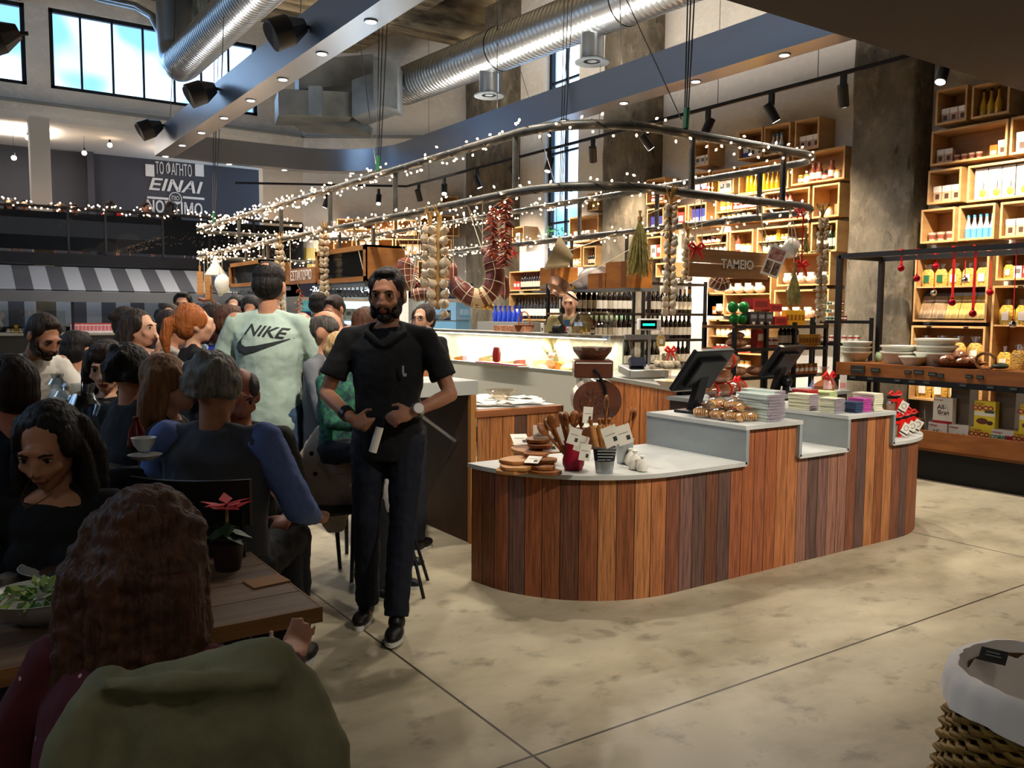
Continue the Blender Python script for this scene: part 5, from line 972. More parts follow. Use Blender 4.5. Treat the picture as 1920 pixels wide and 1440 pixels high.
for i in range(34):
    y = D0+.2+i*.155; x = DX+.16+random.uniform(0, .3); s = random.uniform(.8, 1.25); k = random.choice([0, 1, 1, 5, 3, 0, 4, 2, 5]) if i < 22 else random.choice([0, 3, 3, 0, 2])
    q = B()
    if random.random() < .5: q.prism([(0, 0), (.16*s, -.05*s), (.16*s, .05*s)], 0, .09*s, m_ch[k])
    else: q.lathe([(.06*s, 0), (.075*s, .02), (.075*s, .07*s), (.055*s, .09*s)], m_ch[k], n=14)
    o = q.obj('cheese_piece' if k != 4 else 'meat_piece', None, 40, label='%s inside the deli case, %s piece from its near end' % (('pale cheese wedge', 'brown smoked wedge', 'orange cheese piece', 'white cheese piece', 'dark red meat piece', 'golden rind wedge')[k], (ORD+['seventeenth', 'eighteenth', 'nineteenth', 'twentieth']+['twenty-'+x for x in ORD[:9]]+['thirtieth']+['thirty-'+x for x in ORD[:6]])[i]), cat='cheese' if k != 4 else 'meat', group='food inside the deli case')
    o.location = (x, y, .931); o.rotation_euler = (0, random.uniform(-.3, .0), random.uniform(0, 6))
q = B(); q.lathe([(.03, 0), (.055, .02), (.06, .1), (.045, .17), (.03, .18)], mat('dark_red_wrapped_ham', '#7c1f18', .3, coat=.5), n=12, sx=.8); o = q.obj('wrapped_ham', None, label='dark red vacuum-packed ham standing on the deli ledge', cat='ham'); o.location = WX(931, 679, DX-.07); o.location.z = 1.03
q = B(); q.bx(-.1, .02, -.45, .45, 0, .012, m_red); o = q.obj('red_tray', None, 0, label='long red tray on the ledge of the deli case', cat='tray'); o.location = (DX-.02, WX(945, 684, DX).y, 1.012)
q = B(); q.bx(-.12, .03, -.5, .5, -.012, 0, m_stl); o = q.obj('ledge_shelf', None, 0, label='narrow steel ledge clipped to the deli case front', cat='shelf'); o.location = (DX-.02, WX(945, 684, DX).y, 1.012)
# things on the deli top
ZD = 1.376
t = thing('wicker_basket', 'reddish wicker basket with a tall handle on the deli case', 'basket', (6.15, WX(983, 600, 6.15).y, ZD))
b = B(); b.lathe([(.09, 0), (.13, .08), (.14, .085), (.12, .08), (.085, .01)], mat('reddish_wicker', '#7c3418', .6, noise=(80, 80, 120, 2), col2='#a8562a', bump=.8), n=20, cap=False); b.lathe([(.001, .005), (.09, .005)], m_wick, n=16, cap=False); b.obj('bowl', t)
b = B(); b.tube([(0, .125*cos(a), .08+.17*sin(a)) for a in [pi*i/14 for i in range(15)]], .009, m_wood, n=6); b.obj('handle', t)
for i, (y, k) in enumerate(((8.75, 'egg'), (8.92, 'egg'), (9.1, 'egg'), (9.3, 'egg'), (8.35, 'white'), (7.95, 'cartonr'), (7.85, 'cartonw'))): good(k, V((6.12, y, ZD)), -pi/2, (1, 1, 1, 1, .7, .5, .5)[i], '%s on the deli case top, %s' % (NAMES[k][2], ('first tray left of the basket', 'second tray left of the basket', 'third tray left of the basket', 'farthest tray from the basket', 'small bag just left of the basket', 'small one right of the basket', 'white one right of the basket')[i]), 'egg trays on the deli case' if k == 'egg' else None)
row('jargn*3 jaro*4 fancy*3 winec*3 jaro*3', (6.1, 12.3, ZD), (0, -1, 0), 2.3, .24, -pi/2, 'at the far end of the deli case top')
row('oil*2 jarw*2 oil2 jarw*3 winec*2', (5.98, 7.5, ZD), (0, -1, 0), .52, .12, -pi/2, 'on the near end of the deli case top')
t = thing('stacked_scale_discs', 'black stack of round discs on the deli case top', 'weights', (6.0, WX(1048, 610, 6.0).y, ZD)); b = B()
for k in range(4): b.cyl((0, -.06+.035*k, .05), (0, -.035+.035*k, .05), .05, m_blk, n=16)
b.bx(-.06, .06, -.09, .12, 0, .02, m_blk); b.obj('discs', t)
row('blue*6', (8.2, 12.75, 1.46), (.2, -1, 0), 1.0, .3, -1.4, 'in the row of blue bottles by the far pillar')
q = B(); q.bx(8.0, 8.5, 11.6, 12.9, 0, 1.46, mat('grey_plinth', '#77736b', .7)); q.obj('bottle_plinth', None, 0, label='grey plinth under the cobalt blue bottles', cat='plinth')
t = rack('glass_rack', 'low rack of pale green glasses behind the deli case', 'shelf rack', (8.0, 10.7, 0), (.25, -1, 0), 1.5, .3, (.02, 1.48), (.9, 1.3, 1.5), board=m_black); GU = V((.25, -1, 0)).normalized()
for z in (1.3, 1.5): row('jargn*3 greenglass*11', V((8.1, 10.65, z)), GU, 1.4, .17, math.atan2(GU.y, GU.x), 'on the %s board of the low glass rack' % ('upper' if z > 1.4 else 'lower'))
# ================================================================ wooden serving counter with scale and cake
t = thing('serving_counter', 'orange-brown board-fronted counter with a steel edge behind the till', 'counter', (5.2, 5.6, 0))
m_or = plank_mat('orange_brown_boards', ['#96592a', '#8a5026', '#a0622e'], .34)
fp = [(.33, 1.15), (.3, .8), (-.08, -.5)]
b = B(); clad(b, fp, (0, .96), m_or); b.obj('board_front', t, 0)
b = B(); b.prism([(-.11, -.52), (.6, -.52), (1.0, 1.15), (.3, 1.15), (.27, .8)], .96, 1.0, m_stl); b.obj('steel_worktop', t, 0, .004); b = B(); b.prism([(0, -.48), (.55, -.48), (.9, 1.1), (.4, 1.1)], 0, .96, m_black); b.obj('base', t, 0)
t = thing('weighing_scale', 'silver weighing scale with a green-lit display on a pole', 'scale', (5.62, 6.05, 1.0), FACE+.25)
b = B(); b.prism([(-.2, -.14), (.2, -.14), (.2, .16), (-.2, .16)], .02, .1, m_stl, MX.Rotation(.12, 4, 'X')); b.obj('housing', t, 0, .01)
b = B(); b.bx(-.17, -.02, -.16, -.1, .05, .14, mat('navy_panel', '#1c2436', .3), MX.Rotation(-.5, 4, 'X')); b.obj('keypad', t, 0)
b = B(); b.cyl((.1, .1, .1), (.1, .1, .45), .014, m_stl, n=8); b.obj('pole', t)
b = B(); b.bx(-.03, .2, .05, .12, .45, .56, mat('white_plastic', '#e9e9e4', .4)); b.obj('display_box', t, 0, .01); b = B(); b.bx(-.015, .15, .046, .05, .465, .545, m_blk2); b.bx(.005, .13, .044, .046, .493, .515, mat('green_digits', '#18c79a', .5, emit=1.5)); b.obj('display', t, 0)
good('pasta', V((5.36, 5.55, 1.32)), FACE, .55, 'small bag of dried pasta hung below the scale display', None)
q = B(); q.tube([(5.36, 5.55, 1.43), (5.4, 5.62, 1.5)], .003, m_cable, n=4); q.obj('hook', None, label='little wire hook above the hung pasta bag', cat='hook')
t = thing('cake_dome', 'glass dome over white meringues with a red bow on the serving counter', 'cake stand', GZ(1252, 712, 1.0)+V((0, 0, 0))); b = B(); b.lathe([(.07, 0), (.03, .02), (.03, .09), (.17, .1), (.19, .115)], m_jar, n=24, cap=False); b.obj('stand', t)
b = B(); b.lathe([(.165, .1), (.16, .16), (.1, .22), (.02, .245), (.012, .265), (.02, .28)], m_jar, n=24, cap=False); b.obj('dome', t)
b = B(); random.seed(2)
for k in range(22): a = random.uniform(0, 6.3); r = random.uniform(0, .11); b.ball((r*cos(a), r*sin(a), .125+random.uniform(0, .03)), .028, mat('white_meringue', '#f3ecdc', .7), 8, 5)
b.obj('meringues', t, kind='stuff'); ribbonbow(t, V((.0, -.03, .27)), .07)
t = thing('paper_lined_tray', 'paper-lined tray of pastries before the cake dome', 'tray', GZ(1262, 724, 1.0)); b = B(); b.lathe([(.1, 0), (.16, .045), (.17, .05), (.15, .045), (.09, .008)], mat('waxed_paper', '#d9d2c2', .6), n=9, cap=False); b.obj('tray', t, 0); b = B(); b.ball((0, 0, .035), (.1, .08, .025), m_rusk, 12, 5); b.obj('pastries', t)
t = thing('glass_guard', 'tilted glass guard with steel clips at the deli end', 'glass screen', (5.9, 6.55, 1.0)); b = B(); b.add([(-.35, -.0, 0), (.55, -.25, 0), (.45, -.1, .38), (-.05, .05, .38)], [(0, 1, 2, 3)], glass('case_glass', '#f6fbf8', .12)); b.obj('pane', t, 0); b = B(); b.box((.2, -.03, .37), (.5, .02, .05), m_stl, rz=-.28); b.obj('clip_rail', t, 0)
# coffee grinder
p = AT(1110, 700, 6.3); t = thing('coffee_grinder', 'old brown coffee grinder with a big glass globe', 'coffee grinder', (p.x, p.y, 0), FACE)
m_cof = mat('brown_enamel', '#5e3524', .3, coat=.4); m_bean = mat('coffee_beans', '#3a1e12', .5, noise=(80, 80, 80), col2='#6a3a20')
b = B(); b.prism([(-.15, -.13), (.15, -.13), (.12, .13), (-.12, .13)], 0, .78, m_cof); b.obj('pedestal', t, 0, .01)
b = B(); b.cyl((0, -.16, .97), (0, .1, .97), .15, m_cof, n=28); b.cyl((.06, -.06, .97), (.06, .16, .97), .155, m_cof, n=28); b.obj('motor_drum', t); b = B(); b.cyl((0, -.166, .97), (0, -.158, .97), .1, m_bean, n=24)
for k in range(12): a = 2*pi*k/12; b.box((.07*cos(a), -.168, .97+.07*sin(a)), (.008, .006, .035), m_cof, ry=-a+pi/2)
b.obj('vented_cover', t)
b = B(); b.bx(-.14, .14, -.14, .12, 1.14, 1.27, m_cof); b.obj('hopper_base', t, 0, .012); b = B(); b.bx(-.13, .13, -.143, -.14, 1.245, 1.253, m_tag); b.obj('chrome_strip', t, 0)
b = B(); b.lathe([(.09, 1.27), (.14, 1.33), (.145, 1.36)], m_bean, n=24); b.obj('beans', t); b = B(); b.lathe([(.095, 1.27), (.155, 1.36), (.185, 1.46), (.175, 1.55), (.14, 1.61), (.125, 1.62)], m_jar, n=28, cap=False); b.obj('glass_globe', t)
b = B(); b.tube([(0, -.145, 1.2), (.03, -.17, 1.17), (.08, -.18, 1.08), (.1, -.18, .9), (.08, -.16, .75)], .01, m_blk, n=7); b.obj('lever_tube', t)
# ================================================================ things hung from the ring
m_gar = mat('garlic_skin', '#d9cbb0', .5, noise=(25, 25, 8, 3), col2='#b9a184'); m_straw = mat('dry_garlic_stalk', '#b08d52', .8, noise=(20, 20, 4), col2='#8f6d3a')
random.seed(21)
def braid(label, top, n, s=1, wdt=.045, fan=True):
    t = thing('garlic_braid', label, 'garlic braid', top, FACE)
    b = B(); L = n*.058*s
    b.tube([(random.uniform(-.01, .01), random.uniform(-.01, .01), -L*i/10) for i in range(11)], [.014*s]*11, m_straw, n=6)
    if fan:
        for k in range(16): a = random.uniform(0, 6.3); b.tube([(0, 0, -.06), (.03*cos(a), .03*sin(a), .0), (.055*cos(a), .05*sin(a), random.uniform(.02, .07))], .005, m_straw, n=4)
    b.obj('stalk_plait', t)
    for i in range(n):
        for sd in (-1, 1):
            z = -.1*s-i*.056*s+random.uniform(-.012, .012); r = random.uniform(.024, .032)*s; q = B(); q.lathe([(.004*s, r*1.5), (.008*s, r*1.05), (r*.75, r*.6), (r, 0), (r*.8, -r*.6), (r*.25, -r*.85)], m_gar, n=9)
            o = q.obj('garlic_bulb', t); o.location = (sd*wdt*s*.55+random.uniform(-.008, .008), -.025*s+random.uniform(-.012, .012), z); o.rotation_euler = (random.uniform(.3, 1.2), sd*random.uniform(.1, .7), 0)
    return t
def HP(px, py, X=None, Y=None, D=None): return WX(px, py, X) if X else WY(px, py, Y) if Y else AT(px, py, D)
braid('long garlic braid with an orange tuft on the front ring tube', HP(1258, 362, Y=RY0-.05), 15, 1.05)
braid('garlic braid at the right corner of the ring', HP(1543, 392, Y=RY0-.05), 17, 1.0)
braid('short garlic braid behind the long one', HP(1290, 428, Y=RY0+.9), 7, 1.1)
braid('big creamy garlic braid on the near left side of the ring', HP(822, 398, X=RX0-.04), 9, 1.7, .06)
braid('second big garlic braid touching the creamy one', HP(805, 400, X=RX0-.04), 7, 1.5)
braid('slim garlic braid left of the wooden menu cabinet', HP(608, 425, X=RX0-.04), 14, 1.2)
braid('slim garlic braid above the striped-shirt man', HP(525, 445, X=RX0-.04), 16, 1.3)
def chili(label, top, n, L, s=1):
    t = thing('chili_string', label, 'chili string', top); m1 = mat('dried_chili', '#7c2414', .35, coat=.3); m2 = mat('orange_dried_chili', '#a8481c', .4)
    b = B(); b.tube([(random.uniform(-.008, .008), 0, -L*i/8) for i in range(9)], .004, m_straw, n=5); b.obj('string', t); b = B()
    for i in range(n): a = random.uniform(0, 6.3); z = -L*i/n; l = random.uniform(.05, .085)*s; b.tube([(0, 0, z), (l*.5*cos(a), l*.5*sin(a), z-.01), (l*cos(a), l*sin(a), z-l*.45)], [.004*s, .0075*s, .0015], random.choice((m1, m1, m2)), n=5)
    b.obj('chilies', t, kind='stuff'); return t
chili('long string of dried red chilies on the ring', HP(948, 372, X=RX0+.02), 120, .55, 1.1); chili('second string of dried chilies crossing the long one', HP(924, 388, X=RX0-.02), 90, .42); chili('small chili string behind the curved salami', HP(777, 500, X=RX0+.3), 40, .2)
chili('dark hanging string beside the restaurant sign', HP(562, 543, X=RX0+.2), 30, .4)
def herbs(label, top, L, w, n=90):
    t = thing('dried_herbs', label, 'dried herbs', top, FACE); m = mat('dried_straw_herb', '#a79a5c', .8, noise=(20, 20, 20), col2='#7c7440'); b = B()
    for i in range(n):
        a = random.uniform(-1, 1); c = random.uniform(-.6, .6); l = L*random.uniform(.7, 1.05); b.tube([(a*.012, c*.012, .06), (0, 0, 0), (a*w*.6, c*w*.6, -l*.55), (a*w, c*w, -l)], .0035, m, n=4)
        for k in range(3): f = random.uniform(.4, 1); b.ball((a*w*f, c*w*f, -l*f), (.007, .006, .013), m, 5, 4)
    b.obj('stems', t, kind='stuff'); b = B(); b.cyl((0, 0, .01), (0, 0, -.03), .022, m_straw, n=8); b.obj('tie', t); return t
herbs('bunch of dried yellow-green herbs hanging head down', HP(1200, 408, Y=5.6), .5, .11, 130); herbs('small dried herb bunch beside the right garlic braid', HP(1490, 505, Y=RY0-.1), .3, .06, 60); herbs('dark dried twig bunch above the small herb bunch', HP(1512, 440, Y=RY0+.1), .16, .03, 30)
m_sal = mat('salami_skin', '#5c2a1f', .4, noise=(8, 8, 8), col2='#7c4030', coat=.2); m_twine = mat('white_twine', '#d9c9a8', .7)
def salami(label, pts, r, D, bands=8, card=None, hang=None):
    P = [AT(x, y, D) for x, y in pts]; o = P[0].copy(); P = [p-o for p in P]; n = 26; f, L = along(P, False)
    t = thing('salami', label, 'salami', o); path = [f(L*i/n) for i in range(n+1)]; path = [path[max(0, i-1)]*.25+path[i]*.5+path[min(n, i+1)]*.25 for i in range(n+1)]
    rr = [r*min(1, .25+2.4*min(i, n-i)/n*2) for i in range(n+1)]; b = B(); b.tube(path, rr, m_sal, n=14); b.obj('casing', t)
    b = B()
    for k in range(1, bands): i = int(n*k/bands); d = (path[i+1]-path[i-1]).normalized(); a = d.orthogonal().normalized(); c = d.cross(a); b.tube([path[i]+(a*cos(q)+c*sin(q))*rr[i]*1.02 for q in [2*pi*j/14 for j in range(14)]], .004, m_twine, n=4, closed=True)
    for ph in (0, 2.1, 4.2):
        pp = []
        for i in range(1, n): d = (path[i+1]-path[i-1]).normalized(); a = (FW-d*FW.dot(d)).normalized(); c = d.cross(a); pp.append(path[i]+(a*cos(ph+pi)+c*sin(ph+pi))*rr[i]*1.02)
        b.tube(pp, .003, m_twine, n=4)
    b.obj('twine_net', t)
    if card:
        i = int(n*card); d = (path[i+1]-path[i-1]).normalized(); b = B(); b.tube([path[i-2], path[i], path[i+2]], rr[i]*1.05, mat('beige_paper_band', '#d9b88a', .6), n=14); b.tube([path[i-1], path[i]], rr[i]*1.06, mat('brown_paper_band', '#7c4020', .6), n=14); b.obj('paper_band', t)
    b = B(); tp = V((0, 0, 0)) if hang is None else V(hang); b.cyl(path[0], path[0]+V((0, 0, .45)), .003, m_twine, n=4); b.obj('hanging_cord', t); return t
dS = (HP(900, 520, X=RX0)-EYE).dot(FW)
salami('big curved salami in a twine net with a paper band', [(903, 466), (922, 480), (930, 515), (922, 545), (903, 562), (880, 557), (862, 540), (850, 518)], .085, dS, 10, .62)
salami('salami hanging upright left of the garlic', [(766, 482), (760, 500), (762, 525), (770, 545)], .085, dS+1.2, 5); salami('short curved salami lying over the woman with glasses', [(770, 556), (790, 551), (808, 551), (823, 557)], .065, dS+.8, 6)
salami('dark salami hanging just below the wooden sign', [(1332, 522), (1342, 530), (1352, 533), (1368, 527)], .06, 7.4, 6); salami('thin spotted sausage in film beside the curved salami', [(944, 515), (946, 530), (947, 545), (946, 562)], .045, dS+.6, 1); salami('green-grey sausage behind the curved salami', [(850, 492), (851, 510), (850, 535), (848, 556)], .04, dS+1, 1)
b = B(); [b.ball((c, 0, -abs(c)*.3), .028, mat('gold_bell', '#c9a04a', .2, metal=.9), 10, 7) for c in (-.035, 0, .035)]; b.cyl((0, 0, 0), (0, 0, .12), .003, m_twine, n=4); o = b.obj('gold_bells', None, label='three little gold bells tied under the big curved salami', cat='bell'); o.location = AT(914, 573, dS)
def cordto(t):
    """cord from a hung thing up to the nearest point of the ring tubes"""
    p = t.location; c = min(((V((x, y, z))-p).length, (x, y, z)) for z in (ZL, ZU) for a, b_ in zip(RP, RP[1:]+RP[:1]) for k in range(12) for x, y in [(a[0]+(b_[0]-a[0])*k/12, a[1]+(b_[1]-a[1])*k/12)] if z > p.z-.05)[1]
    M = t.matrix_basis.inverted(); b = B(); b.cyl((0, 0, 0), M @ V(c), .0035, m_twine, n=5); b.obj('tie_cord', t)
# sign
m_sign = plank_mat('pale_pine_boards', ['#a8794a', '#9c6d40'], .125, axis='Z')
SYY = RY0-.06; a, c = WY(1312, 466, SYY), WY(1440, 521, SYY); zt, zb = a.z, WY(1312, 519, SYY).z
t = thing('hanging_sign', 'pine board sign lettered TAMEIO in white, hung on the ring', 'sign', ((a.x+c.x)/2, SYY, (zt+zb)/2)); w = c.x-a.x; h = zt-zb
m_pine = mat('pine_board', '#a8784a', .6, noise=(1.5, 2, 16, 4), col2='#8c6038')
b = B(); b.bx(-w/2-.11, w/2, 0, .02, .004, h/2, m_pine); b.bx(-w/2-.11, w/2, 0, .02, -h/2, -.003, m_pine); b.obj('boards', t, 0, .002)
text('TAMEIO', .105, mat('white_sign_paint', '#efece4', .6), t, frame((.03, -.002, 0), (1, 0, 0), (0, -1, 0)), .001, sx=1.05, bold=.0015)
b = B(); b.bx(-.15, .28, -.0035, -.0030, -.002, .002, m_pine); b.obj('board_joint', t, 0)
for x in (-w*.45, w*.42): b = B(); b.cyl((x, .01, h/2), (x, .04, ZL-(zt+zb)/2), .004, m_twine, n=4); b.obj('hanging_cord', t)
def bow(label, p, s, tail=0):
    t = thing('ribbon_bow', label, 'bow', p, FACE+.3); ribbonbow(t, V((0, 0, 0)), s)
    if tail: b = B(); b.bx(-.006, .006, -.002, .002, 0, tail, m_rib); b.obj('ribbon_tail', t, 0)
bow('red satin bow on the left end of the wooden sign', HP(1306, 464, Y=SYY-.04), .07); bow('red bow on the ribbon crossing the right garlic braid', HP(1503, 497, Y=SYY-.05), .07, .42); bow('red bow tied on the front ring tube near the corner', HP(1500, 397, Y=SYY-.02), .05)
bow('thin red ribbon bow hanging behind the chili strings', HP(963, 475, X=6.8), .06, .1)
for i, (x, y, yw) in enumerate(((1452, 490, -.5), (1415, 0, 0))[:1]):
    t = thing('photo_card', 'white card with photographs hung askew at the right of the sign', 'card', HP(1452, 490, Y=SYY-.1), FACE-.2, ry=.35); b = B(); b.bx(-.075, .075, 0, .01, -.13, .13, m_tag); b.obj('card', t, 0)
    b = B(); b.bx(-.06, .06, -.001, 0, .01, .11, mat('red_brown_photo', '#8a4a40', .5, noise=(20, 20, 20), col2='#c9a090')); b.bx(-.06, -.005, -.001, 0, -.11, -.005, mat('dark_photo', '#3a2c26', .5, noise=(30, 30, 30), col2='#9c7a64')); b.bx(.005, .06, -.001, 0, -.11, -.005, mat('dark_photo', '#3a2c26', .5, noise=(30, 30, 30), col2='#9c7a64')); b.obj('pictures', t, 0)
t = thing('enamel_jug', 'white enamel pot hanging behind the photo card', 'pot', HP(1476, 478, Y=SYY+.05), ry=.6); b = B(); b.lathe([(.05, 0), (.07, .03), (.07, .12), (.05, .15), (.055, .16)], mat('white_enamel', '#ddd8ce', .3), n=18); b.obj('body', t); b = B(); b.tube([(.06, 0, .03), (.11, 0, .06), (.11, 0, .11), (.06, 0, .13)], .006, m_stl, n=6); b.obj('handle', t)
t = thing('tin_funnel', 'large old tin funnel hung over the hanging shelf', 'funnel', HP(1045, 478, D=9.4), FACE, ry=-1.15); b = B(); b.lathe([(.07, -.16), (.2, .06), (.205, .07), (.19, .065)], mat('aged_brass_tin', '#8a7c60', .4, metal=.6), n=26, cap=False); b.lathe([(.001, -.16), (.07, -.16)], mat('aged_brass_tin', '#8a7c60', .4, metal=.6), n=20, cap=False); b.obj('cone', t)
q = B(); q.cyl((0, 0, 0), (0, 0, .5), .003, m_cable, n=4); o = q.obj('hanging_wire', None, label='thin wire holding the old tin funnel', cat='wire'); o.location = HP(1043, 448, D=9.4)
t = thing('copper_pot', 'dark copper pot hanging above the bald man', 'pot', HP(1040, 548, D=9.2), ry=.7); b = B(); b.lathe([(.06, 0), (.11, .03), (.12, .12), (.13, .13)], mat('dull_copper', '#7c5a48', .35, metal=.7), n=20, cap=False); b.obj('body', t); b = B(); b.tube([(.12, 0, .1), (.3, 0, .14)], .012, m_blk, n=6); b.obj('handle', t)
# hanging shelf at the back tube
HX = 6.7; a = WX(1010, 540, HX); c = WX(1193, 540, HX); zs = c.z
t = thing('hanging_shelf', 'long steel shelf hung from the rear ring tube', 'shelf', (HX, c.y, zs)); L = a.y-c.y
b = B(); b.bx(-.1, .35, 0, L, -.03, 0, m_galv2); b.obj('shelf_plate', t, 0)
for y in (.35, L-.5): b = B(); b.bx(.14, .17, y-.015, y+.015, 0, ZL-zs, m_ring); b.obj('hanger_post', t, 0)
for i, (x0, x1, yt) in enumerate(((1143, 1193, 489), (1110, 1145, 512), (1020, 1055, 500))):
    y0, y1 = WX(x1, 530, HX).y, WX(x0, 530, HX).y; z1 = WX(x1, yt, HX).z; q = B(); q.bx(HX-.07, HX+.25, y0+.005, y1-.005, zs+.001, z1, mat('honey_plywood_box', '#b0712e', .5, noise=(2, 2, 10), col2='#94591f')); q.bx(HX-.072, HX-.07, y0+.01+(y1-y0)*.18, y0+(y1-y0)*.4, zs+.01, z1-.005, mat('brown_stripe', '#7a4a22', .5)); q.obj('plywood_box', None, 0, label=('tall honey plywood box at the right end of the hanging shelf', 'low brown box in the middle of the hanging shelf', 'honey plywood box at the left end of the hanging shelf')[i], cat='box')
m_plas = mat('thin_white_plastic', '#d9cdc4', .35, coat=.4, noise=(9, 9, 9), col2='#b5a79c', bump=.5)
q = B(); q.ball((0, 0, .1), (.13, .32, .15), m_plas, 16, 9); q.ball((.02, -.3, .14), (.08, .2, .09), m_plas, 12, 7); q.ball((0, .25, .03), (.11, .18, .08), m_plas, 12, 7); o = q.obj('plastic_bag', None, label='crumpled pale plastic bag lying on the hanging shelf', cat='bag'); o.location = (HX+.1, WX(1105, 520, HX).y, zs+.04)
q = B(); q.cyl((0, -.25, .05), (0, .3, .05), .045, mat('magazine_roll', '#8c8478', .6), n=14); q.cyl((0, -.252, .05), (0, -.25, .05), .03, m_blk, n=12); o = q.obj('paper_roll', None, label='rolled paper lying at the left of the hanging shelf', cat='roll'); o.location = (HX-.04, WX(1050, 530, HX).y, zs)
# menu cabinets on the left side of the ring
m_cab = mat('cabinet_oak', '#a5703c', .5, noise=(2, 2, 12, 4), col2='#8c5a2c'); m_slate = mat('slate_inside', '#4a423c', .5)
def cabinet(x0, x1, xe, yt, yb, lab, hooks):
    a, c = WX(x1, yb, RX0), WX(x0, yb, RX0); y0, y1 = a.y, c.y; z0 = a.z; z1 = WX(x1, yt, RX0).z; dp = WY(xe, (yt+yb)/2, y0).x-RX0
    t = thing('menu_cabinet', lab, 'cabinet', (RX0, y0, z0)); L = y1-y0; h = z1-z0
    b = B(); b.bx(0, dp, 0, .025, 0, h, m_cab); b.bx(0, dp, L-.025, L, 0, h, m_cab); b.bx(0, dp, 0, L, 0, .025, m_cab); b.bx(0, dp, 0, L, h-.025, h, m_cab); b.bx(-.005, .02, 0, L, 0, .055, m_cab); b.bx(-.005, .02, 0, L, h-.055, h, m_cab); b.bx(-.005, .02, 0, .06, 0, h, m_cab); b.bx(-.005, .02, L-.06, L, 0, h, m_cab); b.obj('carcass', t, 0)
    b = B(); b.bx(.1, .12, .02, L-.02, .02, h-.02, m_slate); b.obj('slate_board', t, 0); b = B(); random.seed(L*10)
    for k in range(9): y = L*.12+random.uniform(0, .04); z = h*.8-k*h*.075; b.bx(.095, .1, y, y+random.uniform(.08, .25)*L*.6, z, z+.008, mat('chalk', '#7d8079', .8))
    for k in range(7): z = h*.8-k*h*.09; b.bx(.095, .1, L*.6, L*.8, z, z+.006, mat('chalk', '#7d8079', .8))
    b.obj('chalk_writing', t, 0, kind='stuff')
    b = B(); b.bx(.03, .034, .06, L-.06, .055, h-.055, glass('cabinet_glass', '#eef2f0', .1)); b.obj('front_glass', t, 0)
    b = B(); b.bx(.0, dp, .03, L-.03, -.06, -.0, m_galv2); b.obj('steel_rack', t, 0)
    for k in range(hooks):
        y = .1+(L-.2)*k/(hooks-1); b = B(); b.tube([(.02, y, -.06), (.02, y, -.14), (.06, y, -.17), (.09, y, -.14), (.09, y, -.1)], .008, m_galv2, n=5); b.obj('glass_hook', t)
    for yy in (.25, L-.25): b = B(); b.bx(dp*.4, dp*.4+.035, yy-.018, yy+.018, h, ZL-z0, m_ring); b.obj('hanger_post', t, 0)
    return t
cabinet(592, 686, 760, 458, 527, 'glass-fronted oak menu cabinet nearest the waiter', 12); cabinet(430, 488, 546, 486, 535, 'second oak menu cabinet behind the man in the pale shirt', 10)
a, c = WX(594, 498, RX0), WX(541, 505, RX0); z0, z1 = WX(594, 530, RX0).z, WX(594, 500, RX0).z
t = thing('hanging_sign', 'oak sign lettered ΕΣΤΙΑΤΟΡΙΟ between the two menu cabinets', 'sign', (RX0-.02, (a.y+c.y)/2, (z0+z1)/2)); L = c.y-a.y; h = z1-z0
b = B(); b.bx(0, .025, -L/2, L/2, -h/2, h/2, mat('reddish_sign_board', '#a06a44', .6, noise=(2, 2, 14), col2='#8a5634')); b.obj('board', t, 0); text('ΕΣΤΙΑΤΟΡΙΟ', .17, mat('white_sign_paint', '#efece4', .6), t, frame((-.002, 0, 0), (0, -1, 0), (-1, 0, 0)), .001, sx=.82*L/1.1, bold=.0)
for y in (-L*.4, L*.4): b = B(); b.cyl((.01, y, h/2), (.01, y, ZL-(z0+z1)/2), .004, m_twine, n=4); b.obj('hanging_cord', t)
# cooking things hung at the far left end
for i, (px, py, nm, k) in enumerate(((375, 520, 'wooden paddle', 0), (390, 528, 'wooden board', 1), (384, 560, 'short sausage', 2), (396, 540, 'rolling pin', 3), (404, 505, 'white enamel funnel', 4), (417, 530, 'white cloth bag', 5), (412, 535, 'metal ladle', 6))):
    p = WX(px, py, RX0-.03); t = thing('hung_utensil', '%s hung at the far left end of the ring' % nm, 'utensil', p, FACE); b = B()
    if k in (0, 1): b.bx(-.05, .05, -.01, .01, -.3, .1, m_wood2); b.bx(-.015, .015, -.01, .01, .1, .2, m_wood2)
    elif k == 2: b.tube([(-.1, 0, 0), (0, 0, -.03), (.1, 0, 0), (.16, 0, -.08)], .035, m_sal, n=10)
    elif k == 3: b.cyl((0, 0, -.35), (0, 0, .05), .022, m_wood, n=10)
    elif k == 4: b.lathe([(.02, .22), (.05, .1), (.17, -.08), (.17, -.1)], mat('white_enamel', '#ddd8ce', .3), n=18, cap=False)
    elif k == 5: b.ball((0, 0, -.02), (.13, .1, .16), m_cloth, 10, 7)
    else: b.cyl((0, 0, .2), (0, 0, -.1), .008, m_stl, n=6); b.ball((0, 0, -.14), (.05, .05, .04), m_stl, 10, 6)
    b.obj('body', t); b = B(); b.cyl((0, 0, .08), (0, 0, ZL-p.z), .004, m_twine, n=4); b.obj('hanging_cord', t)
for o_ in list(COL.objects):
    if o_.parent is None and o_.name.startswith(('salami', 'chili_string', 'garlic_braid', 'dried_herbs', 'photo_card', 'enamel_jug', 'copper_pot', 'tin_funnel', 'ribbon_bow', 'menu_cabinet')): cordto(o_)
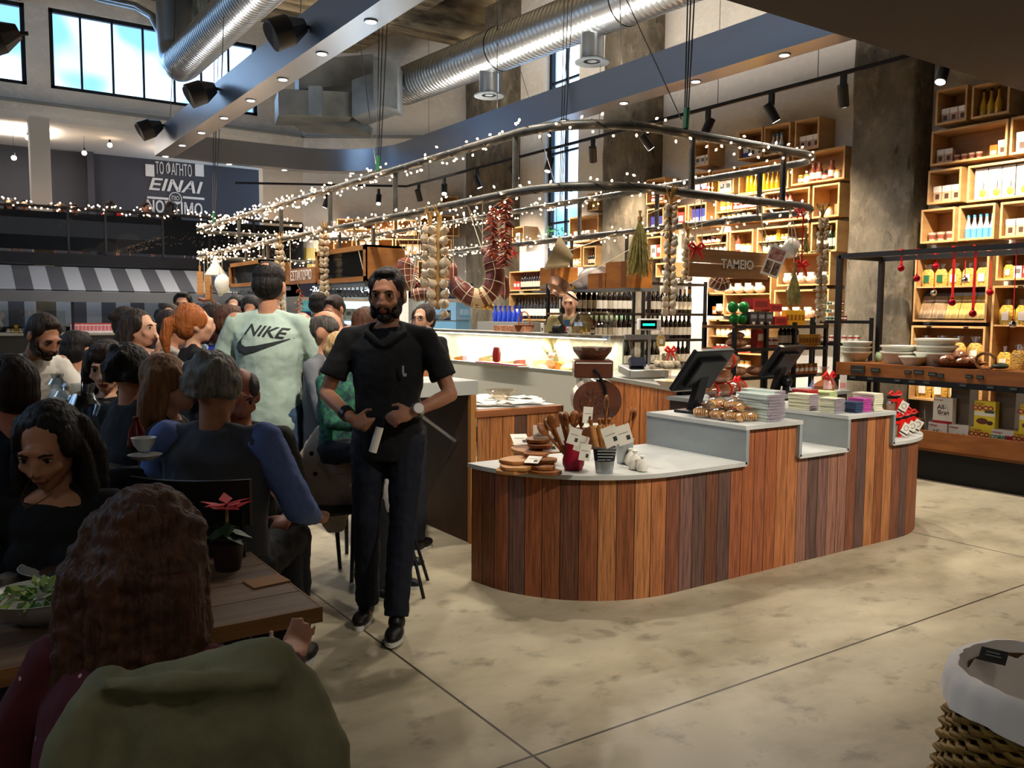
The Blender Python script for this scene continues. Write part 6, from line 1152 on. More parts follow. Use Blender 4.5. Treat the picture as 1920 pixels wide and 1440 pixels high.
# ================================================================ far left: rail, awning stall, fridges
m_gl = glass('smoked_rail_glass', '#26282b', .012, dens=.55)
t = thing('mezzanine_railing', 'railing of smoked panels along the upper dining floor', 'railing', (0, YF-.3, 2.62))
xs = [-2, .4, WY(128, 440, YF-.3).x, WY(198, 440, YF-.3).x, WY(305, 440, YF-.3).x, WY(392, 440, YF-.3).x, 5.4, 6.4]
for a, c in zip(xs, xs[1:]): b = B(); b.bx(a+.02, c-.02, -.01, .01, .05, .72, m_gl); b.obj('panel', t, 0)
for x in xs: b = B(); b.bx(x-.02, x+.02, -.03, .03, 0, .8, m_black); b.obj('post', t, 0)
b = B(); b.cyl((-2, 0, .8), (6.4, 0, .8), .03, m_black, n=10); b.obj('handrail', t)
fairy('fairy light string along the mezzanine handrail', [(.3, YF-.33, 3.44), (6.4, YF-.33, 3.44)], False, lambda p: 22, .03, 0, .014)
for i, (px, py) in enumerate(((52, 258), (26, 296), (158, 287), (206, 272), (102, 240))):
    p = WY(px, py, 18.6); t = thing('bare_bulb', 'bare glowing bulb hung over the mezzanine, %s' % ('nearest the white column, upper left', 'lowest at the left', 'lower one right of the column', 'upper one farthest right', 'beside the column top')[i], 'light bulb', p); b = B(); b.ball((0, 0, 0), .045, mat('lit_bare_bulb', '#ffe2b8', .4, emit=14), 12, 8); b.obj('glass_bulb', t); b = B(); b.cyl((0, 0, .04), (0, 0, .1), .02, m_blk, n=8); b.obj('socket', t); b = B(); b.cyl((0, 0, .1), (0, 0, 4.97-p.z), .004, m_blk, n=4); b.obj('cord', t)
# painted wall lettering
YT = 20.58; m_wl = mat('pale_wall_lettering', '#b8b6b4', .8)
t = thing('wall_lettering', 'pale Greek slogan ΤΟ ΦΑΓΗΤΟ ΕΙΝΑΙ ΝΟΣΤΙΜΟ on the dark wall', 'lettering', WY(327, 350, YT))
def wt(s, px, py, hpx, wpx, shear=0, bold=.0):
    c = WY(px, py, YT)-t.location; hh = (WY(px, py-hpx/2, YT)-WY(px, py+hpx/2, YT)).z; o = text(s, hh*1.4, m_wl, t, MX.Identity(4), .004, 1, shear, bold=bold)
    xs = [v.co.x for v in o.data.vertices]; W = (WY(px+wpx/2, py, YT)-WY(px-wpx/2, py, YT)).x; o.data.transform(MX.Diagonal((W/(max(xs)-min(xs)), 1, 1, 1))); o.data.transform(frame(c, (1, 0, 0), (0, -1, 0)))
wt('ΤΟ ΦΑΓΗΤΟ', 326, 319, 22, 68); wt('ΕΙΝΑΙ', 327, 350, 21, 102, .25, .008); wt('ΝΟΣΤΙΜΟ', 328, 391, 21, 104, 0, .008); wt('ΠΙΟ', 329, 372, 8, 14)
b = B(); q = lambda x, y: WY(x, y, YT)-t.location
for x0, x1 in ((273, 289), (366, 382)):
    a, c = q(x0, 330), q(x1, 309); b = B(); b.bx(a.x, c.x, -.004, 0, a.z, c.z, m_wl); b.obj('ribbon_ornament', t, 0)
for x0, x1 in ((276, 316), (343, 383)): a, c = q(x0, 372), q(x1, 371); b = B(); b.bx(a.x, c.x, -.004, 0, a.z, c.z, m_wl); b.obj('divider_line', t, 0)
b = B(); b.tube([q(329, 372)+V((.13*cos(k), 0, .13*sin(k))) for k in [2*pi*i/24 for i in range(24)]], .012, m_wl, n=4, closed=True); b.obj('round_emblem', t, 0)
# stall with striped awning
def stripes(name, c1, c2, w):
    m = bpy.data.materials.new(name); m.use_nodes = True; n = m.node_tree; L_ = n.links.new; tc = n.nodes.new('ShaderNodeTexCoord'); s = n.nodes.new('ShaderNodeSeparateXYZ'); L_(tc.outputs['Object'], s.inputs[0])
    md = n.nodes.new('ShaderNodeMath'); md.operation = 'PINGPONG'; md.inputs[1].default_value = w; L_(s.outputs[0], md.inputs[0]); g = n.nodes.new('ShaderNodeMath'); g.operation = 'GREATER_THAN'; g.inputs[1].default_value = w/2; L_(md.outputs[0], g.inputs[0])
    mx = n.nodes.new('ShaderNodeMix'); mx.data_type = 'RGBA'; L_(g.outputs[0], mx.inputs[0]); mx.inputs[6].default_value = lin(c1); mx.inputs[7].default_value = lin(c2); L_(mx.outputs[2], n.nodes['Principled BSDF'].inputs['Base Color']); n.nodes['Principled BSDF'].inputs['Roughness'].default_value = .85; return m
m_str = stripes('striped_awning_cloth', '#85888e', '#3c3d43', .26)
t = thing('market_stall', 'dark food stall under the mezzanine with a striped awning', 'food stall', (0, 17.0, 0))
b = B(); b.add([(-1, .15, 2.36), (5.0, .15, 2.36), (5.0, -.7, 1.93), (-1, -.7, 1.93)], [(0, 1, 2, 3)], m_str); b.add([(-1, .15, 2.38), (5.0, .15, 2.38), (5.0, -.7, 1.95), (-1, -.7, 1.95)], [(3, 2, 1, 0)], m_str); b.obj('awning', t, 0)
b = B(); b.bx(-1, 5.0, -.71, -.69, 1.75, 1.93, mat('grey_awning_border', '#5a5b5f', .8)); b.obj('awning_border', t, 0); b = B(); b.bx(-1, 5.0, 1.2, 1.22, 1.3, 2.1, m_str); b.obj('striped_back', t, 0)
b = B(); b.bx(-1, 5.0, -.6, -.0, 0, 1.18, mat('dark_counter_front', '#1c1a1b', .5)); b.bx(-1, 5, -.62, .1, 1.18, 1.22, m_stl); b.obj('counter', t, 0)
b = B(); b.bx(-1, 1.9, -.55, -.53, 1.22, 1.6, glass('case_glass', '#f6fbf8', .12)); b.obj('glass_screen', t, 0)
for x in (-.5, 2.0, 4.9): b = B(); b.bx(x-.02, x+.02, -.68, -.64, 0, 1.95, m_black); b.obj('pole', t, 0)
row('milk*12', (WY(132, 620, 16.5).x, 16.5, 1.22), U1, (WY(218, 620, 16.5)-WY(132, 620, 16.5)).x, .26, 0, 'on the dark stall counter')
row('jaro*2 yel jarr jaro oil jargn*3 jaro*3', (WY(5, 620, 16.6).x, 16.6, 1.22), U1, 1.1, .2, 0, 'on the left part of the stall counter')
lamp('AREA', (2.2, 17.9, 2.3), 10, (.85, .9, 1), (2.2, 17.5, 1), sx=3, sy=.3, name='stall_lamp'); lamp('AREA', (2.5, 15.6, 3.2), 8, (.9, .92, 1), (2.5, 17, 2), sx=3, sy=.4, name='stall_lamp')
# refrigerators
def fridge(label, x0, x1, y, glow, txt, lit):
    a, c = WY(x0, 640, y), WY(x1, 640, y); w = c.x-a.x; t = thing('glass_door_fridge', label, 'refrigerator', (a.x, y, 0)); m_in = mat('fridge_lit_back', glow, .5, emit=lit)
    b = B(); b.bx(0, w, .02, .6, 0, .12, m_stl); b.bx(0, .03, 0, .6, .1, 2.15, m_stl); b.bx(w-.03, w, 0, .6, .1, 2.15, m_stl); b.bx(0, w, 0, .6, 1.87, 2.15, mat('navy_fascia', '#151c33', .4)); b.obj('cabinet', t, 0)
    b = B(); b.bx(.03, w-.03, .56, .58, .12, 1.87, m_in); b.obj('lit_back', t, 0)
    for k in range(4): b = B(); b.bx(.03, w-.03, .1, .55, .4+.35*k, .42+.35*k, m_stl); b.obj('shelf_board', t, 0)
    b = B(); b.bx(.03, w-.03, .01, .02, .12, 1.85, glass('fridge_glass', '#f2fbff', .08)); b.obj('glass_door', t, 0); b = B(); b.bx(.03, .05, -.01, 0, .12, 1.85, m_stl); b.bx(w-.05, w-.03, -.01, 0, .12, 1.85, m_stl); b.bx(.03, w-.03, -.01, 0, 1.8, 1.86, m_stl); b.obj('door_frame', t, 0)
    text(txt, .13, mat('lit_white_sign', '#eef4ff', .5, emit=2.5), t, frame((w/2, -.004, 2.0), (1, 0, 0), (0, -1, 0)), .001)
    return a.x, w
for i, (x0, x1, g, s, l, lab) in enumerate(((560, 636, '#58a8a4', '-20°C', .5, 'teal-lit glass-door fridge left of the bright one'), (638, 736, '#c8ecff', '0-4°', 1.6, 'bright white-lit glass-door fridge behind the waiter'), (795, 886, '#8fb8cc', '°C', .6, 'blue-lit glass-door fridge behind the woman with glasses'))):
    x, w = fridge(lab, x0, x1, 14.2 if i < 2 else 13.6, g, s, l)
    for k in range(4): row(('bluepack*3 cartonw*3 carton', 'cartonw*6', 'water*4 jargn*3 cartonb')[i], (x+.06, (14.2 if i < 2 else 13.6)+.3, .42+.35*k), U1, w-.14, .26, 0, 'on shelf %s of %s' % (('one', 'two', 'three', 'four')[k], ('the teal fridge', 'the bright fridge', 'the blue fridge')[i]))
lamp('AREA', (6.4, 14.1, 1.3), 14, (.75, .92, 1), (6.4, 10, 1.3), sx=1, sy=1, name='fridge_glow')
for i, (px, c) in enumerate(((541, '#b9bcc2'), (556, '#d9dade'), (578, '#b5a25c'))):
    q = B(); p = WP(px, 485, .03); M = frame(p, AN, ANN); q.bx(-.16, .16, -.22, .22, 0, .01, mat('wall_poster', c, .6), M); q.obj('wall_poster', None, 0, label=('grey', 'white', 'mustard')[i]+' poster on the angled wall behind the ring', cat='poster')
# plant at the tall window
p = WX(1038, 448, XC+.05); t = thing('potted_plant', 'green leafy plant on the sill of the tall window', 'plant', p-V((0, 0, .2))); m_leaf = mat('fresh_leaf', '#3f9a4a', .5); b = B(); random.seed(3)
for k in range(60): a = random.uniform(0, 6.3); r = random.uniform(.02, .28); c = V((r*cos(a)*.4, r*sin(a), .2+random.uniform(-.05, .22)-r*.1)); b.prism([(0, 0), (.03, .015), (.06, 0), (.03, -.015)], -.001, .001, m_leaf, MX.Translation(c) @ Euler((random.uniform(-1, 1), random.uniform(-1, 1), a)).to_matrix().to_4x4())
b.obj('leaves', t, 0, kind='stuff'); b = B(); b.lathe([(.06, 0), (.09, .14), (.08, .15)], mat('white_ceramic', '#cfd0c4', .35), n=16); b.obj('pot', t)
for k in range(5): pass
# wicker hamper in the front right corner
rimc = GZ(1808, 1285, .6)+RT*.26+FW*.0; t = thing('laundry_hamper', 'tall woven wicker hamper with a white cloth lining, front right', 'basket', (rimc.x, rimc.y, 0))
m_wil = mat('golden_willow', '#a8843c', .6, noise=(9, 9, 60, 3), col2='#7a5a24'); m_wild = mat('dark_willow', '#5c3e18', .7); m_lin = mat('white_cotton_lining', '#f4ece4', .85)
def rad(z): return .335-.085*(z/.6)
b = B(); NS = 22
for k in range(30):
    z = .012+.0195*k; pts = []
    for i in range(NS*4):
        a = 2*pi*i/(NS*4); r = rad(z)+.011*sin(NS*a/1+(pi if k % 2 else 0)); pts.append((r*cos(a), r*sin(a), z+.003*sin(3*a+k)))
    b.tube(pts, .0085, m_wil, n=5, closed=True)
b.obj('woven_strands', t, 60, kind='stuff')
b = B()
for i in range(NS): a = 2*pi*(i+.5)/NS; b.cyl((rad(0)*cos(a), rad(0)*sin(a), 0), (rad(.6)*cos(a), rad(.6)*sin(a), .6), .006, m_wild, n=6)
b.obj('stakes', t, kind='stuff')
b = B(); b.lathe([(rad(.0)-.02, .0), (rad(.6)-.02, .6)], m_wild, n=44, cap=False); b.obj('inner_shell', t)
b = B(); ring = []
for (r, z) in ((.288, .535), (.284, .575), (.28, .6), (.268, .625), (.245, .63), (.232, .61), (.225, .55), (.22, .4), (.24, .12)):
    ring.append([((r+.004*sin(9*a+z*30)+.003*sin(23*a))*cos(a), (r+.004*sin(9*a+z*30)+.003*sin(23*a))*sin(a), z+.004*sin(7*a)) for a in [2*pi*i/72 for i in range(72)]])
b.rings(ring, m_lin, cap=False); b.obj('cloth_lining', t, 60)
b = B(); M = MX.Translation(GZ(1862, 1243, .6)-V(t.location)+V((0, 0, .02))) @ Euler((.5, 0, FACE-.7)).to_matrix().to_4x4(); b.bx(-.035, .035, -.025, .025, 0, .003, m_price, M); b.bx(-.02, .02, -.004, .0, .003, .0036, mat('chalk', '#7d8079', .8), M); b.bx(-.02, .015, .008, .012, .003, .0036, mat('chalk', '#7d8079', .8), M); b.obj('price_tag', t, 0)
# ================================================================ people
def remesh(b, name, vox, smooth=4, mats=None, paint=None, disp=0, wr=(.05, 0)):
    """union of overlapping closed shapes -> one continuous skin"""
    me = b.mesh('tmp', 0); me.materials.clear(); o = bpy.data.objects.new('tmp', me); COL.objects.link(o)
    r = o.modifiers.new('r', 'REMESH'); r.mode = 'VOXEL'; r.voxel_size = vox; r.use_smooth_shade = True
    if smooth: s = o.modifiers.new('s', 'SMOOTH'); s.factor = .5; s.iterations = smooth
    if disp:
        tx = bpy.data.textures.get('folds%d' % int(wr[0]*1000)) or bpy.data.textures.new('folds%d' % int(wr[0]*1000), 'CLOUDS'); tx.noise_scale = wr[0]; tx.noise_depth = 2
        d = o.modifiers.new('d', 'DISPLACE'); d.texture = tx; d.strength = disp; d.mid_level = .5
    dg = bpy.context.evaluated_depsgraph_get(); dg.update(); m2 = bpy.data.meshes.new_from_object(o.evaluated_get(dg)); bpy.data.objects.remove(o); m2.name = name
    for m in (mats or []): m2.materials.append(m)
    if paint:
        for p in m2.polygons:
            k = paint(p.center)
            if k: p.material_index = k
    m2.shade_smooth(); return m2
def wrap(o, body, off=.002):
    """lay a flat print on the cloth below it"""
    from mathutils.bvhtree import BVHTree
    me = body.data; t = BVHTree.FromPolygons([v.co for v in me.vertices], [p.vertices[:] for p in me.polygons])
    for v in o.data.vertices:
        h = t.ray_cast(V((v.co.x, 1, v.co.z)), V((0, -1, 0)))
        if h[0] is not None: v.co.y = h[0].y+off
def put(me, name, parent, label=None):
    o = bpy.data.objects.new(name, me); COL.objects.link(o); o.parent = parent
    if label: o['label'] = label
    return o
def capsule(b, pts, rs, m=None, cut=False):
    """tapered limb through the joints with rounded (or cut) ends"""
    m = m or m_blk; pts = [V(p) for p in pts]; P = []; Q = []
    for i in range(len(pts)-1):
        for k in range(4): P.append(pts[i].lerp(pts[i+1], k/4)); Q.append(rs[i]+(rs[i+1]-rs[i])*k/4)
    P.append(pts[-1]); Q.append(rs[-1]); b.tube(P, Q, m, n=12)
    if not cut:
        b.ball(P[0], rs[0], m, 12, 8); b.ball(P[-1], rs[-1], m, 12, 8)
    for p, r in zip(pts[1:-1], rs[1:-1]): b.ball(p, r, m, 12, 8)
def loft(b, secs, m=None, n=18):
    """secs: (centre, half width, half depth) stacked; width along local x"""
    rs = []
    for c, w, d in secs: rs.append([V(c)+V((w*cos(2*pi*i/n), d*sin(2*pi*i/n), 0)) for i in range(n)])
    b.rings(rs, m or m_blk)
SKIN = {'a': '#c08a6c', 'b': '#a8765a', 'c': '#d0a083', 'r': '#b87a64'}
def skinmat(k): return mat('skin_'+k, SKIN[k], .5, noise=(20, 20, 20), col2={'a': '#b57e62', 'b': '#9c6a50', 'c': '#c99678', 'r': '#a86a56'}[k], spec=.35)
m_lip = mat('lips', '#8e4a42', .45); m_brow = mat('dark_brow', '#1c1410', .8); m_eye = mat('eye_white', '#d8d0c6', .25); m_iris = mat('dark_iris', '#1e140e', .15)
m_hg = mat('spectacle_frame', '#14100f', .3)
def hairmat(c, c2): return mat('hair', c, .58, noise=(60, 60, 3, 4), col2=c2, bump=.8, spec=.3)
HAIR = {'black': ('#120d0b', '#1d1613'), 'dark': ('#1d1410', '#2c1e17'), 'brown': ('#3a2418', '#523423'), 'light': ('#6a4528', '#8c623c'), 'ginger': ('#84451d', '#a8602c'), 'grey': ('#5e5a55', '#8a857d'), 'salt': ('#38332f', '#5c5650'), 'blond': ('#b08a58', '#c9a878')}
def dotmat(c):
    m = mat('dotted_blouse', c, .85); n = m.node_tree; v = n.nodes.new('ShaderNodeTexVoronoi'); v.inputs['Scale'].default_value = 26; v.inputs['Randomness'].default_value = .6; t = n.nodes.new('ShaderNodeTexCoord'); n.links.new(t.outputs['Object'], v.inputs['Vector'])
    g = n.nodes.new('ShaderNodeMath'); g.operation = 'LESS_THAN'; g.inputs[1].default_value = .11; n.links.new(v.outputs['Distance'], g.inputs[0]); x = n.nodes.new('ShaderNodeMix'); x.data_type = 'RGBA'; n.links.new(g.outputs[0], x.inputs[0]); x.inputs[6].default_value = lin(c); x.inputs[7].default_value = lin('#c9a0a0'); n.links.new(x.outputs[2], n.nodes['Principled BSDF'].inputs['Base Color']); return m
def hand(b, w, d, side, curl=.5, s=1.0, up=V((0, 0, 1))):
    """palm, four unequal bent fingers and a thumb from the wrist along d"""
    d = V(d).normalized(); side = (V(side)-d*V(side).dot(d)).normalized(); nrm = d.cross(side).normalized(); w = V(w)
    c = w+d*.045*s; M = MX((side, nrm, d)).transposed().to_4x4()
    b.ball(c, (.04*s, .016*s, .052*s), m_blk, 10, 8, M); b.ball(w, (.026*s, .022*s, .03*s), m_blk, 10, 6, M)
    for i, L in enumerate((.07, .078, .073, .058)):
        p0 = w+d*.082*s+side*(.03-.02*i)*s; a = curl*(.55+.12*i); d1 = (d*cos(a)+nrm*sin(a)); d2 = (d*cos(2*a)+nrm*sin(2*a)); d3 = (d*cos(2.7*a)+nrm*sin(2.7*a)); L *= s
        capsule(b, [p0, p0+d1*L*.42, p0+d1*L*.42+d2*L*.32, p0+d1*L*.42+d2*L*.32+d3*L*.26], [.0095*s, .0088*s, .008*s, .007*s])
    p0 = w+d*.03*s+side*.03*s; d1 = (d*.6+side*.8+nrm*curl*.3).normalized(); d2 = (d*.9+side*.25+nrm*curl*.5).normalized(); capsule(b, [p0, p0+d1*.04*s, p0+d1*.04*s+d2*.03*s], [.013*s, .0105*s, .0085*s])
HD, HS, CRN = .178, 1.09, .125
def headshape(b, hc, Mh, fem=False):
    A = lambda c, r, n=14, k=10: b.ball(hc+(Mh @ V(c)), r, m_blk, n, k, Mh.to_4x4())
    A((0, .015, .02), (.074, .093, .093), 18, 12); A((0, .0, -.03), (.06, .074, .075)); A((0, -.038, -.062), (.042, .045, .045)); A((0, -.06, -.09), (.021 if fem else .027, .02, .018))
    A((0, -.075, .005), (.055, .02, .03)); A((0, -.074, -.035), (.044, .022, .03))
    A((0, -.09, .03), (.05, .012, .012)); A((0, -.1, -.012), (.0105, .018, .026)); A((0, -.108, -.03), (.0145, .014, .010)); A((.012, -.1, -.033), (.008, .01, .007)); A((-.012, -.1, -.033), (.008, .01, .007))
    A((0, -.09, -.058), (.024, .011, .006)); A((0, -.089, -.066), (.02, .011, .006)); A((.042, -.066, -.025), (.02, .018, .018)); A((-.042, -.066, -.025), (.02, .018, .018))
    for s in (-1, 1): A((s*.078, .012, -.01), (.009, .02, .031)); A((s*.079, .008, -.03), (.007, .012, .012))
def person(name_label, loc, yaw, pose, S=1.06, skin='a', hair='black', cut='short', top='#15161a', bottom='#14161d', sleeve='short', head=(0, 0, 0), fem=False, arms=None, shoes='#121214', beard=0, glasses=0, vox=.012, cat='person', group=None, lean=0, girth=1.0, neckline=0, top2=None, detail=False, seat=.5, foldz=1, bare=0, legs=None, twist=0):
    """pose 'stand'/'sit'/'bust'; local -Y is the facing direction; returns the root and key points"""
    t = thing('person', name_label, cat, loc, yaw, group); t.scale = (S,)*3
    sit = pose != 'stand'; hz = seat+.07 if sit else .93; fs = .92 if fem else 1.0
    fw = lambda z: -(z-hz)*math.tan(lean)                               # forward shift of the trunk
    T = lambda x, y, z: V((x, y+fw(z) if z > hz else y, hz+(z-hz)*(cos(lean) if z > hz else 1)))
    sh = hz+.50*fs if sit else 1.43; shx = (.165 if fem else .19); nk = sh+.03; hd = sh+HD
    hc = T(0, 0, hd)+V((0, -.02, 0)); Mh = Euler(head).to_matrix()*HS
    # limbs
    if legs: L = legs
    elif sit: L = {s: [V((s*.1, 0, hz)), V((s*.13, -.42, hz+.01)), V((s*.14, -.38, .09))] for s in (-1, 1)}
    else: L = {s: [V((s*.095, 0, .9)), V((s*.1, -.02, .49)), V((s*.105, .02, .09))] for s in (-1, 1)}
    sho = {s: T(s*shx, 0, sh-.015) for s in (-1, 1)}
    if arms is None: arms = {-1: ((-.27, -.02, sh-.3), (-.25, -.2, sh-.45)), 1: ((.27, -.02, sh-.3), (.25, -.2, sh-.45))}
    if isinstance(arms, str):
        arms = {'table': {s: ((s*.26, -.1, sh-.29), (s*.14, -.36, sh-.32)) for s in (-1, 1)}, 'chin': {-1: ((-.24, -.2, sh-.24), (-.07, -.2, sh+.03)), 1: ((.24, -.16, sh-.28), (.05, -.38, sh-.3))}, 'down': {s: ((s*.25, .02, sh-.3), (s*.24, -.1, sh-.55)) for s in (-1, 1)}}[arms]
    # ---- body: one skin
    b = B(); headshape(b, hc, Mh, fem)
    capsule(b, [T(0, .01, nk-.05), hc+(Mh @ V((0, .02, -.06)))], [.058 if not fem else .048, .055 if not fem else .046])
    loft(b, [(T(0, 0, hz-.06), .13, .09), (T(0, 0, hz+.05), .14, .095), (T(0, 0, hz+.2), .115, .085), (T(0, 0, sh-.18), .14, .1), (T(0, 0, sh-.06), .15, .09), (T(0, .0, sh+.015), .1, .06), (T(0, .0, sh+.04), .055, .05)])
    for s in (-1, 1):
        el, wr = V(arms[s][0]), V(arms[s][1]); hdv = V(arms[s][2]) if len(arms[s]) > 2 else (wr-el); sd = V(arms[s][3]) if len(arms[s]) > 3 else V((-s, 0, .3))
        capsule(b, [sho[s], sho[s].lerp(el, .5), el, el.lerp(wr, .35), wr], [.047*fs*girth, .042*fs*girth, .036*fs, .037*fs, .025*fs])
        hand(b, wr, hdv, sd, arms[s][4] if len(arms[s]) > 4 else .6, 1.0 if not fem else .9)
        capsule(b, L[s], [.078*fs, .05*fs, .036]); f = L[s][2]; capsule(b, [f+V((0, .02, -.045)), f+V((0, -.12, -.06))], [.03, .025])
    face = lambda p: (Mh.inverted() @ (p-hc))
    def paint(c):
        q = face(c)
        if q.y < -.085 and abs(q.x) < .021 and -.071 < q.z < -.055: return 1
        return 0
    ms = [skinmat(skin), m_lip]
    put(remesh(b, 'body', vox, 3 if detail else 2, ms, paint), 'body', t)
    # ---- eyes and brows
    if detail or abs(math.atan2(sin(yaw-FACE+head[2]), cos(yaw-FACE+head[2]))) < 1.7:
        for s in (-1, 1):
            q = B(); q.ball(hc+(Mh @ V((s*.031, -.083, .006))), (.0125, .01, .009), m_eye, 10, 7, Mh.to_4x4()); q.ball(hc+(Mh @ V((s*.031, -.0925, .005))), (.0062, .0026, .0066), m_iris, 8, 6, Mh.to_4x4()); q.obj('eye', t)
            q = B(); q.tube([hc+(Mh @ V((s*x, y, z))) for x, y, z in ((.014, -.1, .021), (.03, -.098, .027), (.048, -.085, .021))], [.003, .0042, .002], m_brow if hair != 'blond' else hairmat(*HAIR['blond']), n=6); q.obj('eyebrow', t)
            q = B(); q.tube([hc+(Mh @ V((s*x, y, z))) for x, y, z in ((.018, -.0925, .009), (.031, -.0955, .0145), (.045, -.087, .009))], [.0016, .0026, .0012], m_brow, n=5); q.obj('eyelid', t)
    # ---- hair
    hm = hairmat(*HAIR[hair]); q = B(); A = lambda c, r: q.ball(hc+(Mh @ V(c)), r, hm, 14, 10, Mh.to_4x4())
    if cut == 'buzz': A((0, .022, .03), (.078, .09, .088)); A((0, .05, -.01), (.07, .06, .06))
    elif cut == 'bald':
        for s in (-1, 1): A((s*.062, .045, -.005), (.02, .045, .035))
        A((0, .085, -.005), (.06, .028, .04))
    elif cut == 'thin':
        A((0, .045, .01), (.08, .075, .075)); A((.045, .0, .045), (.035, .075, .05)); A((-.045, .0, .045), (.035, .075, .05))
    elif cut == 'short': A((0, .025, .05), (.082, .09, .078)); A((0, .05, .0), (.08, .068, .075)); A((0, -.03, .1), (.05, .035, .018)); A((.055, .002, .05), (.027, .055, .045)); A((-.055, .002, .05), (.027, .055, .045)); A((.068, -.008, .01), (.01, .018, .025)); A((-.068, -.008, .01), (.01, .018, .025))
    elif cut == 'curly':
        A((0, .03, .035), (.088, .1, .09)); random.seed(4)
        for k in range(40): a = random.uniform(0, 6.3); z = random.uniform(-.06, .1); r = math.sqrt(max(0, 1-(z/.11)**2)); A((.084*r*cos(a), .04+.085*r*sin(a)*(1 if sin(a) > -.3 else .3), z+.02), (.022, .022, .02))
    elif cut in ('long', 'bob', 'pony', 'bun', 'fringe', 'wavy'):
        A((0, .034, .044), (.087, .096, .086)); A((0, .055, -.01), (.084, .07, .085)); A((.064, .008, .03), (.026, .07, .06)); A((-.064, .008, .03), (.026, .07, .06))
        if cut == 'fringe': A((0, -.078, .065), (.06, .025, .03)); A((0, -.05, .1), (.06, .05, .025))
        if cut in ('long', 'wavy', 'fringe', 'bob'):
            Lh = {'long': .36, 'wavy': .46, 'fringe': .2, 'bob': .17}[cut]
            for x in (-.075, -.05, -.025, 0, .025, .05, .075):
                w = .018*sin(x*90); P = [hc+(Mh @ V((x, .07-abs(x)*.3, .05))), hc+(Mh @ V((x*1.25, .1-abs(x)*.35, -.05))), V((hc.x+x*1.5, hc.y+.115-abs(x)*.3, hc.z-.05-Lh*.5)), V((hc.x+x*1.45+w, hc.y+.11-abs(x)*.2, hc.z-.05-Lh))]
                capsule(q, P, [.036, .04, .046 if cut == 'wavy' else .036, .026])
            for s in (-1, 1): capsule(q, [hc+(Mh @ V((s*.07, .0, .05))), hc+(Mh @ V((s*.09, .01, -.03))), V((hc.x+s*.11, hc.y+.03, hc.z-.13)), V((hc.x+s*.12, hc.y+.02, hc.z-.05-Lh*.8))], [.022, .024, .028, .014])
        if cut == 'pony': P = hc+(Mh @ V((0, .1, .03))); capsule(q, [P, P+V((0, .06, -.02)), P+V((.01, .08, -.12)), P+V((.02, .06, -.25))], [.03, .036, .038, .012])
        if cut == 'bun': A((0, .12, .05), (.04, .035, .035))
    put(remesh(q, 'hair', min(vox, .011) if not detail else .007, 2, [hm], disp={'buzz': .002, 'bald': .002, 'wavy': .024, 'long': .008}.get(cut, .008), wr=(.03 if cut == 'wavy' else .016, 0)), 'hair', t)
    if beard:
        q = B(); A2 = lambda c, r: q.ball(hc+(Mh @ V(c)), r, hm, 12, 8, Mh.to_4x4())
        for s in (-1, 1): A2((s*.06, -.02, -.045), (.011, .032, .04)); A2((s*.069, -.006, -.012), (.008, .014, .03)); A2((s*.047, -.045, -.073), (.02, .034, .028)); A2((s*.016, -.095, -.048), (.017, .009, .0055))
        A2((0, -.072, -.092), (.032, .03, .022)); A2((0, -.085, -.079), (.022, .014, .008)); A2((.026, -.085, -.062), (.007, .012, .016)); A2((-.026, -.085, -.062), (.007, .012, .016))
        put(remesh(q, 'beard', .006, 1, [hm], disp=.003, wr=(.01, 0)), 'beard', t)
    if glasses:
        q = B()
        for s in (-1, 1): q.tube([hc+(Mh @ V((s*.031+.022*cos(a), -.103, .004+.015*sin(a)))) for a in [2*pi*i/14 for i in range(14)]], .0024, m_hg, n=5, closed=True); q.tube([hc+(Mh @ V((s*.053, -.1, .008))), hc+(Mh @ V((s*.08, .0, .008)))], .002, m_hg, n=4)
        q.tube([hc+(Mh @ V((-.01, -.106, .008))), hc+(Mh @ V((.01, -.106, .008)))], .002, m_hg, n=4); q.obj('glasses', t)
    # ---- clothes
    tm = dotmat(top) if top2 == 'dots' else mat('cloth_top', top, .85, noise=(30, 30, 30, 3), col2=top2 or top, bump=.15) if top2 and sleeve != 'vest' else mat('cloth_top', top, .85, bump=.2, noise=(25, 25, 25))
    q = B(); g = girth; bt = hz-.12 if not sit else hz-.02
    loft(q, [(T(0, 0, bt), .168*g*fs, .125*g), (T(0, 0, hz+.04), .168*g*fs, .13*g), (T(0, 0, hz+.18), .155*g*fs, .125*g), (T(0, 0, sh-.2), .172*g*fs, .128*g), (T(0, 0, sh-.08), .18*g*fs, .112*g), (T(0, .005, sh-.01), .14*fs, .083), (T(0, .008, sh+.028-neckline*.02), .082, .066)])
    if fem: q.ball(T(.07, -.09, sh-.17), (.065, .055, .06), m_blk, 10, 8); q.ball(T(-.07, -.09, sh-.17), (.065, .055, .06), m_blk, 10, 8)
    cuts = []
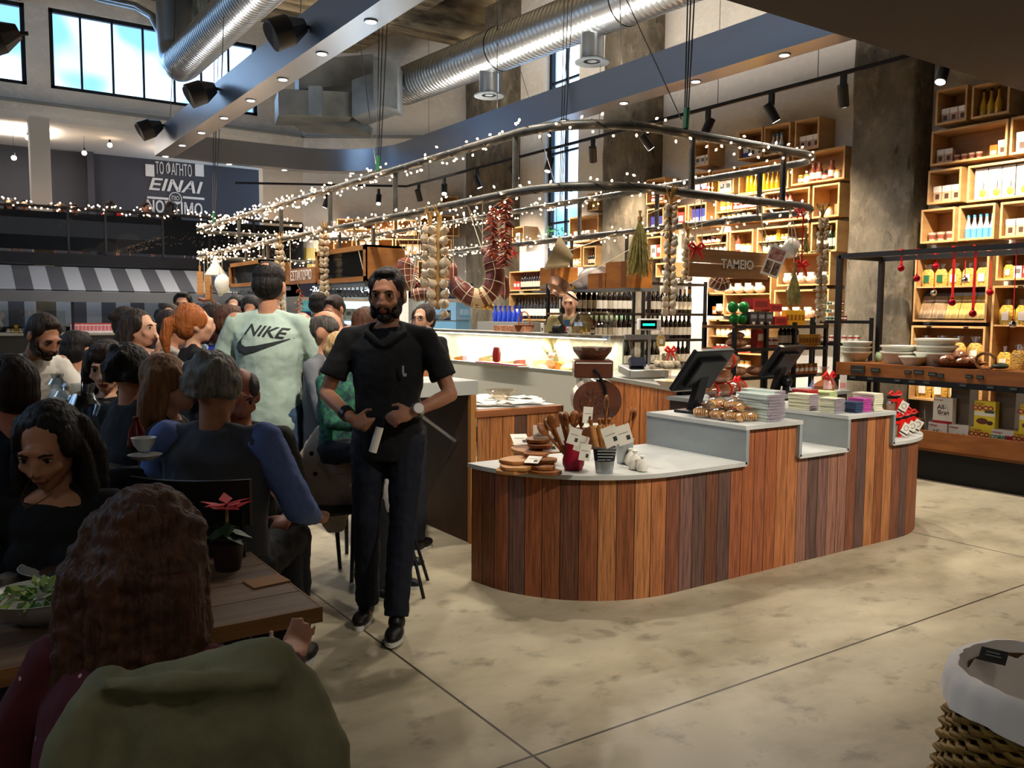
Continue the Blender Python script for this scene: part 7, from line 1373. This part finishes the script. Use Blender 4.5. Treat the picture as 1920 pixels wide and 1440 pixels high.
    for s in (-1, 1):
        el, wr = V(arms[s][0]), V(arms[s][1])
        if sleeve == 'short': e = sho[s].lerp(el, .72); capsule(q, [T(s*.05, .012, sh+.03), sho[s].lerp(T(0, 0, sh+.01), .3), sho[s]-V((0, 0, .008))], [.03, .042, .05*g]); q.cyl(sho[s]-V((0, 0, .01)), e, .052*g, m_blk, .066*g, n=14)
        elif sleeve == 'long': capsule(q, [T(s*.05, .012, sh+.03), sho[s].lerp(T(0, 0, sh+.01), .3), sho[s]-V((0, 0, .008)), sho[s].lerp(el, .5), el], [.03, .045, .056*g, .054*g, .05*g]); capsule(q, [el, el.lerp(wr, .5)], [.052*g, .045]); q.cyl(el, el.lerp(wr, .97), .052*g, m_blk, .036, n=12)
        else: capsule(q, [T(s*.05, .012, sh+.03), sho[s].lerp(T(0, 0, sh+.01), .3), sho[s].lerp(T(0, 0, sh), .08)], [.03, .048, .053*g])
    put(remesh(q, 'shirt', vox, 2, [tm], disp=.016*foldz, wr=(.085, 0)), 'shirt' if sleeve != 'vest' else 'vest', t)
    if sleeve == 'vest':
        q = B()
        for s in (-1, 1): el, wr = V(arms[s][0]), V(arms[s][1]); capsule(q, [sho[s].lerp(T(0, 0, sh), .2), sho[s], sho[s].lerp(el, .5), el], [.05, .06*g, .056*g, .052*g]); q.cyl(el, el.lerp(wr, .95), .052*g, m_blk, .038, n=12)
        put(remesh(q, 'shirt_sleeves', vox, 2, [mat('cloth_sleeve', top2 or top, .85, noise=(25, 25, 25), bump=.2)], disp=.014, wr=(.05, 0)), 'shirt_sleeves', t)
    if neckline:    # bare chest seen in a deep neckline is the body itself; add a collar or scoop edge
        q = B(); q.tube([T(.085*cos(a), .01-.085*sin(a)*1.0, sh+.03-max(0, sin(a))*.06) for a in [2*pi*i/24 for i in range(24)]], .006, tm, n=6, closed=True); q.obj('neckband', t)
    if pose != 'bust':
        bm = mat('cloth_bottom', bottom, .8, noise=(18, 18, 18, 3), bump=.15)
        q = B(); loft(q, [(V((0, .005, hz-.1)), .15*g*fs, .11), (V((0, .0, hz+.0)), .162*g*fs, .118), (T(0, 0, hz+.1), .15*g*fs, .112)])
        for s in (-1, 1): capsule(q, L[s][:2], [.096*g, .066]); q.cyl(L[s][1], L[s][2]+V((0, 0, -.01)), .068, m_blk, .06, n=12); q.ball(L[s][1], .067, m_blk, 12, 8)
        put(remesh(q, 'trousers', vox, 2, [bm], disp=.016, wr=(.06, 0)), 'trousers', t)
        sm = mat('shoe', shoes, .5)
        for s in (-1, 1):
            f = L[s][2]; q = B(); q.ball(f+V((s*.005, .0, -.035)), (.042, .06, .05), sm, 12, 8); q.ball(f+V((s*.01, -.1, -.055)), (.045, .09, .034), sm, 14, 8)
            sh_ = put(remesh(q, 'shoe', .009, 2, [sm]), 'shoe', t); q = B(); q.prism([(f.x+s*.008+.047*cos(a)*(1 if sin(a) < 0 else .85), f.y-.06+.13*sin(a)) for a in [2*pi*i/20 for i in range(20)]], f.z-.09, f.z-.07, mat('white_sole', '#d6d6d2', .5)); q.obj('sole', sh_, 60)
    t['_hc'] = 0; del t['_hc']
    return t, dict(hc=hc, Mh=Mh, T=T, sh=sh, hz=hz, sho=sho)
def face_yaw(deg): return FACE+R(deg)    # 0 = facing the camera; positive turns to the picture's right
def stand_at(px, py, D, S=1.06, top=1.78):
    """foot point below a head top seen at a pixel"""
    p = AT(px, py, D); return V((p.x, p.y, 0)), p.z
# ---- the walking waiter
p = V((1.93, 3.98, 0)); a = {-1: ((-.3, -.03, 1.13), (-.13, -.22, 1.03), (.85, -.3, -.25), (.3, .4, .9), .9), 1: ((.31, -.03, 1.13), (.155, -.21, 1.065), (-.85, -.3, -.25), (-.3, .4, .9), .9)}
lg = {-1: [V((-.09, 0, .9)), V((-.1, -.06, .5)), V((-.11, .0, .09))], 1: [V((.09, 0, .9)), V((.085, -.1, .5)), V((.07, -.22, .1))]}
W_, k = person('bearded waiter in a black polo walking past the counter towards the viewer', p, face_yaw(-2), 'stand', 1.05, 'b', 'black', 'short', '#0b0b0e', '#0d1220', 'short', (.1, 0, -.03), arms=a, beard=1, vox=.0085, detail=True, legs=lg, girth=1.03)
hb = k['T'](0, 0, k['sh']); q = B(); q.tube([(.075, -.02, 1.465), (.09, -.06, 1.43), (.03, -.105, 1.385), (0, -.115, 1.365)], [.012, .016, .016, .008], mat('cloth_top', '#0b0b0e', .85), n=8); q.tube([(-.075, -.02, 1.465), (-.09, -.06, 1.43), (-.03, -.105, 1.385), (0, -.115, 1.365)], [.012, .016, .016, .008], mat('cloth_top', '#0b0b0e', .85), n=8); q.obj('collar', W_)
q = B(); q.bx(-.008, .0, -.155, -.15, 1.235, 1.275, mat('pale_embroidery', '#a9a7a8', .7), MX.Translation((.1, .015, 0))); q.bx(-.004, .012, -.155, -.15, 1.225, 1.24, mat('pale_embroidery', '#a9a7a8', .7), MX.Translation((.1, .015, 0))); q.obj('shirt_emblem', W_, 0)
q = B(); d = (V((.155, -.21, 1.065))-V((.31, -.03, 1.13))).normalized(); c = V((.17, -.19, 1.071)); q.cyl(c-d*.013, c+d*.013, .036, m_stl, n=18); q.cyl(c+V((.01, -.034, .012)), c+V((.015, -.046, .016)), .024, mat('watch_face', '#e4e2dc', .3), n=16); q.obj('wristwatch', W_)
q = B(); d = (V((-.13, -.22, 1.03))-V((-.3, -.03, 1.13))).normalized(); c = V((-.165, -.18, 1.05)); q.cyl(c-d*.018, c+d*.018, .037, m_blk, n=16); q.obj('bracelet', W_)
q = B(); q.cyl((0, 0, 0), (-.035, 0, -.12), .02, m_cloth, n=14); q.bx(-.02, .02, -.006, .006, -.0, .05, m_blk); o = q.obj('receipt_roll', None, label='white rolled paper held in the hands of the bearded waiter', cat='paper roll'); o.location = W_.matrix_world @ V((0, 0, 0)); bpy.context.view_layer.update(); o.location = W_.matrix_world @ V((.01, -.275, 1.0)); o.rotation_euler.z = FACE
# ---- man in the pale T-shirt seen from behind
p = V((1.70, 5.15, 0)); a = {-1: ((-.3, -.06, 1.14), (-.2, -.3, 1.1), (.4, -.9, .1)), 1: ((.3, -.06, 1.14), (.2, -.3, 1.1), (-.4, -.9, .1))}
N_, k = person('balding man from behind in a pale green T-shirt and jeans', p, face_yaw(176), 'stand', 1.09, 'a', 'black', 'short', '#a9bcae', '#3a5068', 'short', (.12, 0, .12), arms=a, vox=.01, detail=True, girth=1.12, shoes='#17171b')
m_prt = mat('charcoal_print', '#2a2f30', .8)
pb = k['T'](0, 0, 1.33); yb = .142
text('NIKE', .082, m_prt, N_, frame((-.01, yb, 1.362), (-1, 0, -.12), (0, 1, .06)), .005, sx=1.25, shear=.35, bold=.0012)
sw = [(-.15, -.03), (-.155, -.055), (-.135, -.082), (-.1, -.088), (-.04, -.072), (.06, -.03), (.165, .02), (.06, -.01), (-.03, -.035), (-.09, -.045), (-.12, -.035), (-.125, -.012), (-.105, .02)]
q = B(); q.prism(sw, -.004, .004, m_prt, frame((-.005, yb+.001, 1.318), (-1, 0, -.06), (0, 1, .06))); q.obj('swoosh_print', N_, 0)
sht = [c for c in N_.children if c.name.startswith('shirt')][0]
for c in N_.children:
    if c.name.startswith(('lettering', 'swoosh')):
        bm = bmesh.new(); bm.from_mesh(c.data); bmesh.ops.triangulate(bm, faces=bm.faces[:]); bmesh.ops.subdivide_edges(bm, edges=[e for e in bm.edges if e.calc_length() > .02], cuts=2, use_grid_fill=True); bm.to_mesh(c.data); bm.free(); wrap(c, sht, .004)
q = B(); q.ball(V(k['hc'])+(k['Mh'] @ V((0, .055, .1))), (.04, .045, .018), skinmat('a'), 12, 8); q.obj('bald_patch', N_)
# ---- helper for the seated crowd
def sitter(lab, px, py, D, deg, S=1.0, pose='sit', **k):
    """seat a person so that the crown is at the pixel; the seat height follows"""
    pt = AT(px, py, D); st = k.pop('st', None); fem = k.get('fem', False); fs = .92 if fem else 1
    ln = k.get('lean', 0); yaw = face_yaw(deg)
    if pose == 'stand': zt = 1.43+HD+CRN
    else: zt = None
    if pose == 'stand': s = pt.z/(1.43+HD+CRN); off = V((sin(yaw), -cos(yaw), 0))*((.83*math.tan(ln)) if ln else 0)*s; return person(lab, V((pt.x, pt.y, 0))-off, yaw, 'stand', s, **k)
    seat = (pt.z/S-.5*fs*1-HD-CRN-.07); base = 0
    if seat < .3: base = pt.z-S*(.42+.07+.5*fs+HD+CRN); seat = .42
    off = V((sin(yaw), -cos(yaw), 0))*(.82*math.tan(ln)*S if ln else 0)
    return person(lab, V((pt.x, pt.y, base))-off, yaw, pose, S, seat=min(seat, .95), **k)
def chair(lab, loc, yaw, h=.46, back=.9, m=None, S=1.0, group='dining chairs'):
    m = m or m_blk; t = thing('dining_chair', lab, 'chair', loc, yaw, group)
    b = B(); b.bx(-.21, .21, -.21, .2, h-.03, h, m); b.obj('seat', t, 0, .01)
    for x in (-.19, .19):
        b = B(); b.cyl((x, -.18, h-.02), (x*1.15, -.22, 0), .016, m, .012, n=8); b.obj('leg', t); b = B(); b.cyl((x, .18, h-.02), (x*1.15, .24, 0), .016, m, .012, n=8); b.obj('leg', t)
    b = B(); b.prism([(x, .19+.06*(1-(x/.22)**2)) for x in [-.22+.044*i for i in range(11)]]+[(x, .21+.06*(1-(x/.22)**2)) for x in [.22-.044*i for i in range(11)]], back-.16, back, m); b.obj('back_rail', t)
    b = B(); [b.cyl((x, .2, h-.02), (x*1.05, .225+.03*(1-(x/.2)**2), back-.1), .01, m, n=6) for x in (-.19, -.1, 0, .1, .19)]; b.obj('back_spindles', t); return t
# ---- front table group
m_tab = mat('weathered_table_plank', '#6f5640', .6, noise=(1.2, 14, 2, 5), col2='#4a382a', bump=.3); m_tabe = mat('sawn_table_edge', '#8c6238', .6, noise=(3, 30, 30), col2='#74502c')
t = thing('dining_table', 'thick rustic plank dining table in the dark front left corner', 'table', (0, 2.65, 0)); b = B()
for i in range(4): b.bx(-1.5, .9, -.34+.17*i, -.172+.17*i, .705, .75, m_tab)
b.obj('tabletop', t, 0, .004); b = B(); b.bx(.9, .905, -.34, .34, .705, .75, m_tabe); b.bx(-1.5, .905, -.345, -.34, .705, .75, m_tabe); b.obj('sawn_edge', t, 0)
for x in (-1.3, .78):
    for y in (-.28, .24): b = B(); b.bx(x, x+.05, y, y+.05, 0, .705, m_black); b.obj('leg', t, 0)
sitter('dark-haired woman across the front table looking down at her food', 88, 762, 2.75, 6, 1.03, skin='a', hair='black', cut='long', top='#15171a', sleeve='long', fem=True, head=(.34, 0, 0), arms={-1: ((-.25, -.1, .78), (-.12, -.34, .765), (.2, -.9, -.15)), 1: ((.24, -.12, .78), (.1, -.36, .765), (-.3, -.9, 0))}, vox=.009, detail=True, neckline=1, lean=.12, bottom='#101114')
b = B(); b.tube([(.06*cos(a), -.0-.1*sin(a), .0-.07*max(0, sin(a))) for a in [pi*i/14 for i in range(15)]], .0016, mat('thin_gold_chain', '#6a5030', .3, metal=.8), n=4); b.ball((0, -.1, -.078), .006, m_blk, 8, 6); o = b.obj('necklace', None, label='thin necklace of the woman across the front table', cat='necklace'); pt = AT(97, 935, 2.62); o.location = pt+V((0, 0, .07)); o.rotation_euler.z = face_yaw(-12)
sitter('girl with long wavy brown hair and a maroon dotted blouse, seen from behind', 300, 897, 1.72, 172, 1.0, skin='a', hair='brown', cut='wavy', top='#4a1622', top2='dots', sleeve='long', fem=True, head=(.35, 0, .1), arms={-1: ((-.28, -.14, .72), (-.2, -.42, .84), (.2, -.9, 0)), 1: ((.3, -.12, .66), (.2, -.35, .76), (-.3, -.9, 0))}, vox=.009, detail=True, lean=.3, bottom='#101114')
# coat over the chair
cp = AT(368, 1180, 1.36); chair('dark dining chair under the olive coat, nearest the viewer', V((cp.x, cp.y, 0))-V((sin(FACE), -cos(FACE), 0))*-.2, face_yaw(176), .45, 1.0)
t = thing('olive_coat', 'olive green coat draped over the nearest chair back', 'coat', (cp.x, cp.y, 0), FACE+.05)
m_olv = mat('olive_coat_cloth', '#7a7a5e', .85, noise=(14, 14, 14), col2='#6a6a50', bump=.3); b = B(); rs = []
for z, w, d, y in ((.2, .2, .10, .03), (.5, .2, .09, .03), (.75, .19, .085, .025), (.92, .175, .075, .02), (1.0, .165, .06, .02), (1.03, .15, .045, .02), (1.045, .12, .025, .02)): rs.append([(w*cos(a)*(1+.03*sin(5*a+z*4)), y+d*sin(a)*(1+.08*sin(9*a)), z+.03*cos(a)*(z > .9)) for a in [2*pi*i/32 for i in range(32)]])
b.rings(rs, m_olv)
b2 = B(); b2.rings(rs, m_olv)
for s in (-1, 1): capsule(b2, [(s*.15, .02, .99), (s*.19, -.01, .9), (s*.225, -.03, .65), (s*.24, -.02, .3)], [.04, .052, .05, .045])
b2.tube([(-.14, -.03, 1.02), (0, -.05, 1.03), (.14, -.03, 1.03)], [.015, .02, .015], m_olv, n=8)
put(remesh(b2, 'coat_body', .012, 2, [m_olv], disp=.018, wr=(.09, 0)), 'coat_body', t)
def bowlat(name, lab, p, r, h, m, n=30): t = thing(name, lab, 'bowl', p); b = B(); b.lathe([(r*.45, 0), (r*.8, h*.45), (r, h), (r*1.03, h), (r*.97, h*.94), (r*.75, h*.42), (.001, h*.12)], m, n=n, cap=False); b.lathe([(.001, 0), (r*.45, 0)], m, n=n, cap=False); b.obj('bowl_wall', t); return t
m_por = mat('white_porcelain', '#c9cac4', .25)
t = bowlat('salad_bowl', 'white bowl of green salad nearest on the front table', GZ(78, 1160, .75), .135, .075, m_por); b = B(); random.seed(8)
for i in range(90): a = random.uniform(0, 6.3); r = random.uniform(0, .11); b.prism([(0, 0), (.022, .011), (.042, 0), (.022, -.011)], -.001, .0015, mat('salad_leaf', random.choice(('#6a8a34', '#8aa04a', '#48702c')), .5), MX.Translation((r*cos(a), r*sin(a), .055+random.uniform(0, .035))) @ Euler((random.uniform(-.8, .8), random.uniform(-.8, .8), a)).to_matrix().to_4x4())
b.obj('salad_leaves', t, 0, kind='stuff')
t = bowlat('pasta_bowl', 'wide white bowl of dark food behind the salad bowl', GZ(130, 1085, .75), .14, .05, m_por); b = B(); b.ball((0, 0, .03), (.085, .085, .012), mat('dark_sauce', '#3a2416', .5, noise=(40, 40, 40), col2='#5c3a22'), 18, 6); b.obj('food', t)
b = B(); b.tube([(0, 0, 0), (.09, 0, .035), (.16, .0, .05)], [.005, .003, .004], m_stl, n=6); b.ball((-.02, 0, 0), (.03, .018, .006), m_stl, 12, 6); o = b.obj('salad_spoon', None, label='shiny steel spoon standing in the salad bowl', cat='spoon'); o.location = GZ(95, 1115, .83); o.rotation_euler.z = .6
b = B(); b.lathe([(.03, 0), (.034, .02), (.03, .05), (.01, .06)], m_stl, n=16); o = b.obj('salt_shaker', None, label='small silver dish at the left edge beside the salad bowl', cat='shaker'); o.location = GZ(14, 1110, .75)
b = B(); b.bx(-.06, .06, -.045, .045, 0, .006, mat('brown_napkin_card', '#8a6038', .7)); o = b.obj('table_card', None, 0, label='thin brown card at the right end of the front table', cat='card'); o.location = GZ(500, 1092, .75); o.rotation_euler.z = .1
t = thing('poinsettia', 'red poinsettia in a pot at the end of the front table', 'plant', (.78, 2.82, .75)); b = B(); m_pet = mat('poinsettia_red', '#c01528', .5)
for k in range(9): b.prism([(0, 0), (.035, .022), (.085, 0), (.035, -.022)], -.001, .001, m_pet, MX.Translation((0, 0, .2+.01*(k % 3))) @ Euler((0, -.25+.2*(k % 2), k*.7)).to_matrix().to_4x4())
b.obj('red_bracts', t, 0); b = B()
for k in range(10): b.prism([(0, 0), (.04, .025), (.09, 0), (.04, -.025)], -.001, .001, mat('dark_leaf', '#1d3a20', .5), MX.Translation((0, 0, .13+.01*(k % 4))) @ Euler((0, .4, k*.63)).to_matrix().to_4x4())
b.cyl((0, 0, .08), (0, 0, .2), .005, m_straw, n=6); b.obj('green_leaves', t, 0); b = B(); b.lathe([(.04, 0), (.055, .09), (.05, .09)], mat('dark_pot', '#2c1a14', .6), n=16); b.obj('pot', t)
# ---- second row: grey-haired man, buzz-cut man, friends
sitter('grey-haired man from behind in a dark vest over a blue shirt', 402, 664, 3.35, 172, 1.06, skin='b', hair='grey', cut='curly', top='#3e3f45', top2='#5a6fa8', sleeve='vest', head=(.1, 0, 0), arms={-1: ((-.3, -.05, .78), (-.26, -.3, .68)), 1: ((.31, -.05, .78), (.28, -.3, .68))}, vox=.01, girth=1.18, bottom='#14151a')
gp = AT(405, 900, 3.2); chair('dark spindle chair under the grey-haired man', V((gp.x, gp.y, 0)), face_yaw(174), .5, 1.02)
CR = [('man with a buzz cut at the left picture edge, red ear showing', 18, 663, 2.9, -125, dict(skin='r', hair='dark', cut='buzz', top='#101a2a', sleeve='long')),
 ('waiter in a white T-shirt bending over a table at the left', 92, 566, 4.9, 62, dict(skin='b', hair='dark', cut='short', top='#c9c4ba', sleeve='short', lean=.5, pose='stand', head=(.5, 0, 0), arms={-1: ((-.26, -.42, 1.08), (-.12, -.62, .98)), 1: ((.26, -.42, 1.08), (.1, -.6, .98))}, beard=1)),
 ('red-faced man half hidden beside the white-shirted back', 100, 632, 6.2, 60, dict(skin='r', hair='dark', cut='short', top='#9c9a94', sleeve='long')),
 ('man in a white shirt seen from behind', 142, 622, 5.7, 165, dict(skin='a', hair='black', cut='short', top='#b9b7b4', sleeve='long', girth=1.1)),
 ('woman with a dark fringe and red lips in a black jacket', 200, 643, 4.5, 8, dict(skin='c', hair='dark', cut='fringe', top='#0e0d0f', sleeve='long', fem=True, head=(.15, 0, .1))),
 ('dark-haired person from behind in a charcoal jacket', 245, 648, 4.1, 150, dict(skin='a', hair='black', cut='curly', top='#202126', sleeve='long')),
 ('woman with light brown hair resting her chin on her hand', 312, 668, 3.9, 100, dict(skin='c', hair='light', cut='bob', top='#0e0e10', sleeve='long', fem=True, arms='chin', head=(.0, 0, 0))),
 ('woman with long dark hair in a beige sweater eating', 258, 582, 6.0, 75, dict(skin='c', hair='dark', cut='long', top='#b08f80', sleeve='long', fem=True, arms='chin')),
 ('woman with dark hair pinned up behind the beige sweater', 238, 577, 6.8, 140, dict(skin='a', hair='dark', cut='bun', top='#5a4a40', sleeve='long', fem=True)),
 ('dark-haired woman in a pale grey hoodie', 318, 583, 6.3, 120, dict(skin='a', hair='dark', cut='short', top='#a9a49e', sleeve='long', fem=True)),
 ('young woman looking up behind the pale hoodie', 316, 571, 7.6, 20, dict(skin='c', hair='dark', cut='long', top='#3c2a28', sleeve='long', fem=True)),
 ('woman with a ginger ponytail and a black top', 360, 572, 5.7, 120, dict(skin='c', hair='ginger', cut='pony', top='#0f0e10', sleeve='long', fem=True)),
 ('smiling woman in a light denim jacket', 405, 571, 6.1, 70, dict(skin='c', hair='dark', cut='long', top='#8fa6b4', sleeve='long', fem=True)),
 ('person in a violet-blue top left of the pale T-shirt', 428, 573, 5.9, 150, dict(skin='a', hair='brown', cut='short', top='#2c3aa0', sleeve='long')),
 ('man in a blue shirt far behind the tables', 343, 549, 8.6, 12, dict(skin='a', hair='black', cut='short', top='#4a5a84', sleeve='long', pose='stand')),
 ('woman with dark hair and lifted sunglasses in the distance', 443, 555, 8.5, -8, dict(skin='c', hair='black', cut='long', top='#5c5a5e', sleeve='long', fem=True, pose='stand')),
 ('black-haired woman looking down beside the pale T-shirt', 470, 558, 8.0, 10, dict(skin='a', hair='black', cut='long', top='#2a2428', sleeve='long', fem=True, head=(.4, 0, 0), pose='stand')),
 ('grey-templed balding man in profile behind the waiter', 608, 583, 5.2, 80, dict(skin='a', hair='salt', cut='thin', top='#6a6c70', sleeve='long', head=(.3, 0, 0))),
 ('blond child in a striped green top', 633, 626, 4.9, 70, dict(skin='c', hair='blond', cut='short', top='#2a6a48', top2='#1c2c3c', sleeve='long', S=.82, head=(.3, 0, 0))),
 ('short-haired man in white far behind the balding man', 596, 549, 9.0, 170, dict(skin='a', hair='black', cut='short', top='#b9b4b0', sleeve='short', pose='stand')),
 ('man in a navy patterned jacket looking down', 629, 556, 8.3, -30, dict(skin='a', hair='dark', cut='short', top='#182a6c', top2='#0f1838', sleeve='long', head=(.4, 0, 0), pose='stand')),
 ('brown-haired person in a grey hoodie directly behind the waiter', 688, 578, 5.3, 160, dict(skin='a', hair='brown', cut='short', top='#5c5e64', sleeve='long', girth=1.1)),
 ('woman with glasses and a bun in black behind the deli', 795, 572, 7.2, -22, dict(skin='c', hair='dark', cut='bun', top='#0d0d0f', sleeve='long', fem=True, glasses=1, pose='stand')),
 ('bald man in a beige jacket over a blue shirt behind the deli case', 1069, 546, 10.2, -14, dict(skin='c', hair='salt', cut='bald', top='#8a7c50', sleeve='long', pose='stand', head=(.2, 0, 0), girth=1.15)),
 ('red-nosed man bent forward beside the grey-haired man', 447, 690, 4.0, 25, dict(skin='r', hair='salt', cut='thin', top='#2a2620', sleeve='long', head=(.3, 0, 0)))]
PEO = {}
for lab, px, py, D, deg, kw in CR:
    kw = dict(kw); ps = kw.pop('pose', 'sit'); kw.setdefault('bottom', '#15171f'); S_ = kw.pop('S', 1.03)
    kw.setdefault('arms', 'table'); kw.setdefault('vox', .0115 if D < 5 else .014)
    if ps == 'stand': kw['arms'] = kw['arms'] if isinstance(kw['arms'], dict) else {s: ((s*.25, -.05, 1.14), (s*.16, -.28, 1.05)) for s in (-1, 1)}
    PEO[px] = sitter(lab, px, py, D, deg, S_, ps, **kw)
t, k = PEO[1069]; q = B(); q.prism([(-.05, 0), (.05, 0), (.035, .3), (-.035, .3)], 0, .012, mat('blue_shirt_front', '#35566e', .8), MX.Translation((0, -.148, 1.12)) @ MX.Rotation(R(90), 4, 'X')); q.obj('shirt_front', t, 0); q = B()
for s in (-1, 1): q.tube([(s*.09, .02, 1.47), (s*.1, -.06, 1.44), (s*.055, -.13, 1.36)], [.02, .024, .012], mat('dark_collar', '#1a1814', .8), n=8)
q.obj('collar', t)
# hoodie, coat and cup-shaped chair behind the waiter
gp = AT(655, 880, 5.35); chair('dark chair with a pale coat behind the waiter', V((gp.x, gp.y, 0)), face_yaw(150), .47, .86)
t = thing('pale_coat', 'pale beige buttoned coat hung over the chair behind the waiter', 'coat', V((gp.x, gp.y, 0))-V((FW.x, FW.y, 0))*.3-V((RT.x, RT.y, 0))*.05, FACE); m_cr = mat('pale_beige_wool', '#b3a397', .9, noise=(30, 30, 30), bump=.3); q = B(); loft(q, [(V((.02, 0, .3)), .05, .02), (V((.0, 0, .55)), .16, .045), (V((0, 0, .75)), .2, .05), (V((.03, 0, .93)), .12, .04), (V((.05, 0, .98)), .05, .03)]); put(remesh(q, 'coat_body', .012, 2, [m_cr], disp=.02, wr=(.06, 0)), 'coat_body', t)
q = B(); [q.cyl((-.1+.02*i, -.055, .78-.12*i), (-.1+.02*i, -.066, .78-.12*i), .013, m_blk, n=10) for i in range(2)]; q.obj('buttons', t)
gp = AT(744, 860, 4.9); t = thing('shell_chair', 'white moulded shell chair at the tall table', 'chair', V((gp.x, gp.y, 0)), FACE+1.6); m_w = mat('white_moulded_plastic', '#ddd8d2', .3); q = B(); rs = [[(w*cos(a), y+d*sin(a), z) for a in [pi*i/12 for i in range(13)]] for z, w, d, y in ((.46, .03, .03, -.0), (.5, .2, .2, -.03), (.66, .235, .23, .0), (.88, .2, .17, .06))]; n = 13; q.add([p for r in rs for p in r], [(i*n+j, i*n+j+1, (i+1)*n+j+1, (i+1)*n+j) for i in range(3) for j in range(12)], m_w); o = q.obj('shell', t); sm = o.modifiers.new('thick', 'SOLIDIFY'); sm.thickness = .012
for x in (-.15, .15):
    for y in (-.15, .12): q = B(); q.cyl((x*.3, y*.3, .47), (x*1.1, y*1.1, 0), .01, m_black, n=8); q.obj('leg', t)
# tables of the crowd
TB = [(195, 770, 3.95, .95, 'round metal-edged table with a glass carafe'), (270, 860, 3.3, .86, 'small round table with dishes left of the grey-haired man'), (300, 680, 6.2, .8, 'dark table among the seated crowd'), (90, 720, 5.2, .85, 'dark table under the bending waiter'), (420, 700, 5.0, .8, 'dark table in front of the pale T-shirt man')]
for px, py, D, h, lab in TB:
    p = GZ(px, py, h) if D < 4 else AT(px, py, D); t = thing('round_table', lab, 'table', (p.x, p.y, 0), group='tables of the crowd'); b = B(); b.lathe([(.001, h-.03), (.33, h-.03), (.34, h-.015), (.33, h), (.001, h)], mat('dark_table_top', '#3a322c', .35), n=30); b.obj('tabletop', t); b = B(); b.lathe([(.341, h-.025), (.344, h-.015), (.341, h-.004)], m_stl, n=30, cap=False); b.obj('metal_edge', t); b = B(); b.cyl((0, 0, .02), (0, 0, h-.03), .03, m_black, n=12); b.obj('column', t); b = B(); b.lathe([(.22, 0), (.22, .015), (.04, .03)], m_black, n=24); b.obj('base', t)
def glassat(lab, px, py, D, r=.05, h=.15, name='glass_carafe'): p = AT(px, py, D); t = thing(name, lab, 'glass', p); b = B(); b.lathe([(r*.75, 0), (r*1.05, h*.35), (r*.6, h*.72), (r*.75, h), (r*.72, h), (r*.55, h*.72), (r*.98, h*.35), (r*.7, .006)], glass('table_glass', '#f4f8fa', .2, .04), n=20, cap=False); b.obj('vessel', t); return t
glassat('clear glass carafe on the metal-edged round table', 158, 783, 3.75, .07, .15); glassat('short clear tumbler beside the white-shirted back', 108, 730, 4.4, .045, .08, 'tumbler'); glassat('tumbler with a glinting rim behind the carafe', 118, 752, 4.1, .04, .07, 'tumbler')
p = AT(268, 830, 3.3); t = bowlat('sugar_bowl', 'small bowl with a golden rim left of the grey-haired man', AT(270, 845, 3.2), .045, .05, m_por); bowlat('serving_dish', 'little white dish below the golden-rimmed bowl', AT(272, 862, 3.15), .06, .02, m_por)
p = AT(256, 820, 3.3); b = B(); b.lathe([(.02, 0), (.035, .02), (.03, .08), (.012, .11), (.012, .13)], mat('red_bottle_glass', '#5a1418', .2), n=14); o = b.obj('red_bottle', None, label='small dark red bottle beside the little dishes', cat='bottle'); o.location = p-V((0, 0, .05))
for i, (px, py, D, deg) in enumerate(((225, 840, 3.6, 150), (60, 860, 3.3, 60), (330, 800, 4.1, 160), (160, 740, 5.4, 170), (590, 860, 5.0, 120))):
    p = AT(px, py, D); chair('dark chair in the crowd, %s' % ('under the charcoal jacket person', 'beside the buzz-cut man', 'behind the light brown hair', 'under the white-shirted man', 'between the jeans and the waiter')[i], V((p.x, p.y, 0)), face_yaw(deg), .47, .9)
p = AT(205, 780, 3.75); q = B(); loft(q, [(V((0, 0, .2)), .16, .05), (V((0, 0, .6)), .2, .07), (V((0, 0, .85)), .19, .06), (V((0, 0, .98)), .12, .04)]); t = thing('dark_coat', 'dark coat hung on the chair left of the light brown hair', 'coat', V((AT(225, 850, 3.4).x, AT(225, 850, 3.4).y, 0)), FACE); put(remesh(q, 'coat_body', .014, 2, [mat('dark_coat_cloth', '#15151a', .85, noise=(12, 12, 12), bump=.3)], disp=.03, wr=(.07, 0)), 'coat_body', t)
# diners upstairs
for i, (px, py, D, deg, c, h) in enumerate(((18, 372, 16.2, 10, '#1c1c20', 'dark'), (45, 374, 16.6, 30, '#26262a', 'black'), (112, 380, 16.8, -10, '#8e1c1c', 'brown'), (140, 383, 16.6, 20, '#18181c', 'dark'), (208, 376, 17.0, 170, '#c01c20', 'black'), (273, 380, 17.2, 60, '#241c1a', 'dark'), (322, 378, 17.4, 150, '#1c1818', 'black'))):
    p = AT(px, py, D); person('%s diner upstairs behind the smoked railing' % ('leftmost dark-clothed', 'black-haired', 'maroon-coated', 'short dark-clothed', 'bright red-coated', 'profile-faced', 'black-haired rightmost')[i], V((p.x, p.y, 2.62)), face_yaw(deg), 'bust', (p.z-2.62)/(.42+.07+.5+HD+CRN), 'a', h, 'short' if i % 2 else 'long', c, sleeve='long', vox=.022, seat=.42, arms='table')
